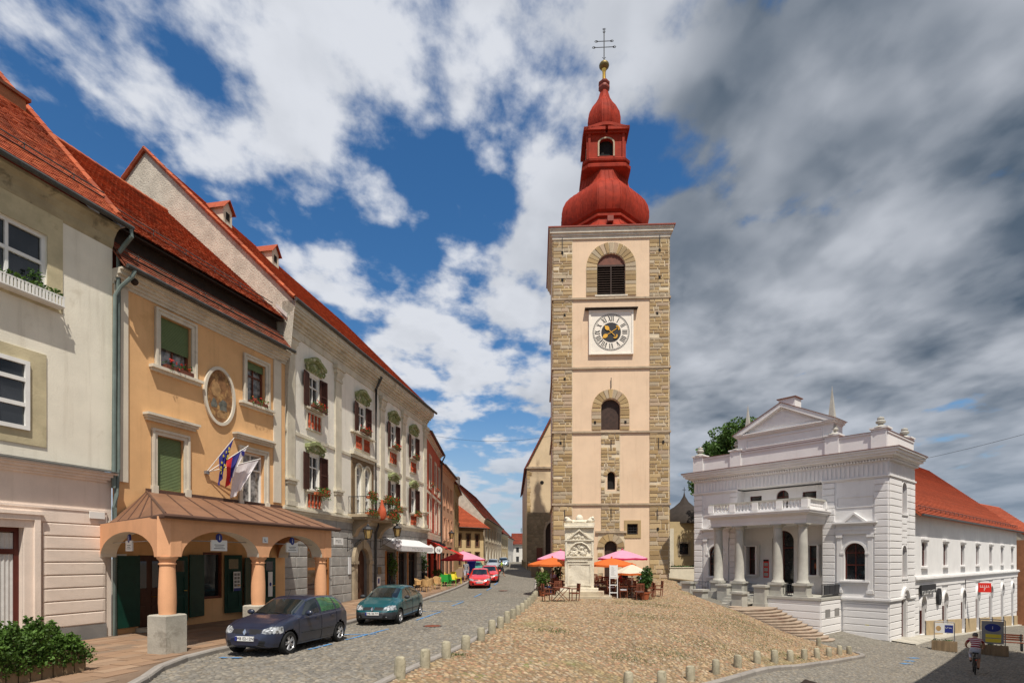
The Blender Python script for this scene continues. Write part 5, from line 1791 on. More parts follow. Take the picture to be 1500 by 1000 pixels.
mb.build('aerial', 'iron', wh)
# red cafe awning with dark spots, on the red house
ra = MB()
ra.add([(.6, -.05, 4.0), (6.6, -.05, 4.0), (6.6, -2.6, 2.85), (.6, -2.6, 2.85), (.6, -2.6, 2.55), (6.6, -2.6, 2.55), (.6, -.05, 3.9), (6.6, -.05, 3.9)], [(0, 1, 2, 3), (3, 2, 5, 4)])
rw = ra.build('awning', 'awning_red', red)
sp = MB()
for k in range(9):
    s_, f = .9 + random.uniform(0, 5.2), random.uniform(.08, .6)
    sp.prismz([(s_ + .28 * math.cos(q * .7), -.05 - 2.55 * f + .26 * math.sin(q * .7)) for q in range(9)], 4.0 - 1.15 * f - .05, 4.0 - 1.15 * f + .12)
sp.build('awning_spots', 'black_paint', rw)
for s_, tx in ((-.15, 'BO'), (-.1, 'bg')):
    t_ = .38 if tx == 'BO' else 1.0
    pl = MB().box(-.27, .27, -.03, .03, 2.95, 3.4) if tx == 'BO' else MB().prism(arc(0, 3.2, .29, .29, 0, 2 * PI, 18)[:-1], -.03, .03)
    if tx == 'BO': pl.prism([(-.27, 3.4), (.27, 3.4), (0, 3.64)], -.03, .03)
    o = pl.build('round_sign' if tx == 'bg' else 'pointed_sign', 'sign_white', red)
    o.location = (s_, -t_, 0); o.rotation_euler = (0, 0, R(-90 + 12))
    text_mesh(o, tx, .32, 'ink', (0, -.034, 3.2), FRONT)
lantern(frame(-6.78, 43.9, math.atan2(10.3, -.22)), 9.6, 0, 4.3, 1.2, 'iron wall lantern on the red house above the red awning')

# building off to the right whose roof shades the lower road
sd = empty('corner_building', (28.9, 27.6, 0), R(-135), 'tall plastered building along the lower road throwing its shadow on the paving', 'building')
opn = [(1.5 + k * 3, 2.7 + k * 3, z, z + 1.7) for k in range(6) for z in (.2, 3.6)]
mb = wall(MB(), 0, 18.6, -4, 7.4, opn, 0, .2)
mb.add([(0, 0, -4), (0, 9, -4), (0, 9, 7.4), (0, 0, 7.4), (18.6, 0, -4), (18.6, 9, -4), (18.6, 9, 7.4), (18.6, 0, 7.4)], [(0, 3, 2, 1), (4, 5, 6, 7), (1, 2, 6, 5)])
mb.build('wall', 'plaster_yellow', sd)
for a, b, lo, hi in opn: window(sd, a, b, lo, hi, -.1)
roof_slab(sd, [(-.3, -.5, 7.4), (18.9, -.5, 7.4), (18.9, 4.5, 11.5), (-.3, 4.5, 11.5)], 'roof_clay')
roof_slab(sd, [(18.9, 9.4, 7.4), (-.3, 9.4, 7.4), (-.3, 4.5, 11.5), (18.9, 4.5, 11.5)], 'roof_clay')
# brick-red house at the foot of the lower road
bh = town_house('brick_corner_house', 'rust coloured house with tiled roof past the end of the theatre wing', 57.2, 61.5, 64, 66.5, -4.8, 4.6, [(1.2, 1, 1.5, 3.2), (4, 1, 1.5, 3.2), (1.2, 1, -2.5, -.6), (4, 1, -2.5, -.6)], 'brick_wall', 9, 42, 'roof_clay', trim='wood_warm')

# ------------------------------------------------------------------ the city tower
TX, TY, TW = 8.36, 47.0, 9.7
TRZ = R(-2.6)
tw = empty('city_tower', (TX - TW / 2 * math.cos(TRZ), TY - TW / 2 * math.sin(TRZ), 0), TRZ, 'tall square town tower with stone corners, clock face and red onion roof', 'tower')
Z0, Z1 = .0, 30.0
opt = [(3.68, 6.05, 24.75, 28.25, 1.15), (4.02, 5.62, 13.35, 16.0, .75), (4.55, 5.2, 8.35, 9.85, .32), (6.2, 7.1, 4.55, 5.45), (4.3, 5.36, .2, 4.0, .53)]
mb = wall(MB(), 0, TW, Z0, Z1, opt, 0, .45)
mb.add([(0, 0, Z0), (0, TW, Z0), (0, TW, Z1), (0, 0, Z1), (TW, 0, Z0), (TW, TW, Z0), (TW, TW, Z1), (TW, 0, Z1)], [(0, 3, 2, 1), (4, 5, 6, 7), (1, 2, 6, 5)])
mb.build('wall', 'tower_plaster', tw)
# mortar beds under the stonework
CS = 1.62
mid = (4.02, 5.62)
bed = MB()
def bedrect(a, b, lo, hi, holes=()):
    xs = sorted({a, b, *[h[0] for h in holes if a < h[0] < b], *[h[1] for h in holes if a < h[1] < b]}); zs = sorted({lo, hi, *[h[2] for h in holes if lo < h[2] < hi], *[h[3] for h in holes if lo < h[3] < hi]})
    for i in range(len(xs) - 1):
        for j in range(len(zs) - 1):
            mx, mz = (xs[i] + xs[i + 1]) / 2, (zs[j] + zs[j + 1]) / 2
            if any(h[0] < mx < h[1] and h[2] < mz < h[3] for h in holes): continue
            bed.quad((xs[i], -.02, zs[j]), (xs[i + 1], -.02, zs[j]), (xs[i + 1], -.02, zs[j + 1]), (xs[i], -.02, zs[j + 1]))
bedrect(0, CS, 1.3, 29.6); bedrect(TW - CS, TW, 1.3, 29.6)
bedrect(mid[0], mid[1], 4.8, 13.2, [(4.4, 5.35, 8.2, 10.0)])
bedrect(3.75, 6.0, .6, 4.75, [(4.2, 5.46, .2, 4.1)])
bedrect(0, TW, .2, 1.3, [(4.2, 5.46, .2, 4.1)])
for x in (-.02, TW + .02):
    bed.quad((x, -.02, 1.3), (x, CS, 1.3), (x, CS, 29.6), (x, -.02, 29.6))
bed.build('mortar', 'tower_mortar', tw)
stones = []     # (z, s0, s1, z0, z1, t1)


def courses(a, b, lo, hi, hmin, hmax, lmin, lmax, holes=(), skip=0.0):
    z = lo
    while z < hi - .06:
        h = random.uniform(hmin, hmax)
        z1 = min(z + h, hi)
        x = a
        while x < b - .03:
            L = random.uniform(lmin, lmax)
            x1 = min(x + L, b)
            if b - x1 < .18: x1 = b
            mx, mz = (x + x1) / 2, (z + z1) / 2
            bad = any(x1 > h_[0] and x < h_[1] and z1 > h_[2] and z < h_[3] for h_ in holes) or random.random() < skip
            if not bad and x1 - x > .07:
                gpx = random.uniform(.03, .07); gz = random.uniform(.03, .075)
                stones.append((z, x, x1 - gpx, z, z1 - gz, random.uniform(.05, .085)))
            x = x1
        z = z1


for lo, hi in ((1.3, 7.0), (7.25, 13.1), (13.35, 18.5), (18.75, 24.35), (24.6, 29.4)):
    hm = (.26, .50) if lo < 2 else (.2, .36)
    courses(0.0, CS, lo, hi, hm[0], hm[1], .35, 1.1, skip=.02)
    courses(TW - CS, TW, lo, hi, hm[0], hm[1], .35, 1.1, skip=.02)
courses(mid[0], mid[1], 4.85, 7.0, .2, .32, .3, .8, skip=.04)
courses(mid[0], mid[1], 7.25, 13.1, .18, .32, .25, .7, [(4.42, 5.33, 8.25, 10.0)], skip=.13)
courses(3.75, 6.0, .9, 3.4, .3, .55, .4, .75, [(4.22, 5.44, .2, 4.1)])
courses(0, TW, .25, 1.3, .22, .4, .3, .9, [(4.22, 5.44, .2, 4.1)], skip=.1)
stones.sort(key=lambda q: -(q[2] - q[1]) * (q[4] - q[3]))
jn = MB()
for i, (_, x0, x1, z0, z1, t1) in enumerate(stones):
    if i < 300:
        block(tw, 'stone', 'tower_stone', x0, x1, z0, z1, .0, t1)
    else:
        j = lambda q=.02: random.uniform(-q, q)
        a = [(x0, 0, z0), (x1, 0, z0), (x1, 0, z1), (x0, 0, z1)]
        b = [(x0 + .015 + j(), -t1, z0 + .015 + j(.012)), (x1 - .015 + j(), -t1, z0 + .015 + j(.012)), (x1 - .015 + j(), -t1, z1 - .015 + j(.012)), (x0 + .015 + j(), -t1, z1 - .015 + j(.012))]
        jn.add(a + b, [(0, 1, 5, 4), (1, 2, 6, 5), (2, 3, 7, 6), (3, 0, 4, 7), (4, 5, 6, 7)])
# stones round the side corners too
z = 1.3
while z < 29.3:
    h = random.uniform(.22, .38)
    L = random.uniform(.7, 1.6)
    for x, sg in ((0, -1), (TW, 1)):
        jn.box(x, x + sg * .07, -.0, L, z, z + h - .04)
    z += h
jn.build('stonework', 'tower_stone_joined', tw, kind='stuff')


def voussoirs(parent, cx, sp, r0, r1, n, mat_, t1, name='voussoir', ry=1.0):
    for k in range(n):
        a0, a1 = PI * k / n + .018, PI * (k + 1) / n - .018
        m_ = MB().prism([(cx + r0 * math.cos(a0), sp + r0 * ry * math.sin(a0)), (cx + r1 * math.cos(a0), sp + r1 * ry * math.sin(a0)), (cx + r1 * math.cos(a1), sp + r1 * ry * math.sin(a1)), (cx + r0 * math.cos(a1), sp + r0 * ry * math.sin(a1))], -t1 - random.uniform(0, .02), -.005)
        m_.build(name, mat_, parent)


def jamb(parent, a, b, lo, hi, w, h, mat_='tower_stone'):
    for q, (x0, x1) in enumerate(((a - w, a), (b, b + w))):
        z = lo
        while z < hi - .05:
            z1 = min(z + h * random.uniform(.75, 1.3), hi)
            block(parent, 'jamb_stone', mat_, x0, x1 - .01, z, z1 - .035, 0, .07)
            z = z1


ab = MB()
A = arc(4.865, 27.1, 1.19, 1.16, 0, PI, 24); B = arc(4.865, 27.1, 2.1, 2.1, 0, PI, 24)
for i in range(24): ab.prism([A[i], B[i], B[i + 1], A[i + 1]], -.021, -.002)
ab.fb(2.75, 3.68, 0, .021, 24.7, 27.1).fb(6.05, 6.98, 0, .021, 24.7, 27.1).build('arch_bed', 'tower_mortar', tw)
voussoirs(tw, 4.865, 27.1, 1.2, 2.08, 15, 'tower_stone', .07)
jamb(tw, 3.68, 6.05, 24.72, 27.08, .9, .36)
voussoirs(tw, 4.82, 15.25, .82, 1.55, 11, 'tower_stone', .07)
jamb(tw, 4.02, 5.62, 13.38, 15.2, .78, .34)
voussoirs(tw, 4.875, 9.53, .34, .66, 7, 'tower_stone', .07)
voussoirs(tw, 4.83, 3.47, .56, 1.15, 7, 'tower_stone', .1)
MB().fb(3.55, 6.15, 0, .16, 4.68, 4.85).build('door_lintel', 'tower_string', tw)
MB().fb(5.95, 7.35, 0, .05, 5.45, 5.75).fb(5.95, 7.35, 0, .05, 4.25, 4.55).fb(5.95, 6.2, 0, .05, 4.55, 5.45).fb(7.1, 7.35, 0, .05, 4.55, 5.45).build('grille_surround', 'tower_stone', tw)
gr = MB()
for k in range(4): gr.tube([(6.2 + .9 * (k + .5) / 4, .12, 4.55), (6.2 + .9 * (k + .5) / 4, .12, 5.45)], .018, 4)
for k in range(4): gr.tube([(6.2, .12, 4.55 + .9 * (k + .5) / 4), (7.1, .12, 4.55 + .9 * (k + .5) / 4)], .018, 4)
gr.build('window_grille', 'iron', tw)
MB().box(6.15, 7.15, .4, .44, 4.5, 5.5).build('pane', 'dark_inside', tw)
# belfry louvres and dark openings
lv = MB()
z = 24.8
while z < 27.35:
    lv.add([(3.75, .12, z), (5.98, .12, z), (5.98, .3, z + .16), (3.75, .3, z + .16)], [(0, 1, 2, 3)]); z += .2
lv.box(4.82, 4.9, .08, .2, 24.75, 27.3); lv.box(3.68, 6.05, .08, .2, 27.2, 27.35)
lv.build('belfry_louvres', 'door_dark', tw)
MB().box(3.68, 6.05, .1, .16, 27.35, 28.25).build('belfry_board', 'brown_frame', tw)
MB().box(3.6, 6.15, .42, .46, 24.7, 28.3).build('belfry_back', 'dark_inside', tw)
MB().fb(3.5, 6.25, 0, .12, 24.62, 24.75).build('belfry_sill', 'trim_cream', tw)
MB().box(3.9, 5.75, .3, .34, 13.3, 16.05).build('tower_door', 'door_dark', tw)
MB().box(4.5, 5.25, .3, .34, 8.3, 9.9).build('tower_pane', 'dark_inside', tw)
dd = MB().box(4.2, 5.45, .32, .36, .2, 4.05)
for k in range(5): dd.box(4.3 + k * .21, 4.49 + k * .21, .29, .33, .25, 3.3)
dd.build('tower_door', 'door_dark', tw)
for z, h in ((7.02, .2), (13.12, .2), (18.52, .2), (24.38, .2)):
    m_ = MB()
    for a, b in ((-.14, TW + .14),):
        m_.box(a, b, -.12, .0, z, z + h * .8)
        m_.box(-.14, 0, 0, TW + .1, z, z + h * .8); m_.box(TW, TW + .14, 0, TW + .1, z, z + h * .8)
    m_.build('string_course', 'tower_string', tw)
sq = MB()
for s, z in ((.75, 28.4), (8.9, 28.4), (.75, 26.1), (8.9, 26.1), (.95, 23.1), (8.7, 23.1), (.95, 17.7), (8.75, 5.0), (.6, 12.3), (9.2, 12.3), (3.5, 14.0), (6.05, 14.0)):
    sq.fb(s - .09, s + .09, .0, .092, z - .12, z + .12)
sq.build('putlog_hole', 'dark_inside', tw)
an = MB()
for s, z in ((.75, 29.2), (8.9, 29.2), (.9, 12.2), (8.8, 12.2), (.95, 6.2), (4.85, 6.3), (8.7, 6.2), (4.85, 17.3), (4.85, 12.1)):
    an.fb(s - .025, s + .025, .09, .13, z - .45, z + .45)
an.build('wall_anchor', 'iron', tw)
# top cornice
m_ = MB()
for z0, z1, p in ((29.5, 29.75, .1), (29.75, 29.95, .17), (29.95, 30.2, .29), (30.2, 30.34, .36)):
    m_.box(-p, TW + p, -p, TW + p, z0, z1)
m_.build('cornice', 'trim_cream', tw)
m_ = MB()
m_.box(-.45, TW + .45, -.45, TW + .45, 30.34, 30.44)
m_.build('eaves', 'roof_red_dark', tw)
# onion roof, squared octagon in plan
c = (TW / 2, TW / 2, 0)
N8 = 8; RO = PI / 8
def octa(prof, mat_, name, n=48, k=1.27, sm=True):
    return MB().lathe(prof, c, n, k, 0).build(name, mat_, tw, smooth=sm)
octa([(5.22, 30.4), (5.0, 30.6), (4.35, 31.0), (3.85, 31.45), (3.55, 31.95), (3.5, 32.15)], 'roof_red_metal', 'roof_skirt')
octa([(3.52, 32.1), (3.7, 32.2), (3.7, 32.4), (3.5, 32.5), (3.62, 32.62), (3.78, 32.72)], 'roof_red_metal', 'roof_moulding')
octa([(3.7, 32.68), (3.86, 33.1), (3.95, 33.6), (3.95, 34.1), (3.84, 34.65), (3.58, 35.2), (3.2, 35.62), (2.7, 35.95), (2.38, 36.3), (2.22, 36.75), (2.12, 37.2), (2.05, 37.7)], 'roof_red_metal', 'lower_onion')
octa([(2.0, 37.66), (2.2, 37.8), (2.22, 38.05), (2.05, 38.2), (1.95, 38.3), (2.12, 38.42), (2.15, 38.6), (2.0, 38.75), (1.85, 38.85)], 'roof_red_metal', 'lantern_base', k=1.75)
lw = 1.62
for q in range(4):
    a = PI / 2 * q
    Rm = Matrix.Translation(Vector(c)) @ Matrix.Rotation(a, 4, 'Z')
    m_ = wall(MB(), -lw, lw, 38.8, 41.6, [(-.62, .62, 39.15, 41.0, .5)], lw, .35)
    for s in (-1, 1): m_.box(s * lw - .2 * (s > 0) - .0, s * lw + .2 * (s < 0), -lw - .14, -lw, 38.8, 41.6)
    m_.v = [tuple(Rm @ Vector(p)) for p in m_.v]
    m_.build('lantern_wall', 'roof_red_metal', tw)
    m_ = MB()
    A = arc(0, 41.0 - .5, .62, .5, PI, 0, 10); B = arc(0, 41.0 - .5, .76, .62, PI, 0, 10)
    for i in range(10): m_.prism([A[i], A[i + 1], B[i + 1], B[i]], -lw - .06, -lw)
    m_.box(-.76, -.62, -lw - .06, -lw, 39.1, 40.5).box(.62, .76, -lw - .06, -lw, 39.1, 40.5)
    m_.v = [tuple(Rm @ Vector(p)) for p in m_.v]
    m_.build('lantern_arch', 'tower_string', tw)
    # bowed cornice over each opening
    m_ = MB()
    pr_ = []
    for i in range(13):
        x = -1 + i / 6
        pr_.append((x * (lw + .42), 41.55 + .42 * max(0, math.cos(x * PI * .55)) ** 1.5))
    for i in range(12):
        m_.prism([(pr_[i][0], pr_[i][1]), (pr_[i + 1][0], pr_[i + 1][1]), (pr_[i + 1][0], pr_[i + 1][1] + .28), (pr_[i][0], pr_[i][1] + .28)], -lw - .42, -lw + 1.5)
        m_.prism([(pr_[i][0] * .9, pr_[i][1] - .18), (pr_[i + 1][0] * .9, pr_[i + 1][1] - .18), (pr_[i + 1][0] * .9, pr_[i + 1][1]), (pr_[i][0] * .9, pr_[i][1])], -lw - .22, -lw + 1.5)
    m_.v = [tuple(Rm @ Vector(p)) for p in m_.v]
    m_.build('lantern_cornice', 'roof_red_metal', tw)
MB().box(c[0] - 1.2, c[0] + 1.2, c[1] - 1.2, c[1] + 1.2, 38.8, 41.5).build('lantern_core', 'dark_inside', tw)
octa([(1.75, 41.8), (1.7, 42.1), (1.45, 42.45), (1.3, 42.75), (1.36, 42.95), (1.46, 43.4), (1.48, 43.9), (1.38, 44.5), (1.1, 45.1), (.8, 45.5), (.56, 45.95), (.42, 46.5), (.34, 46.9)], 'roof_red_metal', 'upper_onion')
octa([(.36, 46.85), (.5, 47.05), (.5, 47.3), (.4, 47.45), (.5, 47.6), (.5, 47.85), (.28, 48.0), (.2, 48.1)], 'roof_red_dark', 'spire_collar')
MB().lathe([(.17, 48.05), (.15, 49.2), (.22, 49.6)], c, 14).build('spire_stem', 'gold', tw, smooth=True)
MB().ball((c[0], c[1], 50.1), .47, 16, 10, 1, 1, 1.05).build('spire_ball', 'gold_dull', tw, smooth=True)
MB().lathe([(.2, 50.4), (.2, 50.55), (.08, 50.7)], c, 10).build('ball_cap', 'iron', tw)
cr = MB()
def P3_(x, z): return (c[0] + x, c[1], z)
cr.tube([P3_(0, 50.5), P3_(0, 54.6)], .045, 6)
for z, hw in ((52.55, .95), (53.35, .72)):
    cr.tube([P3_(-hw, z), P3_(hw, z)], .035, 6)
    for s in (-1, 1):
        cr.tube([P3_(s * (hw + .14 * math.cos(q)), z + .12 * math.sin(q)) for q in (0, .9, 1.8, 2.7, 3.6, 4.5, 5.4, 6.28)], .03, 5)
cr.tube([P3_(.1 * math.cos(q), 54.6 + .14 * math.sin(q)) for q in (0, .9, 1.8, 2.7, 3.6, 4.5, 5.4, 6.28)], .03, 5)
for q in range(8): cr.tube([P3_(0, 54.95), P3_(.17 * math.cos(q * PI / 4), 54.95 + .17 * math.sin(q * PI / 4))], .02, 4)
cr.tube([P3_(-.16, 51.2), P3_(0, 51.0), P3_(.16, 51.2)], .025, 5)
cr.build('double_cross', 'iron', tw)
def octr(r, a, k=1.27):
    ca, sa = abs(math.cos(a)), abs(math.sin(a))
    return r / max(max(ca, sa), (ca + sa) / k)
PD = [(3.7, 32.68), (3.86, 33.1), (3.95, 33.6), (3.95, 34.1), (3.84, 34.65), (3.58, 35.2), (3.2, 35.62), (2.7, 35.95), (2.38, 36.3), (2.22, 36.75), (2.12, 37.2), (2.05, 37.7)]
PU = [(1.36, 42.95), (1.46, 43.4), (1.48, 43.9), (1.38, 44.5), (1.1, 45.1), (.8, 45.5), (.56, 45.95)]
PS = [(5.15, 30.48), (5.0, 30.62), (4.35, 31.02), (3.85, 31.47), (3.55, 31.97)]
for prof_, ns, nm in ((PD, 40, 'dome_seams'), (PU, 24, 'onion_seams'), (PS, 40, 'skirt_seams')):
    sm_ = MB()
    for q in range(ns):
        a = 2 * PI * (q + .5) / ns
        sm_.tube([(c[0] + (octr(r_, a) + .012) * math.cos(a), c[1] + (octr(r_, a) + .012) * math.sin(a), z_) for r_, z_ in prof_], .022, 4)
    sm_.build(nm, 'roof_red_metal', tw, kind='stuff')
sw = MB().box(c[0] - .28, c[0] + .22, -.1 + c[1] - 4.75, c[1] - 4.0, 31.05, 31.5)
sw.build('roof_hatch', 'roof_red_dark', tw)

ZI = [36.0, 37.7, 39.15, 41.0, 43.65, 45.95, 47.3, 50.1, 55.1]
ZO = [36.0, 37.4, 38.84, 40.4, 43.0, 45.2, 46.4, 48.4, 51.9]
for o in tw.children:
    if o.type == 'MESH' and o.data.users == 1 and max((v.co.z for v in o.data.vertices), default=0) > 36:
        for v in o.data.vertices: v.co.z = float(np.interp(v.co.z, [0] + ZI, [0] + ZO))

# clock
CZ, CXs, HW = 21.55, 4.84, 1.86
ck = empty('tower_clock'); ck.parent = tw; ck.location = (CXs, 0, CZ)
MB().fb(-HW, HW, 0, .16, -HW, HW).build('clock_board', 'clock_white', ck)
fb_ = MB()
for a in ((-HW, -HW + .16), (HW - .16, HW)): fb_.fb(a[0], a[1], .16, .22, -HW, HW)
for a in ((-HW, -HW + .1), (HW - .1, HW)): fb_.fb(-HW + .16, HW - .16, .16, .22, a[0], a[1])
fb_.build('clock_frame', 'clock_white', ck)
MB().fb(-HW - .35, HW + .35, 0, .45, HW + .06, HW + .14).build('clock_hood', 'dark_timber', ck)
RC = 1.54
rg = MB()
A = arc(0, 0, RC, RC, 0, 2 * PI, 60); B = arc(0, 0, RC - .03, RC - .03, 0, 2 * PI, 60)
for i in range(60): rg.prism([A[i], A[i + 1], B[i + 1], B[i]], -.175, -.161)
A = arc(0, 0, RC - .1, RC - .1, 0, 2 * PI, 60); B = arc(0, 0, RC - .115, RC - .115, 0, 2 * PI, 60)
for i in range(60): rg.prism([A[i], A[i + 1], B[i + 1], B[i]], -.174, -.161)
for k in range(60):
    a = 2 * PI * k / 60
    p, q = (RC - .1, RC - .03)
    w_ = .012
    ca, sa = math.cos(a), math.sin(a)
    rg.prism([(p * ca - w_ * sa, p * sa + w_ * ca), (q * ca - w_ * sa, q * sa + w_ * ca), (q * ca + w_ * sa, q * sa - w_ * ca), (p * ca + w_ * sa, p * sa - w_ * ca)], -.173, -.161)
rg.build('minute_ring', 'ink', ck)
MB().prism(arc(0, 0, .82, .82, 0, 2 * PI, 40)[:-1], -.18, -.161).build('clock_centre', 'clock_black', ck)
ROM = ['XII', 'I', 'II', 'III', 'IV', 'V', 'VI', 'VII', 'VIII', 'IX', 'X', 'XI']
def numeral(txt, hour):
    """upright strokes drawn on the ring, feet to the centre"""
    m_ = MB()
    a = PI / 2 - 2 * PI * hour / 12
    er = Vector((math.cos(a), math.sin(a))); et = Vector((math.sin(a), -math.cos(a)))
    txt = 'IIII' if txt == 'IV' else txt
    wd = {'I': .13, 'V': .24, 'X': .24}
    tot = sum(wd[ch] for ch in txt); x = -tot / 2
    r0, r1 = .93, 1.36
    def bar(xa, ra, xb, rb, w_):
        p, q = et * xa + er * ra, et * xb + er * rb
        d = (q - p).normalized(); n_ = Vector((d.y, -d.x)) * w_ / 2
        m_.prism([tuple(p - n_), tuple(p + n_), tuple(q + n_), tuple(q - n_)], -.172, -.161)
    for ch in txt:
        cx = x + wd[ch] / 2
        if ch == 'I': bar(cx, r0, cx, r1, .065)
        elif ch == 'V': bar(cx, r0, cx - .085, r1, .07); bar(cx + .02, r0, cx + .085, r1, .028)
        else: bar(cx - .085, r1, cx + .085, r0, .07); bar(cx - .085, r0, cx + .085, r1, .028)
        x += wd[ch]
    m_.build('numeral', 'ink', ck)
for h_, t_ in enumerate(ROM): numeral(t_, h_)
def hand(ang, tip, tail, k):
    d = Vector((math.cos(ang), math.sin(ang))); n_ = Vector((d.y, -d.x))
    m_ = MB()
    p, q = -d * tail, d * tip
    y = -.2 - .02 * k
    m_.prism([tuple(p - n_ * .025), tuple(p + n_ * .025), tuple(q + n_ * .025), tuple(q - n_ * .025)], y - .015, y)
    cq = d * (tip - .02); m_.prism([tuple(cq + d * (.19 * math.cos(a) * 1.1) + n_ * (.17 * math.sin(a))) for a in [2 * PI * i / 12 for i in range(12)]], y - .016, y)
    m_.prism([tuple(cq + d * .12 + n_ * .09), tuple(cq + d * .34), tuple(cq + d * .12 - n_ * .09)], y - .0155, y)
    cp = -d * (tail - .03)
    for i in range(7):
        a0, a1 = -1.5 + i * 3 / 7, -1.5 + (i + 1) * 3 / 7
        f = lambda a, r_: tuple(cp - d * (r_ * math.cos(a)) + n_ * (r_ * math.sin(a)))
        m_.prism([f(a0, .12), f(a1, .12), f(a1, .22), f(a0, .22)], y - .016, y)
    return m_.build('clock_hand', 'gilt_hand', ck)
hand(math.atan2(-.62, -.95), .6, .62, 0)
hand(math.atan2(.62, -.62), .5, .48, 1)

# ------------------------------------------------------------------ church behind the tower
ch = empty('parish_church', (1.91, 70.8, 0), 0, 'plastered church with steep tiled roof standing behind the tower', 'church')
EV, ST_ = 14.2, 8.4
mb = wall(MB(), 0, 15, 0, EV, [(2.35, 4.1, .6, 7.2, 1.4)], 0, .6)
mb.add([(0, 0, EV), (15, 0, EV), (7.2, 0, EV + 14.2)], [(0, 1, 2)])
mb.add([(0, 0, 0), (0, 32, 0), (0, 32, EV), (0, 0, EV), (15, 0, 0), (15, 30, 0), (15, 30, EV), (15, 0, EV)], [(0, 3, 2, 1), (4, 5, 6, 7)])
mb.build('wall', 'church_plaster', ch)
roof_slab(ch, [(-.35, 32, EV - .3), (-.35, -.3, EV - .3), (7.2, -.3, EV + 14.4), (7.2, 32, EV + 14.4)], 'roof_clay_dark')
roof_slab(ch, [(15.3, -.3, EV - .3), (15.3, 32, EV - .3), (7.2, 32, EV + 14.4), (7.2, -.3, EV + 14.4)], 'roof_clay_dark')
MB().fb(-.2, 5, 0, .2, EV - .25, EV).build('gable_string', 'tower_string', ch)
MB().fb(-.04, 2.35, -.01, .05, 0, ST_).fb(2.35, 4.1, -.01, .05, 7.2, ST_).build('rubble_bed', 'church_wall', ch)
z = .3
while z < ST_ - .1:
    h = random.uniform(.4, .7); x = 0.0
    while x < 2.3:
        L = random.uniform(.45, 1.1); x1 = min(x + L, 2.33)
        block(ch, 'church_stone', 'church_stone', x, x1 - .03, z, min(z + h - .03, ST_ - .05), 0, random.uniform(.06, .1)); x = x1
    z += h
z = ST_ + .05
while z < EV - .4:
    h = random.uniform(.35, .5)
    block(ch, 'quoin', 'tower_stone', 0, random.uniform(.3, .6), z, z + h - .03, -.01, .05); z += h
MB().prism(arc(1.9, 12.2, .24, .24, 0, 2 * PI, 12)[:-1], -.03, .02).build('round_opening', 'dark_inside', ch)
m_ = MB()
A = arc(3.225, 5.8, .875, 1.4, PI, 0, 14); B = arc(3.225, 5.8, 1.12, 1.7, PI, 0, 14)
for i in range(14): m_.prism([A[i], A[i + 1], B[i + 1], B[i]], -.14, .05)
m_.fb(2.1, 2.35, 0, .14, .5, 5.8)
m_.build('portal_moulding', 'tower_string', ch)
MB().box(2.3, 4.15, .5, .56, .3, 7.3).build('portal_door', 'door_dark', ch)
MB().fb(1.2, 1.95, .11, .2, 2.2, 3.9).build('notice_case', 'brown_frame', ch)
# parapet wall beside the church and wooden rail by the road
pw = MB().box(1.9, 4.6, 55.2, 55.6, .2, 2.05).build('parapet_wall', 'church_wall')
tag(pw, 'low rough stone wall in front of the church corner', 'wall')
rail = empty('timber_railing', (1.8, 50, .5), 0, 'pale timber post and rail fence along the inside of the road bend', 'railing')
rp = [(2.55, 46.5), (2.72, 52), (2.6, 58), (2.3, 66), (1.9, 76), (1.6, 88)]
RP = resample(rp, 15)
for i, (x, y) in enumerate(RP):
    z = g(x, y)
    MB().box(x - 1.8 - .08, x - 1.8 + .08, y - 50 - .08, y - 50 + .08, z - .6, z + .55).build('post', 'wood_rail', rail)
for a, b in zip(RP, RP[1:]):
    za, zb = g(*a), g(*b)
    MB().tube([(a[0] - 1.8, a[1] - 50, za + .42), (b[0] - 1.8, b[1] - 50, zb + .42)], .11, 6).build('rail', 'wood_rail', rail)

# ------------------------------------------------------------------ chapel-like house and garden wall right of the tower
cp = empty('ogee_roofed_house', (20.9, 75, 0), 0, 'small ochre house with dark curved roof and cross between tower and theatre', 'house')
mb = wall(MB(), 0, 7, 0, 7.5, [(1.7, 2.9, 3.1, 4.6)], 0, .25)
mb.add([(0, 0, 0), (0, 7, 0), (0, 7, 7.5), (0, 0, 7.5), (7, 0, 0), (7, 7, 0), (7, 7, 7.5), (7, 0, 7.5)], [(0, 3, 2, 1), (4, 5, 6, 7)])
mb.build('wall', 'plaster_chapel', cp)
window(cp, 1.7, 2.9, 3.1, 4.6, -.15, 'door_dark', 'glass', 2, (.5,))
surround(MB(), 1.7, 2.9, 3.1, 4.6, .22, -.01, .06, True).build('window_surround', 'portal_stone', cp)
MB().fb(.1, .9, -.01, .05, .5, 6.6).build('pilaster', 'trim_offwhite', cp)
MB().lathe([(4.0, 7.3), (3.95, 7.6), (3.5, 8.3), (2.6, 9.1), (1.4, 9.8), (.6, 10.5), (.15, 11.3), (.05, 11.8)], (3.4, 3.5, 0), 32, 1.3).build('roof', 'roof_slate', cp, smooth=True)
MB().box(3.37, 3.43, 3.47, 3.53, 11.7, 12.6).box(3.15, 3.65, 3.47, 3.53, 12.2, 12.27).build('roof_cross', 'iron', cp)
gw = MB().box(16.9, 23, 60, 60.4, -.2, 1.55).box(16.85, 23, 59.93, 60.47, 1.55, 1.62)
tag(gw.build('garden_wall', 'trim_offwhite'), 'low cream garden wall between the tower and the theatre', 'wall')
gs = MB()
for k in range(1500):
    x, y = random.uniform(16.8, 26), random.uniform(60.6, 73)
    gs.leaves((x, y, 1.45), (.2, .2, .16), 1, .3, .3)
tag(gs.build('garden_grass', 'grass'), 'green lawn and low plants behind the garden wall', 'grass', kind='stuff')
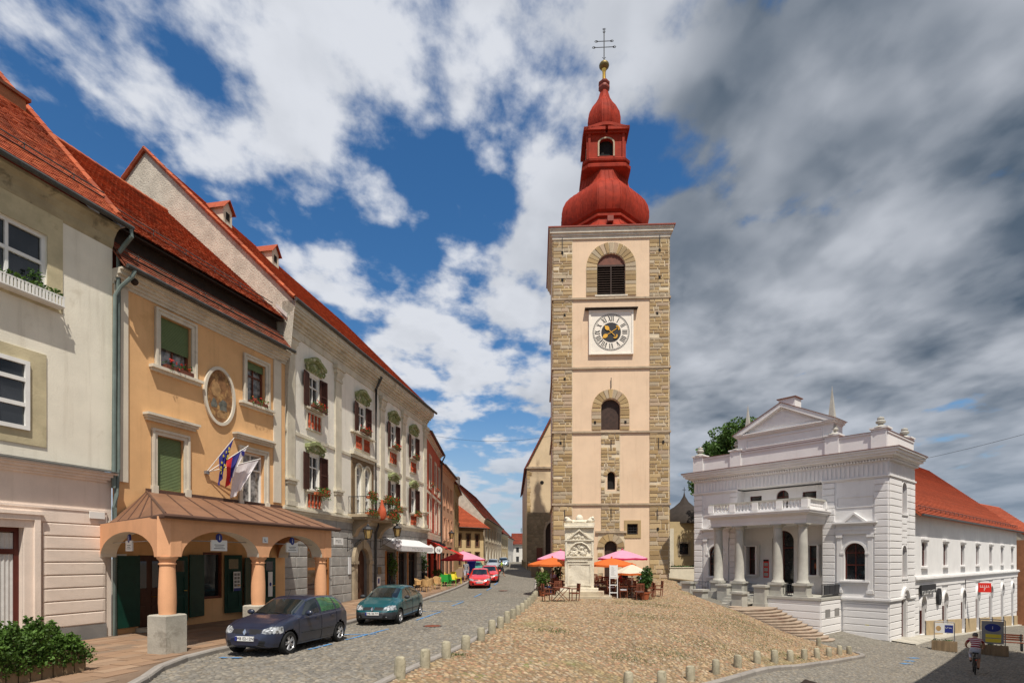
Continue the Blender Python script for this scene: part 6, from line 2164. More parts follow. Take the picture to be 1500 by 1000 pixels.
tag(MB().box(16.8, 27, 60.45, 74.9, .1, 1.32).build('garden_bank', 'square_earth'), kind='structure')

# ------------------------------------------------------------------ the white theatre
RZT = math.atan2(-.765, .643)
th = empty('town_theatre', (14.3, 43.6, 0), RZT, 'white neoclassical theatre with columned porch, balustrade and stepped pediment', 'theatre')
WT, DS = 13.1, 5.15
ft = frame(14.3, 43.6, RZT)


def side(o):
    """turn a piece built for a front onto the side wall at the corner"""
    o.location = (WT, 0, 0); o.rotation_euler = (0, 0, PI / 2)
    return o


a0, a1 = 3.55, 9.35
RD = 1.0
winL, winR = (1.25, 2.43), (10.68, 11.86)
mb = MB()
wall(mb, 0, a0, -.05, 7.5, [(winL[0], winL[1], 1.2, 3.5, .59)], 0, .3)
wall(mb, a1, WT, -.05, 7.5, [(winR[0], winR[1], 1.2, 3.5, .59)], 0, .3)
mb.quad((a0, 0, -.05), (a0, RD, -.05), (a0, RD, 7.5), (a0, 0, 7.5)); mb.quad((a1, RD, -.05), (a1, 0, -.05), (a1, 0, 7.5), (a1, RD, 7.5))
rec = [(3.9, 4.6, 1.35, 3.4), (5.6, 7.12, .12, 4.5, .76), (8.15, 8.8, 1.4, 3.4), (3.98, 4.85, 5.8, 7.1), (5.92, 6.78, 5.8, 7.35, .42), (7.7, 8.6, 5.8, 7.1)]
wall(mb, a0, a1, -.05, 7.5, rec, -RD, .25)
mb.build('front_wall', 'theatre_white', th)
mb = MB()
wall(mb, 0, DS, -.05, 7.5, [(2.45, 3.35, 5.35, 7.35, .45), (2.45, 3.35, 1.3, 3.35, .45)], 0, .3)
side(mb.build('side_wall', 'theatre_white', th))
mb = wall(MB(), 0, WT, -3.4, .0, [], 0, .1)
mb.build('basement_wall', 'theatre_white', th)
mb = wall(MB(), 0, DS, -3.6, .0, [(2.3, 3.45, -2.75, -.01)], 0, .3)
side(mb.build('basement_wall', 'theatre_white', th))
MB().add([(0, 0, -3), (0, DS, -3), (0, DS, 9), (0, 0, 9), (WT, DS, 9), (WT, DS, -3)], [(0, 3, 2, 1), (1, 2, 4, 5)]).build('back_wall', 'theatre_white', th)
MB().box(.2, WT - .6, .5, DS - .1, 9.2, 9.4).build('flat_roof', 'theatre_flash', th)
# frieze, cornice, attic
mb = MB()
for z0, z1, p in ((7.42, 7.5, .06), (7.5, 7.6, .13)):
    mb.fb(0 - p, a0 + .02, 0, p, z0, z1); mb.fb(a1 - .02, WT + p, 0, p, z0, z1)
    mb.box(WT, WT + p, 0, DS, z0, z1)
mb.build('architrave', 'theatre_white', th)
mb = MB().box(-.02, WT + .02, -.02, 2, 7.6, 8.45).box(WT - 1, WT + .02, 2, DS, 7.6, 8.45)
mb.build('frieze', 'theatre_white', th)
for k in range(50):
    s = .1 + k * .262
    if s > WT - .05: break
    MB().fb(s, s + .13, .02, .07, 7.62, 8.3).build('frieze_flute', 'theatre_block', th)
for k in range(18):
    MB().box(WT + .02, WT + .07, .12 + k * .28, .25 + k * .28, 7.62, 8.3).build('frieze_flute', 'theatre_block', th)
dt = shared('dentil', lambda: MB().box(-.05, .05, -.2, .02, 0, .11).mesh('dentil', 'theatre_block'))
for k in range(78): link('dentil', dt, th, (.05 + k * .168, -.02, 8.46))
for k in range(31): link('dentil', dt, th, (WT + .02, .1 + k * .168, 8.46), (0, 0, PI / 2))
mb = MB()
for z0, z1, p in ((8.45, 8.6, .1), (8.6, 8.72, .28), (8.72, 8.86, .5), (8.86, 9.02, .62), (9.02, 9.12, .72)):
    mb.box(-p, WT + p, -p, 3, z0, z1); mb.box(WT - 1, WT + p, 3, DS + min(p, .02), z0, z1)
mb.build('cornice', 'theatre_white', th)
MB().box(-.76, WT + .76, -.76, 3.0, 9.12, 9.16).box(WT - .5, WT + .76, 3, DS + .05, 9.12, 9.16).build('cornice_flashing', 'theatre_flash', th)
mb = MB().box(.05, WT - .05, .0, .5, 9.16, 10.15).box(WT - .55, WT - .051, .5, DS - .05, 9.16, 10.15)
mb.build('attic', 'theatre_white', th)
MB().box(0, WT, -.06, .56, 10.15, 10.27).box(WT - .6, WT, .56, DS, 10.15, 10.269).build('attic_coping', 'theatre_white', th)
MB().box(-.03, WT + .03, -.09, .58, 10.27, 10.3).box(WT - .62, WT + .03, .58, DS + .03, 10.27, 10.299).build('attic_flashing', 'theatre_flash', th)
for s, y in ((.35, .05), (3.4, .05), (9.95, .05), (12.6, .05), (12.62, DS - .5)):
    pz = MB().box(s - .42, s + .42, y - .14, y + .6, 9.17, 10.42).box(s - .5, s + .5, y - .22, y + .68, 10.42, 10.52)
    pr = pz.build('attic_pier', 'theatre_white', th)
    MB().lathe([(.5, 10.52), (.2, 10.66), (.14, 10.7), (.14, 10.76), (.26, 10.82), (.27, 10.92), (.16, 11.02), (.2, 11.06), (.17, 11.16), (.02, 11.22)], (s, y + .23, 0), 16).build('finial', 'theatre_stone', pr, smooth=True)
# raised centre with pediment
p0, p1, pc = 3.55, 10.0, 6.78
mb = MB().box(p0, p1, .02, 1.6, 10.15, 11.3)
mb.build('pediment_block', 'theatre_white', th)
mb = MB()
for (x0, x1, z0, z1) in ((4.2, 9.35, 10.45, 10.5), (4.2, 9.35, 11.05, 11.1), (4.2, 4.25, 10.5, 11.05), (9.3, 9.35, 10.5, 11.05)): mb.fb(x0, x1, -.02, .03, z0, z1)
mb.build('panel_moulding', 'theatre_block', th)
mb = MB()
for z0, z1, p in ((11.25, 11.33, .06), (11.33, 11.43, .16), (11.43, 11.5, .24)): mb.box(p0 - p, p1 + p, .02 - p, 1.6, z0, z1)
mb.build('pediment_cornice', 'theatre_white', th)
ap = 13.25
MB().prism([(p0, 11.5), (p1, 11.5), (pc, ap - .25)], .06, 1.6).build('tympanum', 'theatre_white', th)
MB().prism([(p0 + 1.1, 11.72), (p1 - 1.1, 11.72), (pc, ap - .6)], .03, .08).build('tympanum_panel', 'theatre_block', th)
mb = MB(); fl_ = MB()
for sg, x in ((-1, p0 - .3), (1, p1 + .3)):
    mb.prism([(x, 11.5), (pc, ap - .02), (pc, ap - .3), (x - sg * .75, 11.5)], -.24, 1.6)
    fl_.prism([(x + sg * .04, 11.505), (pc, ap + .03), (pc, ap - .02), (x - sg * .02, 11.501)], -.28, 1.62)
mb.build('raking_cornice', 'theatre_white', th); fl_.build('pediment_flashing', 'theatre_flash', th)
MB().box(pc - .35, pc + .75, .2, 1.2, ap - .35, ap + .30).build('chimney', 'theatre_white', th)
MB().box(pc - .45, pc + .85, .1, 1.3, ap + .30, ap + .36).build('chimney_cap', 'theatre_flash', th)
for s in (4.05, 9.75):
    MB().add([(s - .2, .35, 11.5), (s + .2, .35, 11.5), (s + .2, .75, 11.5), (s - .2, .75, 11.5), (s, .55, 13.85)], [(0, 1, 4), (1, 2, 4), (2, 3, 4), (3, 0, 4), (0, 3, 2, 1)]).build('obelisk', 'theatre_stone', th)
# rusticated strips: single blocks with open joints
RH = .432
def rust(parent, s0, s1, z0, z1, y=None, turn=False):
    z = z0
    while z < z1 - .1:
        zt = min(z + RH, z1)
        o = block(parent, 'rustic_block', 'theatre_block', s0, s1, z + .024, zt - .024, -.005, .065)
        if turn:
            o.location = (WT, (s0 + s1) / 2, (z + zt) / 2); o.rotation_euler = (0, 0, PI / 2)
            o.location.x -= -.005 * 0
        z = zt
rust(th, 0, .7, .12, 7.4); rust(th, 2.95, 3.52, .12, 7.4); rust(th, 9.38, 10.12, .12, 7.4); rust(th, 12.35, 13.09, .12, 7.4)
for (s0, s1) in ((.0, 2.42), (3.38, 5.13)):
    z = .12
    while z < 7.35:
        zt = min(z + RH, 7.4)
        if s0 == 0.0 and (1.3 < (z + zt) / 2 < 3.35 or 5.35 < (z + zt) / 2 < 7.3): pass
        rust(th, s0 + .01, s1 - (.05 if s0 == 0 else 0), z, zt, turn=True); z = zt
    z = .12
for (lo, hi) in ((.12, 1.28), (3.4, 5.3)): rust(th, 2.4, 3.36, lo, hi, turn=True)
for (s0, s1) in ((10.62, 13.09), (0, 3.5)): rust(th, s0, s1, -2.9, -.18)
for (s0, s1) in ((.01, 2.26), (3.5, 5.13)): rust(th, s0, s1, -3.1, -.18, turn=True)
mb = MB()
for z0, z1, p in ((-.16, -.06, .1), (-.06, .06, .17), (.06, .12, .1)):
    mb.fb(0, WT + p, 0, p, z0, z1); mb.box(WT, WT + p, 0, 2.2, z0, z1); mb.box(WT, WT + p, 3.6, DS, z0, z1)
mb.build('string_course', 'theatre_white', th)
MB().fb(10.62, WT + .05, 0, .05, -3.2, -2.42).box(WT, WT + .05, .0, 2.2, -3.4, -2.6).build('plinth_strip', 'theatre_stone', th)


def aedicule(wa, wb):
    c_ = (wa + wb) / 2
    m_ = MB()
    for s in (wa - .42, wb + .14):
        m_.fb(s, s + .28, 0, .09, .5, 4.0); m_.fb(s - .05, s + .33, 0, .14, 3.85, 4.05); m_.fb(s - .05, s + .33, 0, .14, .35, .55)
    m_.build('aedicule_pilasters', 'theatre_white', th)
    m_ = MB()
    for z0, z1, p in ((4.05, 4.3, .1), (4.3, 4.42, .14), (4.62, 4.72, .2), (4.72, 4.82, .3)): m_.fb(wa - .48 - p * .6, wb + .48 + p * .6, 0, p, z0, z1)
    m_.fb(wa - .46, wb + .46, 0, .09, 4.42, 4.62)
    m_.build('aedicule_entablature', 'theatre_white', th)
    m_ = MB()
    hw = .62
    m_.prism([(c_ - hw, 4.82), (c_ + hw, 4.82), (c_, 5.28)], -.12, 0)
    for sg in (-1, 1): m_.prism([(c_ + sg * (hw + .12), 4.82), (c_ + sg * (hw - .1), 4.82), (c_, 5.28), (c_, 5.42)], -.24, -.0)
    m_.build('aedicule_pediment', 'theatre_white', th)
    m_ = MB()
    A = arc(c_, 2.91, .59, .59, PI, 0, 14); B = arc(c_, 2.91, .74, .74, PI, 0, 14)
    for i in range(14): m_.prism([A[i], A[i + 1], B[i + 1], B[i]], -.08, .0)
    m_.fb(wa - .15, wa, 0, .08, 1.1, 2.8).fb(wb, wb + .15, 0, .08, 1.1, 2.8).fb(wa - .22, wa + .0, 0, .12, 2.78, 2.91).fb(wb, wb + .22, 0, .12, 2.78, 2.91)
    m_.fb(wa - .25, wb + .25, 0, .16, 1.02, 1.12).fb(wa - .2, wb + .2, 0, .08, .86, 1.0)
    m_.build('arch_moulding', 'theatre_white', th)
    w = window(th, wa, wb, 1.12, 3.5, -.2, 'red_frame', 'glass', 2, (.42, .74), .06, .59, .05)
    m_ = MB()
    for k in range(8): m_.tube([(wa + .08 + k * .145, .1, 1.2), (wa + .15 + k * .145, .1, 1.48), (wa + .22 + k * .145, .1, 1.2)], .012, 4)
    m_.build('window_grille', 'iron', w)
    m_ = MB()
    x0, x1, z0, z1 = wa - .45, wb + .45, 5.72, 6.42
    for (p, q, r_, s_) in ((x0, x1, z0, z0 + .05), (x0, x1, z1 - .05, z1), (x0, x0 + .05, z0 + .05, z1 - .05), (x1 - .05, x1, z0 + .05, z1 - .05)): m_.fb(p, q, 0, .035, r_, s_)
    m_.build('panel_moulding', 'theatre_block', th)


aedicule(*winL); aedicule(*winR)
for i, (a, b, lo, hi, *r_) in enumerate(rec):
    rs = r_[0] if r_ else 0
    if i == 1:
        window(th, a, b, lo, hi, -RD - .2, 'red_frame', 'glass', 2, (.72,), .07, rs, .06, 'entrance_door')
    else:
        window(th, a, b, lo, hi, -RD - .15, 'red_frame', 'glass_warm' if i == 0 else 'glass', 1 if not rs else 2, (.7,) if i > 2 else (.55,), .05, rs, .04)
        if i in (0, 2): surround(MB(), a, b, lo, hi, .12, -RD - .02, .05 - RD + .02, True).build('window_surround', 'theatre_block', th)
for (lo, hi) in ((5.35, 7.35), (1.3, 3.35)):
    w = window(th, 2.45, 3.35, lo, hi, -.22, 'red_frame', 'glass', 2, (.75,), .05, .45, .04)
    side(w)
    m_ = MB()
    A = arc(2.9, hi - .45, .45, .45, PI, 0, 12); B = arc(2.9, hi - .45, .56, .56, PI, 0, 12)
    for i in range(12): m_.prism([A[i], A[i + 1], B[i + 1], B[i]], -.06, 0)
    m_.fb(2.34, 2.45, 0, .06, lo, hi - .45).fb(3.35, 3.46, 0, .06, lo, hi - .45).fb(2.3, 3.5, 0, .12, lo - .1, lo)
    side(m_.build('arch_moulding', 'theatre_block', th))
w = window(th, 2.3, 3.45, -2.75, .5, -.25, 'red_frame', 'glass', 2, (.78,), .07, .55, .05, 'side_door'); side(w)
m_ = MB()
A = arc(2.875, -.02, .6, .55, PI, 0, 12); B = arc(2.875, -.02, .8, .74, PI, 0, 12)
for i in range(12): m_.prism([A[i], A[i + 1], B[i + 1], B[i]], -.2, -.0)
side(m_.build('door_arch_moulding', 'theatre_white', th))
# porch: columns, entablature, balustrade
cols = [3.5, 5.05, 7.65, 9.2]
TC = 2.6
for s in cols:
    pd = MB().fb(s - .38, s + .38, TC - .38, TC + .38, -.6, .82).fb(s - .46, s + .46, TC - .46, TC + .46, .82, .96).fb(s - .44, s + .44, TC - .44, TC + .44, .10, .24)
    pd.build('column_pedestal', 'theatre_stone', th)
    MB().lathe([(.4, .96), (.4, 1.02), (.36, 1.06), (.34, 1.14), (.31, 1.2), (.305, 2.3), (.29, 3.2), (.26, 4.35), (.25, 4.42), (.28, 4.45), (.26, 4.5), (.33, 4.58), (.34, 4.66)], (s, -TC, 0), 28).build('column', 'theatre_stone', th, smooth=True)
    MB().fb(s - .36, s + .36, TC - .36, TC + .36, 4.66, 4.74).build('column_abacus', 'theatre_stone', th)
q0, q1, qt = 3.05, 9.62, 3.0
mb = MB()
mb.fb(q0 + .08, q1 - .08, -RD, qt - .08, 4.74, 5.0).fb(q0 + .04, q1 - .04, -RD, qt - .04, 5.0, 5.28).fb(q0 - .1, q1 + .1, -RD, qt + .1, 5.28, 5.38).fb(q0 - .25, q1 + .25, -RD + .001, qt + .25, 5.38, 5.5).fb(q0 - .3, q1 + .3, -RD + .002, qt + .3, 5.5, 5.56)
mb.build('porch_entablature', 'theatre_white', th)
b0, b1, bt = q0 + .1, q1 - .1, qt - .1
MB().fb(b0 - .1, b1 + .1, bt - .16, bt + .1, 5.56, 5.72).fb(b0 - .1, b0 + .16, .1, bt - .16, 5.56, 5.719).fb(b1 - .16, b1 + .1, .1, bt - .16, 5.56, 5.719).build('balustrade_base', 'theatre_white', th)
MB().fb(b0 - .12, b1 + .12, bt - .2, bt + .12, 6.2, 6.32).fb(b0 - .12, b0 + .2, .1, bt - .2, 6.2, 6.319).fb(b1 - .2, b1 + .12, .1, bt - .2, 6.2, 6.319).build('balustrade_rail', 'theatre_stone', th)
bme = MB().lathe([(.085, 0), (.085, .05), (.05, .08), (.09, .16), (.085, .22), (.045, .33), (.06, .39), (.085, .43), (.085, .48)], (0, 0, 0), 10).mesh('baluster', 'theatre_block', True)
piers = [b0 + .03, 4.75, 6.34, 7.93, b1 - .03]
for s in piers: MB().fb(s - .2, s + .2, bt - .23, bt + .17, 5.72, 6.2).build('balustrade_pier', 'theatre_white', th)
for s, e in zip(piers, piers[1:]):
    for k in range(5): link('baluster', bme, th, (s + .2 + (e - s - .4) * (k + .5) / 5, -bt + .03, 5.72))
for s in (b0 + .03, b1 - .03):
    MB().fb(s - .2, s + .2, .0, .3, 5.72, 6.2).build('balustrade_pier', 'theatre_white', th)
    for k in range(9): link('baluster', bme, th, (s, -.45 - k * .25, 5.72))
# terrace
tR = 10.45
mb = MB().fb(1.0, tR, -RD, 3.15, -3.4, -.02)
mb.build('terrace', 'theatre_white', th)
MB().fb(.95, tR + .08, -RD + .003, 3.24, -.02, .13).build('terrace_coping', 'theatre_stone', th)
z = -2.9
while z < -.1:
    zt = min(z + RH, -.08)
    block(th, 'rustic_block', 'theatre_block', 7.3, tR - .01, z + .024, zt - .024, 3.14, 3.19)
    o = block(th, 'rustic_block', 'theatre_block', .06, 3.13, z + .024, zt - .024, 0, .055)
    o.location = (tR, -1.6, (z + zt) / 2); o.rotation_euler = (0, 0, PI / 2)
    z = zt
for y in (-2.2, -.75): MB().box(tR + .03, tR + .06, y - .38, y + .38, -1.1, -.6).build('vent_grille', 'stone_grey_base', th)


def ped(s, t, zb, zt, w_=.36):
    m_ = MB().fb(s - w_, s + w_, t - w_, t + w_, zb - .5, zt - .14).fb(s - w_ - .08, s + w_ + .08, t - w_ - .08, t + w_ + .08, zt - .14, zt).fb(s - w_ - .06, s + w_ + .06, t - w_ - .06, t + w_ + .06, zb - .5, zb + .12)
    return m_.build('stair_pedestal', 'theatre_stone', th)


ped(1.45, 3.1, -.25, .85); ped(3.3, 4.6, -.6, .42); ped(4.26, 3.15, -.5, .78); ped(6.1, 4.6, -1.0, .38); ped(6.89, 3.2, -.5, .8)
MB().fb(1.8, 3.9, 2.98, 3.3, -.6, .25).build('landing_wall', 'theatre_stone', th)
MB().fb(3.2, 6.3, 3.2, 4.9, -1.4, -.42).build('stair_landing', 'theatre_stone', th)
for k in range(3): MB().fb(4.65, 6.5, 3.25, 4.25 - k * .3, -.42 + k * .17, -.26 + k * .17).build('landing_step', 'theatre_stone', th)


def railing(p, q, z, h, mat_='iron', name='railing'):
    m_ = MB(); p, q = Vector(p), Vector(q); L = (q - p).length
    for zz_ in (z + .08, z + h): m_.tube([(p.x, -p.y, zz_), (q.x, -q.y, zz_)], .02, 5)
    n = int(L / .11)
    for k in range(n + 1):
        a = p.lerp(q, k / n); m_.tube([(a.x, -a.y, z), (a.x, -a.y, z + h)], .012, 4)
    return m_.build(name, mat_, th)


railing((1.85, 3.1), (3.15, 3.1), .13, .75); railing((5.45, 2.6), (6.5, 3.1), .13, .72); railing((8.05, 2.7), (8.8, 2.7), .13, .75); railing((6.9, 2.9), (7.3, 2.7), .13, .72)
railing((tR - .1, 2.7), (tR - .1, .1), .13, .8)
for k in range(3):
    MB().box(tR - .08, tR - .02, -2.45 + k * .82, -1.7 + k * .82, .3, .86).build('rail_banner', 'clock_black', th)
# curved flight running down along the terrace wall: one stone per step
for k in range(12):
    zt = -.58 - .147 * k
    sr = 7.9 + .305 * k
    tl_ = 6.95 - .15 * k
    bulge = .30
    pts = [(5.6, -3.22 - .004 * k)]
    n = 10
    for i in range(n + 1):
        f = i / n
        t = 3.22 + .004 * k + (tl_ - 3.22) * f
        s = sr - .55 * f * f + bulge * math.sin(PI * f)
        pts.append((s, -t))
    pts.append((5.6 + .004 * k, -tl_))
    m_ = MB().prismz(pts, zt - .5, zt - .05)
    edge = [(p[0] + .03, p[1] - (.0)) for p in pts[1:-1]]
    m_.prismz([pts[0]] + edge + [pts[-1]], zt - .05, zt)
    m_.build('step', 'step_stone', th)
MB().prismz([(6.35 + .42 * math.cos(q * PI / 10), -5.6 + .42 * math.sin(q * PI / 10)) for q in range(20)], -.6, -.5).build('round_slab', 'step_stone', th)
bd = MB().fb(5.0, 5.38, -RD, -RD + .04, 1.15, 2.45).build('poster_case', 'sign_red', th)
MB().fb(5.0, 5.38, -RD + .04, -RD + .05, 2.32, 2.45).build('case_band', 'ink', bd)
for k in range(3): MB().fb(5.05, 5.33, -RD + .041, -RD + .046, 1.25 + k * .36, 1.5 + k * .36).build('case_photo', 'stone_grey', bd)
MB().fb(7.6, 7.95, -RD, -RD + .05, 1.0, 1.35).build('red_notice', 'sign_red', th)
MB().fb(7.62, 7.92, -RD, -RD + .08, 2.15, 2.5).build('intercom', 'ink', th)
nt_ = MB().fb(11.85, 12.1, .045, .06, -1.62, -1.32).build('small_notice', 'sign_white', th)
MB().fb(11.87, 12.08, .061, .063, -1.6, -1.5).build('notice_band', 'sign_yellow', nt_)

# ------------------------------------------------------------------ long wing of the theatre
wg = empty('theatre_wing', (22.7, 33.6, 0), math.atan2(.643, .765), 'long white wing with arched ground floor doors and red tiled roof behind the theatre', 'building')
S0, S1 = DS + .03, 43.3
wc = [7.95, 13.5, 18.9, 24.3, 29.8, 35.2, 40.7]
dc = [7.4, 13.2, 18.9, 24.15, 29.6, 35.1, 40.6]
TT = -.08
opw = [(c - .55, c + .55, 2.0, 3.62) for c in wc]
gl = lambda s: -2.6 - (s - 5) * .055
opd = [(c - .65, c + .65, gl(c) - .0, -.05, .65) for c in dc]
mb = wall(MB(), S0, S1, 1.0, 5.5, opw, TT, .28)
wall(mb, S0, S1, -6.5, 1.0, opd, TT, .3)
mb.add([(S1, -TT, -6.5), (S1, 12, -6.5), (S1, 12, 9.6), (S1, 8.2, 13.1), (S1, -TT, 5.5)], [(0, 1, 2, 3, 4)])
mb.build('wall', 'theatre_white', wg)
mb = MB()
for z0, z1, p in ((.95, 1.1, .1), (1.1, 1.22, .2), (1.22, 1.3, .14)): mb.fb(S0, S1, TT, p, z0, z1)
mb.build('string_course', 'theatre_white', wg)
MB().fb(S0, S1, TT, .02, .55, .93).build('string_frieze', 'theatre_block', wg)
for k in range(9):
    z = .5 - (k + 1) * .42
    xs = [S0] + sorted(sum([[c - .82, c + .82] for c in dc], [])) + [S1]
    for a, b in zip(xs[::2], xs[1::2]):
        if z > -.0 + .35: continue
        if z + .4 < gl((a + b) / 2) + .3: continue
        block(wg, 'rustic_block', 'theatre_block', a + .02, b - .02, z + .022, z + .398, TT, TT + .06)
xs = [S0] + sorted(sum([[c - .66, c + .66] for c in dc], [])) + [S1]
for a, b in zip(xs[::2], xs[1::2]):
    if a > 6: MB().add([(a + .02, -.0, -6), (b - .02, -.0, -6), (b - .02, -.0, gl(b) + .95), (a + .02, -.0, gl(a) + .95), (a + .02, .1, gl(a) + .95), (b - .02, .1, gl(b) + .95)], [(0, 1, 2, 3), (3, 2, 5, 4)]).build('plinth', 'plinth_tan', wg)
for c in wc:
    w = window(wg, c - .55, c + .55, 2.0, 3.62, TT - .2, 'red_frame', 'glass', 2, (.66,), .07)
    MB().fb(c - .75, c + .75, TT, .14, 1.84, 1.96).build('sill', 'theatre_block', w)
    m_ = MB().fb(c - .7, c + .7, TT, .03, 3.68, 3.8).fb(c - .76, c + .76, TT, .12, 3.8, 3.92); m_.build('lintel', 'theatre_block', w)
for c in dc:
    window(wg, c - .65, c + .65, gl(c), -.05, TT - .22, 'red_frame', 'glass', 2, (.74,), .07, .65, .06, 'arched_door')
    m_ = MB()
    A = arc(c, -.7, .65, .65, PI, 0, 12); B = arc(c, -.7, .82, .82, PI, 0, 12)
    for i in range(12): m_.prism([A[i], A[i + 1], B[i + 1], B[i]], -.06, -TT)
    m_.fb(c - .82, c - .65, TT, .05, -1.0, -.7).fb(c + .65, c + .82, TT, .05, -1.0, -.7)
    m_.build('arch_moulding', 'theatre_block', wg)
roof_slab(wg, [(S0 - .02, -.45, 5.4), (S1 + .3, -.45, 5.4), (S1 + .3, 8.2, 13.3), (S0 - .02, 8.2, 13.3)], 'roof_clay', course=.22)
roof_slab(wg, [(S1 + .3, 12.2, 9.7), (S0 - .02, 12.2, 9.7), (S0 - .02, 8.2, 13.3), (S1 + .3, 8.2, 13.3)], 'roof_clay')
gutter(wg, [(S0, -.5, 5.4), (S1 + .3, -.5, 5.4)], .08)
snow_guard(wg, S0 + 1, S1, .0, 5.9, .9)
MB().box(31, 32.2, 7.6, 8.6, 12.6, 14.3).build('chimney', 'theatre_flash', wg)
cs = MB().fb(6.3, 9.9, .06, .16, .12, .72).build('shop_sign', 'black_paint', wg)
marks(cs, 6.5, 9.8, .2, .3, -.162, 'sign_white', 9)
os_ = MB().prism(arc(11.0, -.25, .45, .62, 0, 2 * PI, 24)[:-1], -.16, -.02).build('oval_sign', 'black_paint', wg)
marks(os_, 10.85, 11.15, -.25, .35, -.162, 'grey_metal', 2)
hs = MB().box(-.42, .42, -.06, .06, -.38, .38).build('hanging_sign', 'sign_red', wg); hs.location = (19.9, -1.15, .15); hs.rotation_euler = (0, 0, R(-62))
marks(hs, -.32, .34, .12, .2, -.061, 'sign_white', 5)
marks(hs, -.06, .1, -.16, .22, -.061, 'sign_white', 1)
MB().tube([(19.2, 0, .75), (19.7, -.7, .72), (20.3, -1.5, .7)], .02, 5).tube([(19.2, -.05, .8), (19.2, -.05, -1.6)], .025, 5).build('sign_bracket', 'iron', wg)

# ------------------------------------------------------------------ bollards
bm = MB()
prof = [(.125, -.25), (.13, .0), (.128, .2), (.122, .36), (.105, .41), (.06, .435)]
bm.lathe(prof, (0, 0, 0), 14)
bm = bm.mesh('bollard', 'bollard_stone', True)
def bollard(x, y, label, grp):
    o = link('stone_bollard', bm, None, (x, y, g(x, y) + .08), (random.uniform(-.03, .03), random.uniform(-.03, .03), random.uniform(0, 6)), (random.uniform(.88, 1.04), random.uniform(.88, 1.04), random.uniform(.84, 1.04)))
    tag(o, label, 'bollard', grp)
LB = resample([(-2.28, 11.3), (-1.72, 13.8), (-.85, 17.1), (-.05, 21.7), (.6, 26), (1.2, 31), (1.65, 36), (1.95, 41), (2.2, 46)], 26)
for x, y in LB: bollard(x, y, 'short weathered stone bollard along the street edge of the cobbled square', 'bollards on the street side of the square')
for k in range(13):
    f = k / 10 - .2
    x, y = 5.1 + 11.2 * f, 15.9 + 11.0 * f
    bollard(x, y, 'short weathered stone bollard along the lower road edge of the square', 'bollards on the lower side of the square')
bollard(15.6, 28.3, 'lone stone bollard standing at the foot of the curved theatre steps', None)

# ------------------------------------------------------------------ carved Roman stele
sx0, sy0 = 4.05, 33.4
zb = g(sx0, sy0)
stl = empty('roman_stele', (sx0, sy0, zb), R(-9), 'tall carved white stone stele with relief and gabled pediment on stepped base', 'monument')
MB().box(-1.75, 1.9, -1.0, 1.0, -.3, .16).build('base_step', 'base_stone', stl)
MB().box(-1.35, 1.45, -.7, .7, .16, .42).build('base_step', 'base_stone', stl)
MB().box(-1.12, 1.12, -.48, .48, .42, .6).build('plinth', 'white_stone', stl)
W_ = .86
bmb = bmesh.new()
bmesh.ops.create_cube(bmb, size=1)
bmesh.ops.scale(bmb, vec=(W_ * 2, .62, 3.75), verts=bmb.verts)
bmesh.ops.translate(bmb, vec=(0, 0, .6 + 3.75 / 2), verts=bmb.verts)
bmesh.ops.subdivide_edges(bmb, edges=bmb.edges[:], cuts=14, use_grid_fill=True)
for v in bmb.verts:
    q = math.sin(v.co.x * 9.1 + v.co.z * 4.3) * math.cos(v.co.z * 7.7 + v.co.y * 5)
    v.co += Vector((.012 * q, .012 * math.sin(v.co.z * 6.1 + v.co.x * 5.2), 0))
    e = (abs(v.co.x) > W_ - .03) + (abs(v.co.y) > .29)
    if e == 2: v.co.x *= .975 + .02 * math.sin(v.co.z * 11); v.co.y *= .94
sme = bpy.data.meshes.new('slab'); bmb.to_mesh(sme); bmb.free(); sme.materials.append(M['white_stone'])
link('slab', sme, stl)
y = -.31
fr_ = MB()
for (x0, x1, z0, z1, p) in ((-.88, .88, 4.2, 4.32, .14), (-.86, .86, 3.42, 3.5, .09), (-.8, .8, 2.42, 2.52, .09), (-.7, .5, 2.18, 2.27, .07), (-.82, -.72, 2.55, 3.4, .06), (.72, .82, 2.55, 3.4, .06), (-.7, -.62, .75, 2.1, .035), (.62, .7, .75, 2.1, .035), (-.62, .62, .75, .83, .03), (-.62, .62, 2.02, 2.1, .03)):
    fr_.box(x0, x1, y - p, y + .05, z0, z1)
for sg in (-1, 1):
    fr_.prism([(sg * .74, 3.52), (sg * .62, 3.52), (0, 4.02), (0, 4.13)], y - .1, y + .02)
fr_.build('carved_mouldings', 'white_stone', stl)
rl = MB()
rs = random.Random(5)
rl.tube([(-.66, y - .03, 2.62), (-.5, y - .06, 3.0), (-.2, y - .08, 3.28), (.15, y - .08, 3.32), (.45, y - .06, 3.15), (.64, y - .03, 2.85)], .06, 6)
for k in range(16):
    x, z = rs.uniform(-.6, .6), rs.uniform(2.62, 3.15)
    rl.ball((x, y - .01, z), rs.uniform(.05, .11), 7, 5, 1.4, .8, 1)
    rl.tube([(x, y - .03, z), (x + rs.uniform(-.2, .2), y - .05, z + rs.uniform(-.2, .15)), (x + rs.uniform(-.25, .25), y - .02, z - rs.uniform(.05, .2))], .035, 5)
for k in range(8): rl.ball((rs.uniform(-.3, .3), y - .01, rs.uniform(3.58, 3.85)), rs.uniform(.05, .09), 7, 5, 1.2, .7, 1)
for k in range(12): rl.ball((-.75 + k * .137, y - .03, 3.4 + .82), .05, 6, 4, 1, .8, 1)
rl.build('relief', 'white_stone', stl, smooth=True)
tp = MB()
tp.box(-.9, .9, -.36, .36, 4.32, 4.5)
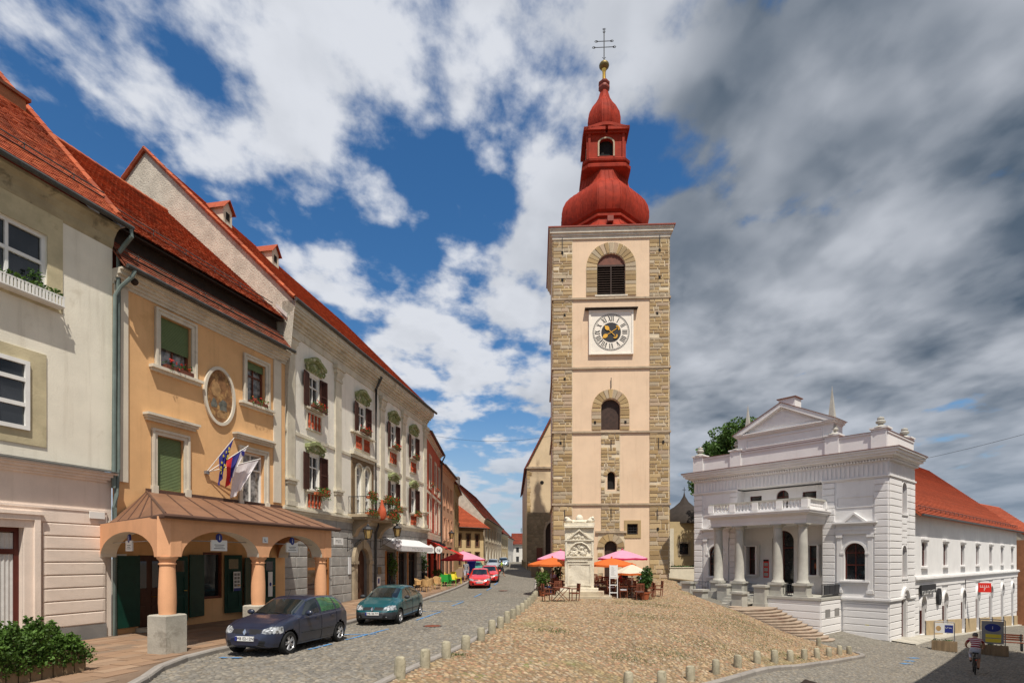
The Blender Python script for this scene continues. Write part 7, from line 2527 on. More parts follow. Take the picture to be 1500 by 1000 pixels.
for sg in (-1, 1):
    tp.ball((sg * .72, -.05, 4.68), .19, 10, 7, 1, 1.1, 1); tp.ball((sg * .62, -.15, 4.62), .15, 9, 6, 1.4, 1, .9); tp.ball((sg * .78, -.18, 4.78), .1, 8, 6)
tp.ball((0, -.05, 4.72), .26, 10, 8, .9, .9, 1.1); tp.ball((0, -.06, 4.56), .3, 10, 6, 1.2, .9, .6)
tp.ball((-.36, -.02, 4.55), .15, 9, 6); tp.ball((.36, -.02, 4.55), .15, 9, 6)
tp.build('crowning_lions', 'white_stone', stl, smooth=True)

# ------------------------------------------------------------------ cafe furniture
def build_chair():
    e = empty('wooden_chair', (0, 0, 0), 0)
    for sx_ in (-1, 1):
        MB().box(sx_ * .21 - .02, sx_ * .21 + .02, -.22, -.18, 0, .66).build('leg', 'cafe_wood', e)
        MB().add([(sx_ * .21 - .02, .18, 0), (sx_ * .21 + .02, .18, 0), (sx_ * .21 + .02, .22, 0), (sx_ * .21 - .02, .22, 0), (sx_ * .21 - .02, .26, .95), (sx_ * .21 + .02, .26, .95), (sx_ * .21 + .02, .3, .95), (sx_ * .21 - .02, .3, .95)],
                 [(0, 3, 2, 1), (4, 5, 6, 7), (0, 1, 5, 4), (1, 2, 6, 5), (2, 3, 7, 6), (3, 0, 4, 7)]).build('leg', 'cafe_wood', e)
        MB().box(sx_ * .23 - .035, sx_ * .23 + .035, -.24, .26, .64, .675).build('armrest', 'cafe_wood', e)
    m_ = MB()
    for k in range(6): m_.box(-.21, .21, -.21 + k * .075, -.15 + k * .075, .42, .445)
    m_.box(-.22, -.19, -.2, .2, .38, .42).box(.19, .22, -.2, .2, .38, .42)
    m_.build('seat', 'cafe_wood', e)
    m_ = MB().box(-.2, .2, .235, .26, .86, .95).box(-.2, .2, .225, .25, .5, .56)
    for k in range(5): m_.box(-.17 + k * .085 - .02, -.17 + k * .085 + .02, .23, .25, .56, .86)
    m_.build('backrest', 'cafe_wood', e)
    return e


def build_table():
    e = empty('wooden_table', (0, 0, 0), 0)
    m_ = MB()
    for k in range(8): m_.box(-.42, .42, -.4 + k * .1, -.31 + k * .1, .71, .735)
    m_.box(-.38, -.33, -.38, .38, .67, .71).box(.33, .38, -.38, .38, .67, .71)
    m_.build('tabletop', 'cafe_wood', e)
    for sy_ in (-.32, .32):
        for sg in (-1, 1):
            MB().add([(sg * .36 - .02, sy_ - .02, 0), (sg * .36 + .02, sy_ - .02, 0), (sg * .36 + .02, sy_ + .02, 0), (sg * .36 - .02, sy_ + .02, 0), (-sg * .34 - .02, sy_ - .02, .69), (-sg * .34 + .02, sy_ - .02, .69), (-sg * .34 + .02, sy_ + .02, .69), (-sg * .34 - .02, sy_ + .02, .69)],
                     [(0, 3, 2, 1), (4, 5, 6, 7), (0, 1, 5, 4), (1, 2, 6, 5), (2, 3, 7, 6), (3, 0, 4, 7)]).build('leg', 'cafe_wood', e)
    return e


chair0, table0 = build_chair(), build_table()
state = {'c': False, 't': False}
def put(kind, x, y, rz, label, grp, lift=.09):
    src, k = (chair0, 'c') if kind == 'chair' else (table0, 't')
    o = src if not state[k] else copy_tree(src)
    state[k] = True
    o.location = (x, y, g(x, y) + lift); o.rotation_euler = (0, 0, rz)
    tag(o, label, kind, grp)
    return o


cush = MB().box(-.19, .19, -.2, .19, 0, .05).mesh('cushion', 'cushion')
def setup(tx, ty, where, n=4, rot=0.0, pad=True, grp='tables'):
    put('table', tx, ty, rot, 'folding wooden table ' + where, 'wooden cafe tables ' + where)
    for k in range(n):
        a = rot + PI / 2 * k + (0 if n > 2 else 0)
        if n == 2: a = rot + PI * k
        dx, dy = math.cos(a) * .78, math.sin(a) * .78
        put('chair', tx + dx, ty + dy, a - PI / 2, 'dark wooden slatted chair ' + where, 'dark wooden chairs ' + where)
        if pad and random.random() < .7:
            o = link('seat_cushion', cush, None, (tx + dx, ty + dy, g(tx + dx, ty + dy) + .09 + .45), (0, 0, a - PI / 2))
            tag(o, 'pale cushion lying on a chair ' + where, 'cushion', 'pale seat cushions ' + where)


setup(2.68, 30.6, 'in the open in front of the stele', 2, .25, False)
for (x, y) in ((2.75, 34.3), (2.75, 36.7), (4.0, 37.4)): setup(x, y, 'left of the stele under the parasols')
for (x, y) in ((6.2, 35.9), (7.6, 36.9), (5.8, 38.2)): setup(x, y, 'between the stele and the tower door')
for (x, y) in ((7.35, 32.9), (8.3, 34.6), (6.9, 34.4)): setup(x, y, 'beside the orange and white parasol')


def parasol(x, y, h, r, mat_, edge, label, n=8, flat=.45, square=False, tilt=(0, 0), alt=None, pole='wood_old'):
    z = g(x, y) + .09
    e = empty('parasol', (x, y, z), random.uniform(0, 1), label, 'parasol')
    MB().tube([(0, 0, 0), (0, 0, h)], .03, 8).build('pole', pole, e)
    MB().lathe([(.3, 0), (.3, .06), (.08, .1), (.05, .3)], (0, 0, 0), 12).build('foot', 'concrete_old', e)
    top = h
    rim = h - flat
    can = []
    for k in range(n):
        a0, a1 = 2 * PI * k / n, 2 * PI * (k + 1) / n
        m_ = MB(); K = 5
        rows = []
        for i in range(K + 1):
            f = i / K
            rr_ = r * f; zz_ = top - flat * (f ** 1.15) - (.0)
            rows.append([(rr_ * math.cos(a0), rr_ * math.sin(a0), zz_), (rr_ * .965 * math.cos((a0 + a1) / 2), rr_ * .965 * math.sin((a0 + a1) / 2), zz_ - .035 * f), (rr_ * math.cos(a1), rr_ * math.sin(a1), zz_)])
        for i in range(K):
            for j in range(2): m_.quad(rows[i][j], rows[i][j + 1], rows[i + 1][j + 1], rows[i + 1][j])
        p = m_.build('canopy_panel', (alt if alt and k in (4, 5, 6) else mat_), e)
        v = MB(); L = rows[-1]
        for j in range(2): v.quad(L[j], L[j + 1], (L[j + 1][0], L[j + 1][1], L[j + 1][2] - .12), (L[j][0], L[j][1], L[j][2] - .12))
        v.build('valance', edge, p)
    rb = MB()
    for k in range(n):
        a = 2 * PI * k / n
        rb.tube([(0, 0, top - .02), (r * .98 * math.cos(a), r * .98 * math.sin(a), rim - .01)], .012, 4)
        rb.tube([(0, 0, rim - .25), (r * .5 * math.cos(a), r * .5 * math.sin(a), top - flat * .48)], .01, 4)
    rb.build('ribs', 'wood_old', e)
    MB().ball((0, 0, top + .04), .06, 8, 6).build('finial', edge, e)
    return e


parasol(3.2, 36.6, 2.7, 1.6, 'parasol_pink', 'parasol_pink_edge', 'pink parasol with crimson edge half hidden behind the stele', flat=.55)
parasol(7.45, 37.6, 2.7, 1.7, 'parasol_pink', 'parasol_pink_edge', 'pink parasol with crimson edge in front of the tower door', flat=.55)
parasol(2.55, 35.2, 2.3, 1.6, 'parasol_orange', 'parasol_orange', 'orange parasol on the road side of the stele', flat=.42)
parasol(6.3, 35.2, 2.25, 1.55, 'parasol_orange', 'parasol_orange', 'orange parasol right beside the stele below the pink one', flat=.42)
parasol(7.25, 33.6, 1.95, 1.2, 'parasol_orange', 'parasol_orange', 'orange and white panelled parasol near the tall potted hedge', flat=.5, alt='parasol_cream', pole='white_paint')
# white menu board
mx, my = 5.95, 32.6
mbd = empty('menu_board', (mx, my, g(mx, my) + .08), R(-6), 'tall white menu board on a ladder stand beside the stele', 'sign')
m_ = MB().box(-.24, -.2, -.03, .03, 0, 1.95).box(.2, .24, -.03, .03, 0, 1.95)
for z in (.3, .75, 1.15): m_.box(-.2, .2, -.025, .025, z, z + .05)
m_.build('stand', 'white_paint', mbd)
pn = MB().box(-.2, .2, -.035, -.005, 1.22, 1.93).build('panel', 'sign_white', mbd)
for k in range(9): MB().box(-.14, -.14 + random.uniform(.12, .28), -.038, -.035, 1.82 - k * .06, 1.835 - k * .06).build('print_line', 'stone_grey', pn)


def potted(name, x, y, label, pr, ph, crown, n, size, leaf, potmat='terracotta', cat='plant', stem=True, lift=.08):
    z = g(x, y) + lift
    e = empty(name, (x, y, z), 0, label, cat)
    MB().lathe([(pr * .7, 0), (pr, ph * .9), (pr * 1.1, ph * .9), (pr * 1.1, ph), (pr * .9, ph)], (0, 0, 0), 14).build('pot', potmat, e, smooth=True)
    m_ = MB()
    cz, rx, rz_ = crown
    for k in range(7):
        c_ = (random.uniform(-.35, .35) * rx, random.uniform(-.35, .35) * rx, cz + random.uniform(-.5, .5) * rz_)
        m_.leaves(c_, (rx * .7, rx * .7, rz_ * .6), n // 7, size, .4)
    m_.build('foliage', leaf, e, kind='stuff')
    m_ = MB()
    for k in range(5): m_.tube([(0, 0, ph * .8), (random.uniform(-.4, .4) * rx, random.uniform(-.4, .4) * rx, cz)], .015, 4)
    m_.build('stem', 'bark', e)
    return e


potted('potted_hedge', 7.75, 32.5, 'tall clipped leafy hedge in a terracotta pot beside the cafe tables', .3, .42, (1.15, .48, .85), 1500, .12, 'leaf_dark')
potted('potted_shrub', 1.85, 33.9, 'loose green shrub in a red pot by the road bend', .2, .34, (1.05, .5, .7), 520, .13, 'leaf_bright')
potted('slender_potted_palm', 3.15, 37.9, 'slender dark palm in a pot behind the stele tables', .16, .3, (1.1, .3, .6), 160, .2, 'leaf_dark')

# left pavement cafe
def place(o, x, y, rz, lift=.12): o.location = (x, y, g(x, y) + lift); o.rotation_euler = (0, 0, rz)


def wicker(x, y, rz):
    e = empty('wicker_armchair', (0, 0, 0), 0, 'pale wicker armchair on the pavement outside the red house', 'chair', 'wicker chairs outside the red house')
    MB().box(-.26, .26, -.25, .25, .36, .44).build('seat', 'wicker', e)
    m_ = MB()
    for i in range(12):
        a0, a1 = PI * i / 12, PI * (i + 1) / 12
        h0, h1 = .66 + .2 * math.sin(a0), .66 + .2 * math.sin(a1)
        m_.add([(.29 * math.cos(a0), .27 * math.sin(a0), .4), (.29 * math.cos(a1), .27 * math.sin(a1), .4), (.31 * math.cos(a1), .3 * math.sin(a1), h1), (.31 * math.cos(a0), .3 * math.sin(a0), h0),
                (.26 * math.cos(a0), .24 * math.sin(a0), .4), (.26 * math.cos(a1), .24 * math.sin(a1), .4), (.28 * math.cos(a1), .27 * math.sin(a1), h1), (.28 * math.cos(a0), .27 * math.sin(a0), h0)], [(0, 1, 2, 3), (4, 7, 6, 5), (3, 2, 6, 7)])
    m_.build('backrest', 'wicker', e)
    for q in ((-1, -1), (1, -1), (1, 1), (-1, 1)): MB().tube([(q[0] * .22, q[1] * .2, .38), (q[0] * .25, q[1] * .23, 0)], .018, 5).build('leg', 'wicker', e)
    place(e, x, y, rz)


for (x, y, r_) in ((-6.3, 37.6, 1.2), (-5.75, 38.3, -1.9), (-5.7, 36.8, 2.6), (-5.4, 40.2, .4), (-6.15, 41.0, 2.0), (-5.3, 39.2, -1.0)): wicker(x, y, r_)


def round_table(x, y, label, mat_, cloth=None):
    e = empty('round_table', (0, 0, 0), 0, label, 'table')
    MB().lathe([(.42, .72), (.43, .74), (.42, .76)], (0, 0, 0), 20).build('tabletop', mat_, e)
    MB().tube([(0, 0, 0), (0, 0, .72)], .035, 8).build('leg', 'grey_metal', e)
    MB().lathe([(.25, 0), (.25, .03), (.05, .06)], (0, 0, 0), 14).build('foot', 'grey_metal', e)
    if cloth:
        m_ = MB().lathe([(.02, .765), (.46, .765), (.5, .6), (.55, .3)], (0, 0, 0), 14, cap=False); m_.build('tablecloth', cloth, e)
    place(e, x, y, 0)


round_table(-6.0, 37.0, 'round cafe table among the wicker chairs', 'wicker')
def plastic(x, y, rz, mat_, label, grp):
    e = empty('plastic_chair', (0, 0, 0), 0, label, 'chair', grp)
    MB().box(-.24, .24, -.24, .24, .42, .46).build('seat', mat_, e)
    MB().box(-.24, .24, .2, .25, .46, .9).build('backrest', mat_, e)
    for q in ((-1, -1), (1, -1), (1, 1), (-1, 1)): MB().tube([(q[0] * .2, q[1] * .2, .43), (q[0] * .24, q[1] * .24, 0)], .022, 5).build('leg', mat_, e)
    place(e, x, y, rz)


round_table(-5.15, 43.0, 'round table with bright green cloth outside the red house', 'plastic_green', 'plastic_green')
round_table(-5.0, 45.6, 'round table with yellow cloth outside the red house', 'plastic_yellow', 'plastic_yellow')
for (x, y, r_) in ((-4.6, 42.6, 2.2), (-5.75, 43.3, -1.2), (-5.0, 41.9, 3.0)): plastic(x, y, r_, 'plastic_green', 'bright green chair at the green covered table', 'green chairs outside the red house')
for (x, y, r_) in ((-4.4, 45.4, 1.8), (-5.7, 45.6, -1.6), (-4.9, 46.6, .1)): plastic(x, y, r_, 'plastic_yellow', 'yellow chair at the yellow covered table', 'yellow chairs outside the red house')
parasol(-4.45, 50.6, 2.6, 2.1, 'parasol_pink', 'parasol_pink_edge', 'pink parasol on the pavement beyond the red awning', flat=.75)
bn = empty('waste_container', (-3.85, 51.5, g(-3.85, 51.5) + .1), 0, 'tall blue plastic waste container at the kerb beyond the pink parasol', 'bin')
MB().add([(-.32, -.32, 0), (.32, -.32, 0), (.32, .32, 0), (-.32, .32, 0), (-.46, -.46, 1.5), (.46, -.46, 1.5), (.46, .46, 1.5), (-.46, .46, 1.5)], [(0, 3, 2, 1), (4, 5, 6, 7), (0, 1, 5, 4), (1, 2, 6, 5), (2, 3, 7, 6), (3, 0, 4, 7)]).build('body', 'plastic_blue', bn)
MB().prismx([(-.5, 1.5), (.5, 1.5), (.48, 1.62), (0, 1.68), (-.48, 1.62)], -.5, .5).build('lid', 'plastic_blue', bn)
potted('leafy_shop_plant', -7.85, 36.4, 'green plant with yellow flowers in a tall pot by the shop door', .2, .7, (1.75, .42, .9), 420, .14, 'leaf_bright', 'black_paint', lift=.12)
potted('slim_shop_plant', -6.7, 42.6, 'slim dark green plant in a tall black pot by the shop front', .22, 1.0, (1.9, .35, .9), 320, .15, 'leaf_dark', 'black_paint', lift=.12)
potted('pavement_lime_shrub', -6.2, 46.6, 'lime green shrub in a pot under the red awning', .25, .4, (.85, .5, .4), 260, .14, 'leaf_bright', lift=.12)

# ------------------------------------------------------------------ planter with shrubs in the corner
px_, py_ = -9.75, 11.0
pe = empty('street_planter', (px_, py_, .12), RZ2, 'weathered timber planter box overflowing with green shrubs on the pavement', 'planter')
for k in range(16): MB().box(-2.3 + k * .2, -2.12 + k * .2, -.52, -.46, 0, .52).build('stave', 'wood_old', pe)
for k in range(5): MB().box(.9, .96, -.46 + k * .2, -.28 + k * .2, 0, .52).build('stave', 'wood_old', pe)
MB().box(-2.3, .9, -.46, .55, .02, .46).build('soil', 'square_earth', pe)
sh_ = MB()
st_ = MB()
for k in range(95):
    x = random.uniform(-2.5, .95); y_ = random.uniform(-.5, .5)
    hgt = random.uniform(.2, .5) * (1.25 if -.3 < x < .6 else .85)
    tip = Vector((x + random.uniform(-.25, .35), y_ + random.uniform(-.35, .3), .5 + hgt))
    st_.tube([(x, y_, .4), tuple(tip)], .012, 4)
    for j in range(10):
        f = .25 + .8 * j / 9
        c_ = Vector((x, y_, .45)).lerp(tip, f)
        sh_.leaves(c_, (.15 * (1.25 - f * .7), .15 * (1.25 - f * .7), .09), 24, .075, .2)
for k in range(90):
    sh_.leaves((random.uniform(-.6, 1.0), random.uniform(-.62, -.45), random.uniform(.25, .6)), (.14, .1, .12), 22, .07, .3)
sh_.build('foliage', 'leaf_bright', pe, kind='stuff'); st_.build('stems', 'bark', pe, kind='stuff')

# ------------------------------------------------------------------ tree behind the theatre
tr = empty('broadleaf_tree', (26.6, 66, .4), 0, 'large green broadleaf tree rising behind the theatre roof', 'tree')
m_ = MB().tube([(0, 0, 0), (.2, .1, 5), (0, .3, 9), (.3, 0, 13)], .5, 10, .2)
limbs = []
rt_ = random.Random(9)
for k in range(26):
    a = rt_.uniform(0, 2 * PI); z = rt_.uniform(7.2, 13.2); L = rt_.uniform(2.2, 5.0)
    tip = (L * math.cos(a), L * math.sin(a), z + rt_.uniform(1.5, 4.5))
    m_.tube([(0, .1, z - 1), (L * .5 * math.cos(a), L * .5 * math.sin(a), z + .8), tip], .16, 6, .05); limbs.append(tip)
m_.tube([(.3, 0, 12), (1.8, .2, 15.5), (3.3, .1, 18.2)], .14, 6, .04); limbs.append((3.0, .1, 17.6)); limbs.append((3.6, 0, 18.6)); limbs.append((2.2, 0, 16.4))
m_.build('trunk', 'bark', tr)
cr = MB()
for tip in limbs:
    for j in range(7):
        c_ = [tip[i] + rt_.uniform(-1.3, 1.3) * (1 if tip[2] < 17 else .5) for i in range(3)]
        cr.leaves(c_, (.95, .95, .75) if tip[2] < 17 else (.55, .55, .5), 130, .36, .35)
cr.build('crown', 'leaf_tree', tr, kind='stuff')

# grass growing between the cobbles in loose patches
gt = MB()
rg_ = random.Random(21)
patches = [(9.8, 25.5, 2.6), (7.2, 20.3, 1.3), (5.2, 18.4, .9), (11.8, 27.6, 2.0), (3.6, 17.2, .7), (10.8, 22.6, 1.0), (1.4, 19.5, .6), (7.5, 30.0, 1.6), (12.2, 30.4, 1.4), (-1.5, 14.4, .3), (5.6, 24.5, 1.2)]
for (cx, cy, r_) in patches:
    n_ = int(420 * r_)
    gx_, gy_ = rng.normal(cx, r_ * .75, n_), rng.normal(cy, r_ * .45, n_)
    k_ = inside(SQ_POLY, gx_, gy_)
    for x, y, z in zip(gx_[k_], gy_[k_], gv(gx_[k_], gy_[k_]) + .07):
        for q in range(3):
            a = rg_.uniform(0, 6.28); h_ = rg_.uniform(.02, .055); dx, dy = .02 * math.cos(a), .02 * math.sin(a)
            gt.add([(x - dy * .3, y + dx * .3, z), (x + dy * .3, y - dx * .3, z), (x + dx, y + dy, z + h_)], [(0, 1, 2)])
gt.build('grass_tufts', 'grass', square, kind='stuff')

# iron covers let into the paving
for (x, y, r_, lab) in ((-2.9, 20.3, .3, 'rusty iron manhole cover in the street near the teal car'), (12.9, 18.6, .34, 'round iron manhole cover in the lower road beside the kerb'), (-.6, 38.5, .3, 'iron manhole cover in the street near the road bend')):
    mc = empty('manhole_cover', (x, y, g(x, y) + .006), 0, lab, 'manhole cover')
    MB().lathe([(r_ * 1.15, 0), (r_ * 1.15, .014), (r_ * 1.03, .016)], (0, 0, 0), 24, cap=False).build('ring', 'zinc_dark', mc)
    MB().lathe([(r_, .0), (r_, .018)], (0, 0, 0), 24).build('lid', 'tile_clay_old', mc)

# ------------------------------------------------------------------ vehicles
def catmull(P_, m):
    P_ = np.asarray(P_, float); n = len(P_)
    t = np.linspace(0, n - 1, m); out = []
    for u in t:
        i = min(int(u), n - 2); f = u - i
        p0, p1, p2, p3 = P_[max(i - 1, 0)], P_[i], P_[i + 1], P_[min(i + 2, n - 1)]
        out.append(.5 * (2 * p1 + (p2 - p0) * f + (2 * p0 - 5 * p1 + 4 * p2 - p3) * f * f + (3 * p1 - p0 - 3 * p2 + p3) * f ** 3))
    return np.array(out)


CLIO = dict(L=3.81, prof=[(-1.905, .52), (-1.88, .72), (-1.84, .9), (-1.74, 1.1), (-1.55, 1.29), (-1.3, 1.375), (-.7, 1.415), (-.2, 1.41), (.1, 1.36), (.45, 1.18), (.86, .965), (1.2, .90), (1.55, .80), (1.76, .69), (1.86, .57), (1.905, .45)],
            belt=[(-1.905, .5), (-1.8, .86), (-1.5, .97), (-1, .95), (0, .915), (.9, .885), (1.3, .83), (1.6, .73), (1.8, .62), (1.905, .44)],
            width=[(-1.905, .55), (-1.86, .68), (-1.7, .765), (-1.3, .81), (0, .82), (1.1, .815), (1.5, .785), (1.72, .70), (1.84, .56), (1.905, .38)],
            topw=[(-1.905, .5), (-1.8, .56), (-1.5, .56), (-.5, .585), (.1, .57), (.55, .62), (.9, .66), (1.4, .64), (1.7, .55), (1.905, .32)],
            low=[(-1.905, .34), (-1.8, .24), (-1.3, .19), (1.3, .19), (1.8, .22), (1.905, .3)],
            wheels=(-1.25, 1.22), wr=.29, ws=(.16, .85), rw=(-1.80, -1.56), fd=(-.22, .84), rd=(-1.02, -.25), win=[[(-.18, .97), (.62, .94), (.18, 1.27), (-.18, 1.34)], [(-1.02, .99), (-.27, .97), (-.27, 1.34), (-1.0, 1.335)], [(-1.42, 1.02), (-1.09, 1.0), (-1.08, 1.33), (-1.25, 1.30)]],
            lamp=[(1.46, .42, .86, .575), (.42, .80)], bump=None)
MEG = dict(L=4.13, prof=[(-2.065, .55), (-2.04, .75), (-1.98, .92), (-1.8, 1.06), (-1.5, 1.24), (-1.1, 1.36), (-.5, 1.41), (0, 1.40), (.3, 1.34), (.7, 1.16), (1.1, .97), (1.4, .89), (1.7, .78), (1.92, .66), (2.02, .55), (2.065, .45)],
           belt=[(-2.065, .5), (-1.95, .84), (-1.6, .95), (-1, .94), (0, .91), (1.0, .87), (1.4, .81), (1.75, .70), (1.95, .58), (2.065, .44)],
           width=[(-2.065, .5), (-2.0, .68), (-1.8, .78), (-1.3, .835), (0, .85), (1.2, .84), (1.6, .80), (1.85, .71), (2.0, .55), (2.065, .4)],
           topw=[(-2.065, .45), (-1.9, .54), (-1.5, .54), (-.5, .58), (.2, .57), (.75, .62), (1.15, .67), (1.5, .65), (1.85, .54), (2.065, .34)],
           low=[(-2.065, .34), (-1.9, .24), (-1.3, .19), (1.3, .19), (1.9, .22), (2.065, .3)],
           wheels=(-1.3, 1.28), wr=.29, ws=(.34, 1.08), rw=(-1.86, -1.3), fd=(-.15, 1.03), rd=(-1.05, -.18), win=[[(-.1, .97), (.84, .94), (.36, 1.26), (-.1, 1.33)], [(-1.05, .99), (-.2, .97), (-.2, 1.33), (-.98, 1.30)], [(-1.5, 1.01), (-1.12, 1.0), (-1.05, 1.29), (-1.28, 1.21)]],
           lamp=[(1.62, .44, .80, .575), (.40, .84)], bump=.50)


def inpoly(poly, x, z):
    c = False; j = len(poly) - 1
    for i in range(len(poly)):
        xi, zi = poly[i]; xj, zj = poly[j]
        if (zi > z) != (zj > z) and x < (xj - xi) * (z - zi) / (zj - zi) + xi: c = not c
        j = i
    return c


def build_car(spec, paint, nx=150, nr=46, glass='car_glass', plate='MB 00-000', side_glass=None, name='parked_car', simple=False):
    e = empty(name, (0, 0, 0), 0)
    L = spec['L']; h = L / 2
    u = np.linspace(-1, 1, nx); xs = h * (np.sin(u * PI / 2) * .35 + u * .65)
    def cv(key):
        a = np.array(spec[key]); d = np.linspace(-h, h, 400); v = np.interp(d, a[:, 0], a[:, 1])
        k = np.exp(-np.linspace(-2, 2, 13) ** 2); k /= k.sum()
        v = np.convolve(np.pad(v, 6, mode='edge'), k, 'valid')
        return np.interp(xs, d, v)
    zt, zs, w, wt_, zb = cv('prof'), cv('belt'), cv('width'), cv('topw'), cv('low')
    zt = np.maximum(zt, zs + .015)
    rings = []
    for i in range(nx):
        H = zt[i] - zs[i]
        cab = min(1, max(0, (H - .09) / .25))
        bulge = .03 * cab
        kt = min(.07, H * .45)
        P_ = [(0, zb[i]), (w[i] * .82, zb[i]), (w[i] * .955, zb[i] + .07), (w[i], zb[i] + (zs[i] - zb[i]) * .48), (w[i] * .985, zs[i] - .07 * min(1, (zs[i] - zb[i]) / .5)), (w[i] * (.95 if cab else .94), zs[i]),
              ((w[i] * .95 + wt_[i]) / 2 + bulge, zs[i] + (H - kt) * .52), (wt_[i], zt[i] - kt), (wt_[i] * .72, zt[i] - kt * .22), (0, zt[i])]
        rings.append(catmull(P_, nr))
    rings = np.array(rings)
    jj = np.linspace(0, 9, nr)
    ws0, ws1 = spec['ws']; rw0, rw1 = spec['rw']
    groups = {}
    def put_(key, quad): groups.setdefault(key, []).append(quad)
    for sgn in (1, -1):
        for i in range(nx - 1):
            xm = (xs[i] + xs[i + 1]) / 2
            for j in range(nr - 1):
                jm = (jj[j] + jj[j + 1]) / 2
                ym = (rings[i, j, 0] + rings[i + 1, j + 1, 0]) / 2; zm = (rings[i, j, 1] + rings[i + 1, j + 1, 1]) / 2
                q = [(xs[i], sgn * rings[i, j, 0], rings[i, j, 1]), (xs[i + 1], sgn * rings[i + 1, j, 0], rings[i + 1, j, 1]), (xs[i + 1], sgn * rings[i + 1, j + 1, 0], rings[i + 1, j + 1, 1]), (xs[i], sgn * rings[i, j + 1, 0], rings[i, j + 1, 1])]
                if sgn < 0: q.reverse()
                cut = False
                for wx in spec['wheels']:
                    if .4 < jm < 4.6 and math.hypot(xm - wx, zm - spec['wr']) < spec['wr'] + .055: cut = True
                if cut: continue
                key = ('body', paint)
                if jm > 6.9 and ws0 < xm < ws1 - .04 * (ym / .6) ** 2 * 1.5 and ym < wt_[i] * (.93): key = ('windscreen', glass)
                elif jm > 6.9 and rw0 < xm < rw1 and ym < wt_[i] * .88 and zm > 1.0: key = ('rear_window', glass)
                elif 4.9 < jm < 7.3 and zm > .9:
                    for k, po in enumerate(spec['win']):
                        if inpoly(po, xm, zm): key = ('side_window', side_glass if side_glass and k > 0 else glass, sgn, k)
                if key[0] == 'body':
                    lx, ly0, ly1, lz = spec['lamp'][0][0], spec['lamp'][1][0], spec['lamp'][1][1], spec['lamp'][0][3]
                    if xm > lx and jm > 3.4:
                        top_l = .60 + (ym - ly0) * .42
                        if ly0 < ym and lz < zm < min(.735, top_l + .07): key = ('headlight', 'lamp_clear', sgn)
                        elif ym < ly0 - .02 and .565 < zm < .675 and xm > h - .26 and ym > .06: key = ('grille', 'black_paint', sgn)
                    if key[0] == 'body' and xm > h - .25 and zm < .41 and zm > .27 and ym < .52 and jm > 1.2: key = ('lower_grille', 'black_paint')
                    if key[0] == 'body' and xm < -h + .17 and .68 < zm < .98 and ym > .5: key = ('tail_lamp', 'lamp_red', sgn)
                    if key[0] == 'body' and spec['bump'] and zm < spec['bump'] and (abs(xm) > h - .45 or zm < .30): key = ('bumper', 'bumper_grey', xm > 0)
                    if key[0] == 'body' and 1.6 < jm < 6.98 and .26 < zm:
                        if spec['fd'][0] < xm < spec['fd'][1] - max(0, zm - .9) * 1.2: key = ('door', paint, sgn, 0)
                        elif spec['rd'][0] < xm < spec['rd'][1]: key = ('door', paint, sgn, 1)
                    if key[0] == 'body' and jm > 6.2 and spec['ws'][1] + .06 < xm < h - .2 and ym < .60: key = ('bonnet', paint)
                    if key[0] == 'body' and 3.0 < jm and False: pass
                put_(key, q)
    objs = {}
    for key, qs in groups.items():
        m_ = MB(); idx = {}
        for q in qs:
            f = []
            for p in q:
                r_ = (round(p[0], 5), round(p[1], 5), round(p[2], 5))
                if r_ not in idx: idx[r_] = len(m_.v); m_.v.append(r_)
                f.append(idx[r_])
            f2 = [a for k, a in enumerate(f) if a != f[k - 1]]
            if len(f2) > 2: m_.f.append(tuple(f2))
        if key[0] == 'door':      # a hairline gap round each door
            cx = sum(p[0] for p in m_.v) / len(m_.v); cz = sum(p[2] for p in m_.v) / len(m_.v)
            m_.v = [(p[0] + (cx - p[0]) * .012, p[1] * .998, p[2] + (cz - p[2]) * .012) for p in m_.v]
        if key[0] == 'bonnet':
            m_.v = [(p[0] - .006 * (p[0] > 1.4), p[1] * .985, p[2] + .002) for p in m_.v]
        objs[key] = m_.build(key[0], key[1], e, smooth=True)
    for end, i in ((1, nx - 1), (-1, 0)):
        m_ = MB(); ring = [(xs[i], r_[0], r_[1]) for r_ in rings[i]] + [(xs[i], -r_[0], r_[1]) for r_ in rings[i][-2:0:-1]]
        m_.add(ring, [tuple(range(len(ring)))]); m_.build('end_cap', 'bumper_grey' if spec['bump'] else paint, e)
    sl_m = MB()
    for xd in (spec['fd'][0] - .02, spec['rd'][0] - .02, spec['fd'][1] + .01):
        i = int(np.argmin(abs(xs - xd)))
        for sgn in (1, -1):
            sl_m.tube([(xs[i], sgn * (rings[i, j, 0] + .001), rings[i, j, 1]) for j in range(nr) if 1.7 < jj[j] < 5.0], .0065, 4)
    for sgn in (1, -1):
        pts = [(xs[i], sgn * (float(np.interp(.5, rings[i][:, 1][nr // 9:int(nr * .5)], rings[i][:, 0][nr // 9:int(nr * .5)])) + .004), .5) for i in range(nx) if -h + .75 + spec['wr'] < xs[i] < h - .8 - spec['wr']]
        sl_m.tube(pts[::4], .018, 4)
    sl_m.build('door_trim', 'black_paint', e)
    # dark shell inside, seen through gaps and arches
    sh_ = MB()
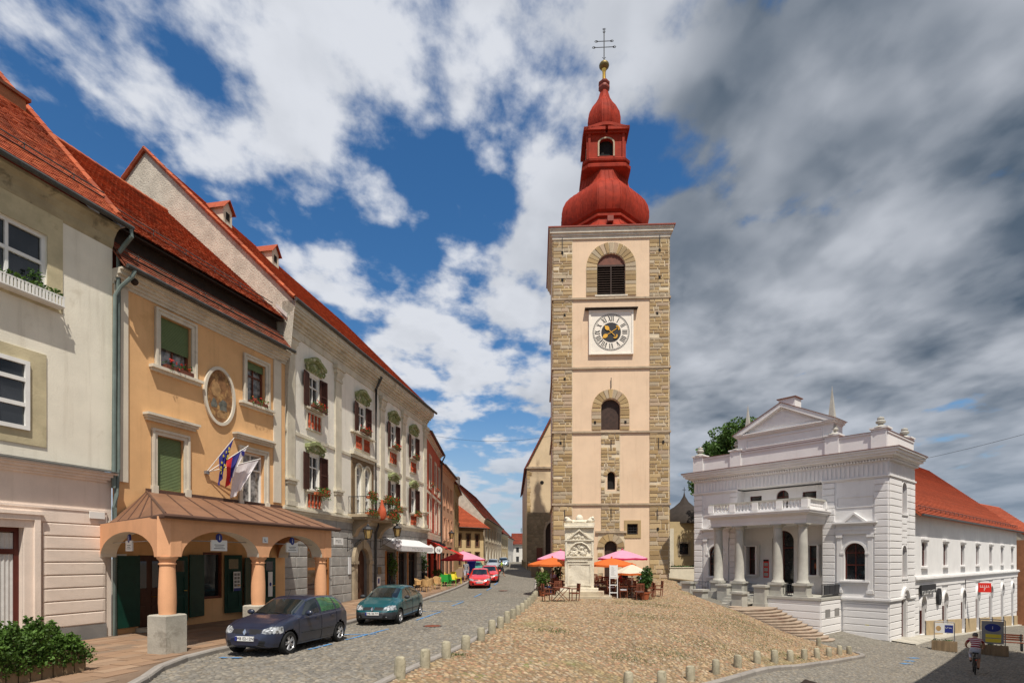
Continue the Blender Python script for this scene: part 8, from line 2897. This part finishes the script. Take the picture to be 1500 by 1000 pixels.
    for i in range(0, nx - 1, 3):
        i2 = min(i + 3, nx - 1)
        for j in range(0, nr - 1, 3):
            j2 = min(j + 3, nr - 1)
            for sgn in (1, -1):
                sh_.add([(xs[a] * .985, sgn * max(0, rings[a, b, 0] - .025), rings[a, b, 1] * .985 + .004) for a, b in ((i, j), (i2, j), (i2, j2), (i, j2)) if True], [(0, 1, 2, 3)]) if not any(math.hypot((xs[i] + xs[i2]) / 2 - wx, (rings[i, j, 1] + rings[i, j2, 1]) / 2 - spec['wr']) < spec['wr'] + .16 and rings[i, j, 0] > .5 for wx in spec['wheels']) else None
    sh_.build('inner_shell', 'tyre', e)
    # wheels
    W_ = max(a[1] for a in spec['width'])
    wr = spec['wr']
    tm_ = shared(('tyre', wr, W_), lambda: MB().lathe([(wr * .66, -.09), (wr * .92, -.095), (wr, -.07), (wr, .07), (wr * .92, .095), (wr * .66, .09)], (0, 0, 0), 28, cap=False).mesh('tyre', 'tyre', True))
    def rimm():
        r_ = MB().lathe([(wr * .69, .07), (wr * .66, .085), (wr * .62, .06), (wr * .6, .02)], (0, 0, 0), 28, cap=False)
        for k in range(5):
            a = 2 * PI * k / 5
            for d_ in (-.16, .16):
                ca, sa = math.cos(a + d_ * .55), math.sin(a + d_ * .55); cb, sb = math.cos(a + d_ * 1.2), math.sin(a + d_ * 1.2)
                r_.tube([(ca * wr * .12, sa * wr * .12, .07), (cb * wr * .64, sb * wr * .64, .062)], .02, 5)
        r_.lathe([(wr * .2, .05), (wr * .17, .085), (.01, .09)], (0, 0, 0), 14)
        return r_.mesh('rim', 'alloy', True)
    rm_ = shared(('rim', wr), rimm)
    dk = shared(('disc', wr), lambda: MB().lathe([(wr * .68, 0), (wr * .68, .03)], (0, 0, 0), 24).mesh('brake_disc', 'tyre'))
    for wx in spec['wheels']:
        for sgn in (1, -1):
            wh_ = link('wheel', tm_, e, (wx, sgn * (W_ - .11), wr), (R(-90) * sgn, 0, 0))
            link('rim', rm_, wh_); link('brake_disc', dk, wh_)
    # details
    yy = lambda x, z: float(np.interp(z, rings[int(np.argmin(abs(xs - x)))][:, 1][nr // 9:int(nr * .6)], rings[int(np.argmin(abs(xs - x)))][:, 0][nr // 9:int(nr * .6)]))
    for sgn in (1, -1):
        y0 = yy(spec['ws'][1] - .28, .95)
        MB().ball((spec['ws'][1] - .34, sgn * (y0 + .12), .99), .1, 10, 7, .7, 1.1, .75).build('wing_mirror', paint if not spec['bump'] else 'bumper_grey', e, smooth=True)
        for x in (spec['fd'][0] + .12, spec['rd'][0] + .14):
            if not simple: MB().box(x, x + .17, sgn * yy(x, .84) - .008, sgn * yy(x, .84) + .022, .825, .855).build('door_handle', paint if not spec['bump'] else 'bumper_grey', e)
    xf = h + .004
    pl = MB().box(xf - .03, xf + .012, -.26, .26, .40, .51).build('number_plate', 'sign_white', e)
    MB().box(xf + .012, xf + .014, -.26, -.2, .40, .51).build('plate_band', 'sign_blue', pl)
    if simple:
        q = MB()
        for k in range(6): q.box(xf + .012, xf + .015, -.17 + k * .07, -.13 + k * .07, .425, .485)
        q.build('lettering', 'ink', pl, kind='stuff')
    else: text_mesh(pl, plate, .1, 'ink', (xf + .0145, .03, .455), (R(90), 0, R(90)))
    if not simple:
        lg = MB().add([(xf - .03, 0, .70), (xf - .005, -.05, .62), (xf + .01, 0, .54), (xf - .005, .05, .62), (xf - .06, 0, .62)], [(0, 1, 2, 3), (0, 4, 1), (1, 4, 2), (2, 4, 3), (3, 4, 0)]).build('badge', 'chrome', e)
        wp = MB()
        zc = float(np.interp(spec['ws'][1], xs, zt))
        for y0, y1 in ((.42, -.12), (-.12, -.55)):
            wp.tube([(spec['ws'][1] + .0, y0, zc + .015), (spec['ws'][1] - .05, (y0 + y1) / 2, zc + .04), (spec['ws'][1] - .07, y1, zc + .035)], .009, 4)
        wp.build('wiper', 'black_paint', e)
        MB().tube([(.2, 0, float(np.interp(.2, xs, zt))), (.02, 0, float(np.interp(.2, xs, zt)) + .28)], .006, 4).build('aerial', 'black_paint', e)
        for sgn in (1, -1): MB().ball((h - .10, sgn * .5, .33), .045, 8, 6).build('fog_lamp', 'lamp_clear', e)
    return e


def park(o, x, y, dx, dy, label, lift=.012):
    a = math.atan2(dy, dx)
    L = 1.25
    zf, zr = g(x + dx * L, y + dy * L), g(x - dx * L, y - dy * L)
    o.location = (x, y, (zf + zr) / 2 + lift)
    o.rotation_euler = (0, -math.atan2(zf - zr, 2 * L), a)
    tag(o, label, 'car', None)


park(build_car(CLIO, 'paint_navy', 170, 56, 'car_glass', 'MB E2-12N', 'car_glass_green'), -6.18, 15.55, -.2146, -.977, 'dark blue hatchback parked at the kerb beside the orange arcade')
park(build_car(MEG, 'paint_teal', 160, 52, 'car_glass', 'MB 48-TM'), -4.9, 22.6, -.13, -.99, 'teal hatchback with dark bumpers parked outside the baroque house')
red1 = build_car(CLIO, 'paint_red', 80, 36, simple=True, plate='MB 62-51T'); park(red1, -2.45, 42.6, .03, -1, 'bright red hatchback parked first in line at the kerb')
red2 = build_car(CLIO, 'paint_red', 80, 36, simple=True, plate='MB 35-88P'); park(red2, -1.95, 48.4, .0, -1, 'second red hatchback parked behind the first red one')
sil = build_car(MEG, 'paint_silver', 80, 36, simple=True, plate='MB 17-40A'); park(sil, -2.4, 70.5, 0, -1, 'silver car driving down the street toward the square')
wc_ = build_car(CLIO, 'paint_paleblue', 70, 32, simple=True, plate='MB 90-12C'); park(wc_, -1.3, 84.5, 0, -1, 'pale blue car standing farther up the street behind the silver one')
gc = build_car(CLIO, 'paint_green', 70, 32, simple=True, plate='MB 71-04K'); park(gc, -4.0, 61.0, .05, -1, 'green car parked beyond the blue waste container')

# ------------------------------------------------------------------ people (one continuous skinned body each)
def figure(joints, edges, root=0, sub=2):
    """grow a body over a joint graph: joints name -> (x,y,z,radius)"""
    names = [n for n in joints if n[0] != '_']
    me = bpy.data.meshes.new('body')
    me.from_pydata([joints[n][:3] for n in names], [(names.index(a), names.index(b)) for a, b in edges], [])
    o = bpy.data.objects.new('tmp_body', me); col.objects.link(o)
    sk = o.modifiers.new('skin', 'SKIN'); sk.use_smooth_shade = True
    for i, n in enumerate(names):
        r_ = joints[n][3]
        me.skin_vertices[0].data[i].radius = r_ if isinstance(r_, tuple) else (r_, r_)
        me.skin_vertices[0].data[i].use_root = (i == root)
    ss = o.modifiers.new('sub', 'SUBSURF'); ss.levels = sub; ss.render_levels = sub
    dg = bpy.context.evaluated_depsgraph_get()
    out = bpy.data.meshes.new_from_object(o.evaluated_get(dg))
    bpy.data.objects.remove(o)
    out.shade_smooth()
    return out


BODY_E = [('pelvis', 'waist'), ('waist', 'chest'), ('chest', 'neck'), ('neck', 'head'), ('head', 'crown')]
for s_ in 'LR':
    BODY_E += [('chest', 'sh' + s_), ('sh' + s_, 'el' + s_), ('el' + s_, 'wr' + s_), ('wr' + s_, 'palm' + s_), ('pelvis', 'hip' + s_), ('hip' + s_, 'kn' + s_), ('kn' + s_, 'an' + s_), ('an' + s_, 'toe' + s_)]
    for k in range(4): BODY_E.append(('palm' + s_, 'f%d%s' % (k, s_)))
    BODY_E.append(('wr' + s_, 'th' + s_))


def person(name, label, J, mats, sub=2, hair='hair_dark', group=None, cat='person'):
    """J: joint dict; mats: list of (zmin,zmax,material) or a function of face centre -> material"""
    for s in 'LR':
        p = Vector(J['palm' + s][:3]); w_ = Vector(J['wr' + s][:3]); d = (p - w_).normalized()
        side_ = d.cross(Vector((0, 0, 1))); side_ = side_.normalized() if side_.length > .1 else Vector((1, 0, 0))
        for k in range(4):
            q = p + d * (.075, .085, .08, .062)[k] + side_ * ((k - 1.5) * .02) + Vector((0, 0, -.012))
            J['f%d%s' % (k, s)] = (*q, .0095)
        q = w_ + d * .07 + side_ * -.045
        J['th' + s] = (*q, .011)
    me = figure(J, BODY_E, sub=sub)
    e = empty(name, (0, 0, 0), 0, label, cat, group)
    body = link('body', me, e)
    mlist = []
    for poly in me.polygons:
        c_ = poly.center; m_ = mats(c_)
        if m_ not in mlist: mlist.append(m_)
    me.materials.clear()
    for m_ in mlist: me.materials.append(M[m_])
    for poly in me.polygons: poly.material_index = mlist.index(mats(poly.center))
    hd = Vector(J['head'][:3]); cr_ = Vector(J['crown'][:3])
    fwd = J.get('_fwd', Vector((0, 1, 0)))
    up = (cr_ - hd).normalized()
    h = MB()
    c0 = hd.lerp(cr_, .62) - fwd * .018
    h.ball(c0, .108, 14, 10, .92, 1.02, .98)
    h.build('hair', hair, e, smooth=True)
    face = MB()
    lat = fwd.cross(up).normalized()
    nose = hd + fwd * .105 + up * .0
    face.ball(nose, .018, 8, 6, 1, 1, 1.4)
    for s in (-1, 1): face.ball(hd + lat * (.092 * s) + up * .01, .024, 8, 6, .6, 1, 1.3)
    face.build('face', 'skin', e, smooth=True)
    ey = MB()
    for s in (-1, 1): ey.ball(hd + fwd * .092 + lat * (.035 * s) + up * .03, .012, 6, 5)
    ey.ball(hd + fwd * .094 - up * .045, .016, 6, 5, 1.5, 1.5, .4)
    ey.build('eyes_and_mouth', 'hair_dark', e)
    return e


def stand_joints(H=1.72, stride=0.0, arm=.15, bw=.17, lean=0.0):
    k = H / 1.75
    J = {'pelvis': (0, 0, .95 * k, .135), 'waist': (0, .0 + lean * .3, 1.12 * k, .125), 'chest': (0, lean * .7, 1.36 * k, .145), 'neck': (0, lean, 1.50 * k, .055), 'head': (0, lean + .02, 1.60 * k, .088), 'crown': (0, lean + .015, 1.70 * k, .075)}
    for s, sg in (('L', -1), ('R', 1)):
        st_ = stride * sg
        J['sh' + s] = (sg * .18 * k, lean * .8, 1.42 * k, .062); J['el' + s] = (sg * .23 * k, lean * .7 - st_ * .35 - .02, 1.14 * k, .042); J['wr' + s] = (sg * .22 * k, lean * .7 - st_ * .6 + arm * .6, .92 * k, .028); J['palm' + s] = (sg * .215 * k, lean * .7 - st_ * .65 + arm * .7, .84 * k, .032)
        J['hip' + s] = (sg * .095 * k, 0, .88 * k, .098); J['kn' + s] = (sg * .1 * k, st_ * .5 + .03, .5 * k, .058); J['an' + s] = (sg * .1 * k, st_ * .9 - .02 - (.06 if st_ < 0 else 0), .1 * k + (.06 if st_ < 0 else 0), .042); J['toe' + s] = (sg * .11 * k, st_ * .9 + .14, .045 * k + (.02 if st_ < 0 else 0), .035)
    return J


def sit_joints(H=1.7):
    k = H / 1.75
    J = {'pelvis': (0, 0, .55, .14), 'waist': (0, -.02, .72, .13), 'chest': (0, -.03, .95, .145), 'neck': (0, 0, 1.09, .055), 'head': (0, .03, 1.19, .088), 'crown': (0, .03, 1.29, .075)}
    for s, sg in (('L', -1), ('R', 1)):
        J['sh' + s] = (sg * .18, -.02, 1.01, .062); J['el' + s] = (sg * .24, .1, .76, .042); J['wr' + s] = (sg * .16, .32, .78, .028); J['palm' + s] = (sg * .12, .4, .79, .032)
        J['hip' + s] = (sg * .1, .06, .52, .095); J['kn' + s] = (sg * .12, .46, .5, .06); J['an' + s] = (sg * .11, .42, .1, .042); J['toe' + s] = (sg * .12, .56, .045, .035)
    return J


def clothes(top, bottom, zt, zw, zk=.0, shoe='hair_dark', skin_arm=True, arm_x=.215):
    def f(c_):
        if c_.z > zt: return 'skin'
        if c_.z < .075: return shoe
        if c_.z < zk: return 'skin'
        if abs(c_.x) > arm_x and skin_arm and c_.z < zt - .24 and c_.z > zw - .14: return 'skin'
        return bottom if c_.z < zw else top
    return f


# pedestrian crossing the street
p = person('person', 'person in black skirt and lime top walking across the street', stand_joints(1.68, .28), clothes('cloth_lime', 'cloth_black', 1.44, 1.08, .5))
p.location = (-1.05, 56, g(-1.05, 56) + .01); p.rotation_euler = (0, 0, R(-70))
m_ = MB().lathe([(.14, 1.04), (.19, .88), (.26, .62), (.28, .55)], (0, 0, 0), 14, cap=False); m_.build('skirt', 'cloth_black', p, smooth=True)
p = person('person', 'person in checked shirt and pale shorts walking along the pavement by the tables', stand_joints(1.76, .2), clothes('cloth_check', 'cloth_pale', 1.5, 1.0, .52))
p.location = (-3.95, 47.8, g(-3.95, 47.8) + .13); p.rotation_euler = (0, 0, R(185))
# guests at the cafe tables
for (x, y, rz, top, lab) in ((1.97, 34.3, -90, 'cloth_blue', 'person in blue seated at the table left of the stele'), (2.75, 37.48, 180, 'cloth_pale', 'person in pale shirt seated under the orange parasol behind the stele'),
                             (6.98, 35.9, 90, 'cloth_red', 'person in red seated at the table behind the menu board'), (7.6, 37.68, 180, 'cloth_black', 'person in black seated under the pink parasol by the tower door'),
                             (8.3, 35.38, 180, 'cloth_pale', 'person in pale top seated at the table beside the tall potted hedge')):
    J = sit_joints()
    p = person('person', lab, J, (lambda tp_: (lambda c_: 'skin' if c_.z > 1.07 or (abs(c_.x) > .2 and .6 < c_.z < .86) or (c_.y > .24 and c_.z > .65) else (tp_ if c_.z > .62 else ('hair_dark' if c_.z < .075 else 'cloth_blue'))))(top), sub=1)
    p.location = (x, y, g(x, y) + .09); p.rotation_euler = (0, 0, R(rz))
for i, (x, y) in enumerate(((22.3, 66.2), (23.6, 66.4))):
    p = person('person', ('person in dark clothes standing in the garden behind the cream wall', 'person in red standing in the garden behind the cream wall')[i], stand_joints(1.7, .1), clothes(('cloth_black', 'cloth_red')[i], 'cloth_blue', 1.46, 1.0, 0), sub=1)
    p.location = (x, y, 1.3); p.rotation_euler = (0, 0, R(120))

# ------------------------------------------------------------------ cyclist riding away down the lower road
bx_, by_ = 19.85, 23.9
bdir = R(-37)      # heading, measured from +y
bz = g(bx_, by_)
sl_ = math.atan2(g(bx_ + .42, by_ + .56) - g(bx_ - .42, by_ - .56), 1.4)
bk = empty('bicycle', (bx_, by_, bz + .012), bdir, 'black bicycle ridden away down the lower road', 'bicycle')
bk.rotation_euler = (sl_, R(2), bdir)
WRD = .34
for yv, nm in ((-.52, 'rear'), (.54, 'front')):
    t_ = MB().tube([(0, yv + WRD * math.cos(q * PI / 16), WRD + WRD * math.sin(q * PI / 16)) for q in range(33)], .02, 6)
    w_ = t_.build('wheel', 'tyre', bk, smooth=True)
    s_ = MB()
    for q in range(14): s_.tube([(0, yv, WRD), (0, yv + WRD * .95 * math.cos(q * 2 * PI / 14), WRD + WRD * .95 * math.sin(q * 2 * PI / 14))], .004, 3)
    s_.build('spokes', 'grey_metal', w_)
    s_ = MB().tube([(0, yv + (WRD + .035) * math.cos(q * PI / 12), WRD + (WRD + .035) * math.sin(q * PI / 12)) for q in range(1, 11)], .022, 5)
    s_.build('mudguard', 'black_paint', w_)
fm = MB()
BB, ST, HT, HB = (0, -.02, .3), (0, -.2, .78), (0, .42, .82), (0, .46, .66)
for a, b in ((BB, ST), (BB, HB), (ST, HT), (BB, (0, -.52, WRD)), (ST, (0, -.52, WRD)), (HT, HB), (HB, (0, .54, WRD))): fm.tube([a, b], .018, 6)
fm.build('frame', 'black_paint', bk, smooth=True)
MB().tube([(-.29, .3, 1.04), (-.24, .42, 1.03), (0, .44, .98), (.24, .42, 1.03), (.29, .3, 1.04)], .014, 6).tube([(0, .44, .98), (0, .42, .8)], .015, 6).build('handlebar', 'grey_metal', bk)
MB().add([(-.11, -.36, .9), (.11, -.36, .9), (.03, -.06, .92), (-.03, -.06, .92), (-.1, -.36, .85), (.1, -.36, .85), (.02, -.06, .88), (-.02, -.06, .88)], [(0, 1, 2, 3), (4, 7, 6, 5), (0, 4, 5, 1), (1, 5, 6, 2), (2, 6, 7, 3), (3, 7, 4, 0)]).tube([(0, -.21, .8), (0, -.22, .88)], .015, 6).build('saddle', 'black_paint', bk)
MB().box(-.07, .07, -.86, -.42, .7, .72).tube([(-.06, -.8, .7), (-.03, -.53, WRD)], .008, 4).tube([(.06, -.8, .7), (.03, -.53, WRD)], .008, 4).build('carrier', 'black_paint', bk)
MB().lathe([(.09, -.005), (.09, .005)], (0, 0, 0), 20).build('chainring', 'grey_metal', bk, rot=(0, R(90), 0), loc=(.04, -.02, .3))
MB().tube([(.05, -.02, .3), (.08, -.02, .3), (.08, .04, .15), (.16, .04, .15)], .012, 5).build('pedal', 'grey_metal', bk)
MB().tube([(-.05, -.02, .3), (-.08, -.02, .3), (-.08, -.08, .45), (-.16, -.08, .45)], .012, 5).build('pedal', 'grey_metal', bk)
MB().ball((0, -.9, .64), .03, 8, 6).build('reflector', 'lamp_red', bk)
J = {'pelvis': (0, -.2, 1.01, .155), 'waist': (0, -.12, 1.17, .15), 'chest': (0, .06, 1.38, .165), 'neck': (0, .17, 1.49, .06), 'head': (0, .25, 1.56, .09), 'crown': (0, .27, 1.66, .08), '_fwd': Vector((0, .97, -.2))}
for s, sg in (('L', -1), ('R', 1)):
    J['sh' + s] = (sg * .20, .06, 1.42, .075); J['el' + s] = (sg * .31, .2, 1.2, .047); J['wr' + s] = (sg * .285, .36, 1.07, .03); J['palm' + s] = (sg * .275, .345, 1.065, .03)
    J['hip' + s] = (sg * .1, -.14, .95, .11)
J['knR'] = (.15, .26, .62, .064); J['anR'] = (.13, .0, .24, .045); J['toeR'] = (.13, .14, .175, .035)
J['knL'] = (-.15, .25, .82, .064); J['anL'] = (-.13, -.1, .56, .045); J['toeL'] = (-.13, .02, .475, .035)
def cyc(c_):
    if c_.y > .14 and c_.z > 1.46 or c_.z > 1.5: return 'skin'
    if abs(c_.x) > .225 and c_.z < 1.30 and c_.z > .95: return 'skin'
    if c_.z > 1.07: return 'cloth_striped'
    if c_.z > .66 and not (c_.x < -.05 and c_.y > .28 and c_.z < .78) or (c_.x > 0 and c_.z > .64): return 'cloth_pale'
    if (c_.x > 0 and c_.z < .235) or (c_.x < 0 and c_.z < .545 and c_.y > -.2): return 'hair_dark'
    return 'skin'
pr_ = person('person', 'cyclist in striped red shirt and pale shorts seen from behind', J, cyc, hair='hair_grey')
pr_.location = (bx_, by_, bz + .012); pr_.rotation_euler = (sl_, R(2), bdir)

# ------------------------------------------------------------------ street signs in timber planters by the theatre wing
def planter_sign(x, y, rz, w_, hz, name, label):
    e = empty(name, (x, y, g(x, y) + .02), rz, label, 'sign')
    hw = w_ / 2
    n = int(w_ / .11)
    for k in range(n): MB().box(-hw + w_ * k / n, -hw + w_ * (k + 1) / n - .012, -.3, -.26, 0, .58).build('plank', 'wood_old', e)
    MB().box(-hw, hw, -.259, .3, .0, .5).build('planter_box', 'wood_old', e)
    f_ = MB()
    for s in (-1, 1): f_.tube([(s * (hw - .12), 0, .4), (s * (hw - .12), 0, hz - .05), (s * (hw - .17), 0, hz)], .025, 6)
    f_.tube([(-hw + .17, 0, hz), (hw - .17, 0, hz)], .025, 6)
    f_.build('frame', 'grey_metal', e)
    lf_ = MB()
    for k in range(6): lf_.leaves((random.uniform(-hw, hw) * .8, 0, .55), (.14, .14, .1), 14, .09, .3)
    lf_.build('foliage', 'leaf_dark', e, kind='stuff')
    return e, hw


e, hw = planter_sign(24.55, 31.6, R(-36), 1.15, 1.62, 'planter_sign', 'white and blue board on metal frame over a timber planter by the theatre')
pn = MB().box(-hw + .16, hw - .16, -.03, .03, .98, 1.55).build('panel', 'sign_white', e)
MB().box(.02, hw - .18, -.034, -.03, 1.02, 1.45).build('panel_field', 'sign_blue', pn)
MB().prism(arc(-.26, 1.24, .12, .15, 0, 2 * PI, 12)[:-1], -.034, -.03).build('panel_mark', 'wicker', pn)
marks(pn, .06, .36, 1.3, .1, -.035, 'sign_white', 4)
e, hw = planter_sign(26.6, 30.8, R(-36), 1.3, 1.95, 'planter_sign', 'grey board with blue oval and yellow panels over a timber planter')
pn = MB().box(-hw + .18, hw - .18, -.03, .03, .62, 1.86).build('panel', 'grey_metal', e)
MB().prism(arc(0, 1.5, .34, .22, 0, 2 * PI, 24)[:-1], -.036, -.03).build('oval', 'sign_blue', pn)
MB().prism(arc(0, 1.5, .30, .18, 0, 2 * PI, 24)[:-1], -.037, -.0361).build('oval_rim', 'sign_blue', pn)
text_mesh(pn, 'i', .26, 'sign_white', (0, -.038, 1.5), FRONT)
for z in (.7, .95): MB().box(-.3, .36, -.036, -.03, z, z + .2).build('arrow_panel', 'sign_yellow', pn)
# dark bench past the signs
bq = empty('street_bench', (29.1, 32.8, g(29.1, 32.8) + .1), R(-36), 'dark slatted bench in the shade behind the yellow and blue sign', 'bench')
for k in range(4): MB().box(-.8, .8, -.2 + k * .11, -.11 + k * .11, .44, .47).build('seat_slat', 'cafe_wood', bq)
for k in range(3): MB().box(-.8, .8, .24 + k * .02, .27 + k * .02, .55 + k * .13, .65 + k * .13).build('back_slat', 'cafe_wood', bq)
for s in (-.7, .7): MB().box(s - .04, s + .04, -.2, .26, 0, .44).box(s - .03, s + .03, .2, .25, .44, .95).build('leg', 'iron', bq)
# small gabled box poking up at the road edge
bxx, byy = 6.75, 12.4
pb = empty('gabled_litter_box', (bxx, byy, g(bxx, byy)), R(12), 'small timber box with dark pitched lid beside the lower road', 'litter box')
zt = .98
MB().box(-.28, .28, -.24, .24, -.1, zt - .2).prism([(-.28, zt - .2), (.28, zt - .2), (0, zt - .03)], -.24, .24).build('body', 'wood_old', pb)
for s in (-1, 1): MB().add([(0, -.3, zt), (s * .36, -.3, zt - .22), (s * .36, .3, zt - .22), (0, .3, zt), (0, -.3, zt - .03), (s * .36, -.3, zt - .25)], [(0, 1, 2, 3), (0, 4, 5, 1)]).build('lid', 'dark_timber', pb)

# ------------------------------------------------------------------ overhead wires
def wire(a, b, sag, label):
    a, b = Vector(a), Vector(b)
    pts = [a.lerp(b, i / 20) - Vector((0, 0, sag * 4 * (i / 20) * (1 - i / 20))) for i in range(21)]
    tag(MB().tube(pts, .010, 4).build('overhead_wire', 'iron'), label, 'wire')


wire((27, 25.5, 9.2), (25.6, 41.5, 9.0), .25, 'dark wire running from the corner building to the theatre wing roof')
wire((-6.6, 43.5, 12.2), (3.4, 47.5, 13.0), .5, 'thin wire slung from the baroque house to the tower')
wire((22.8, 38.0, 2.0), (48, 55, 1.0), .3, 'thin cable strung along the white theatre wing')
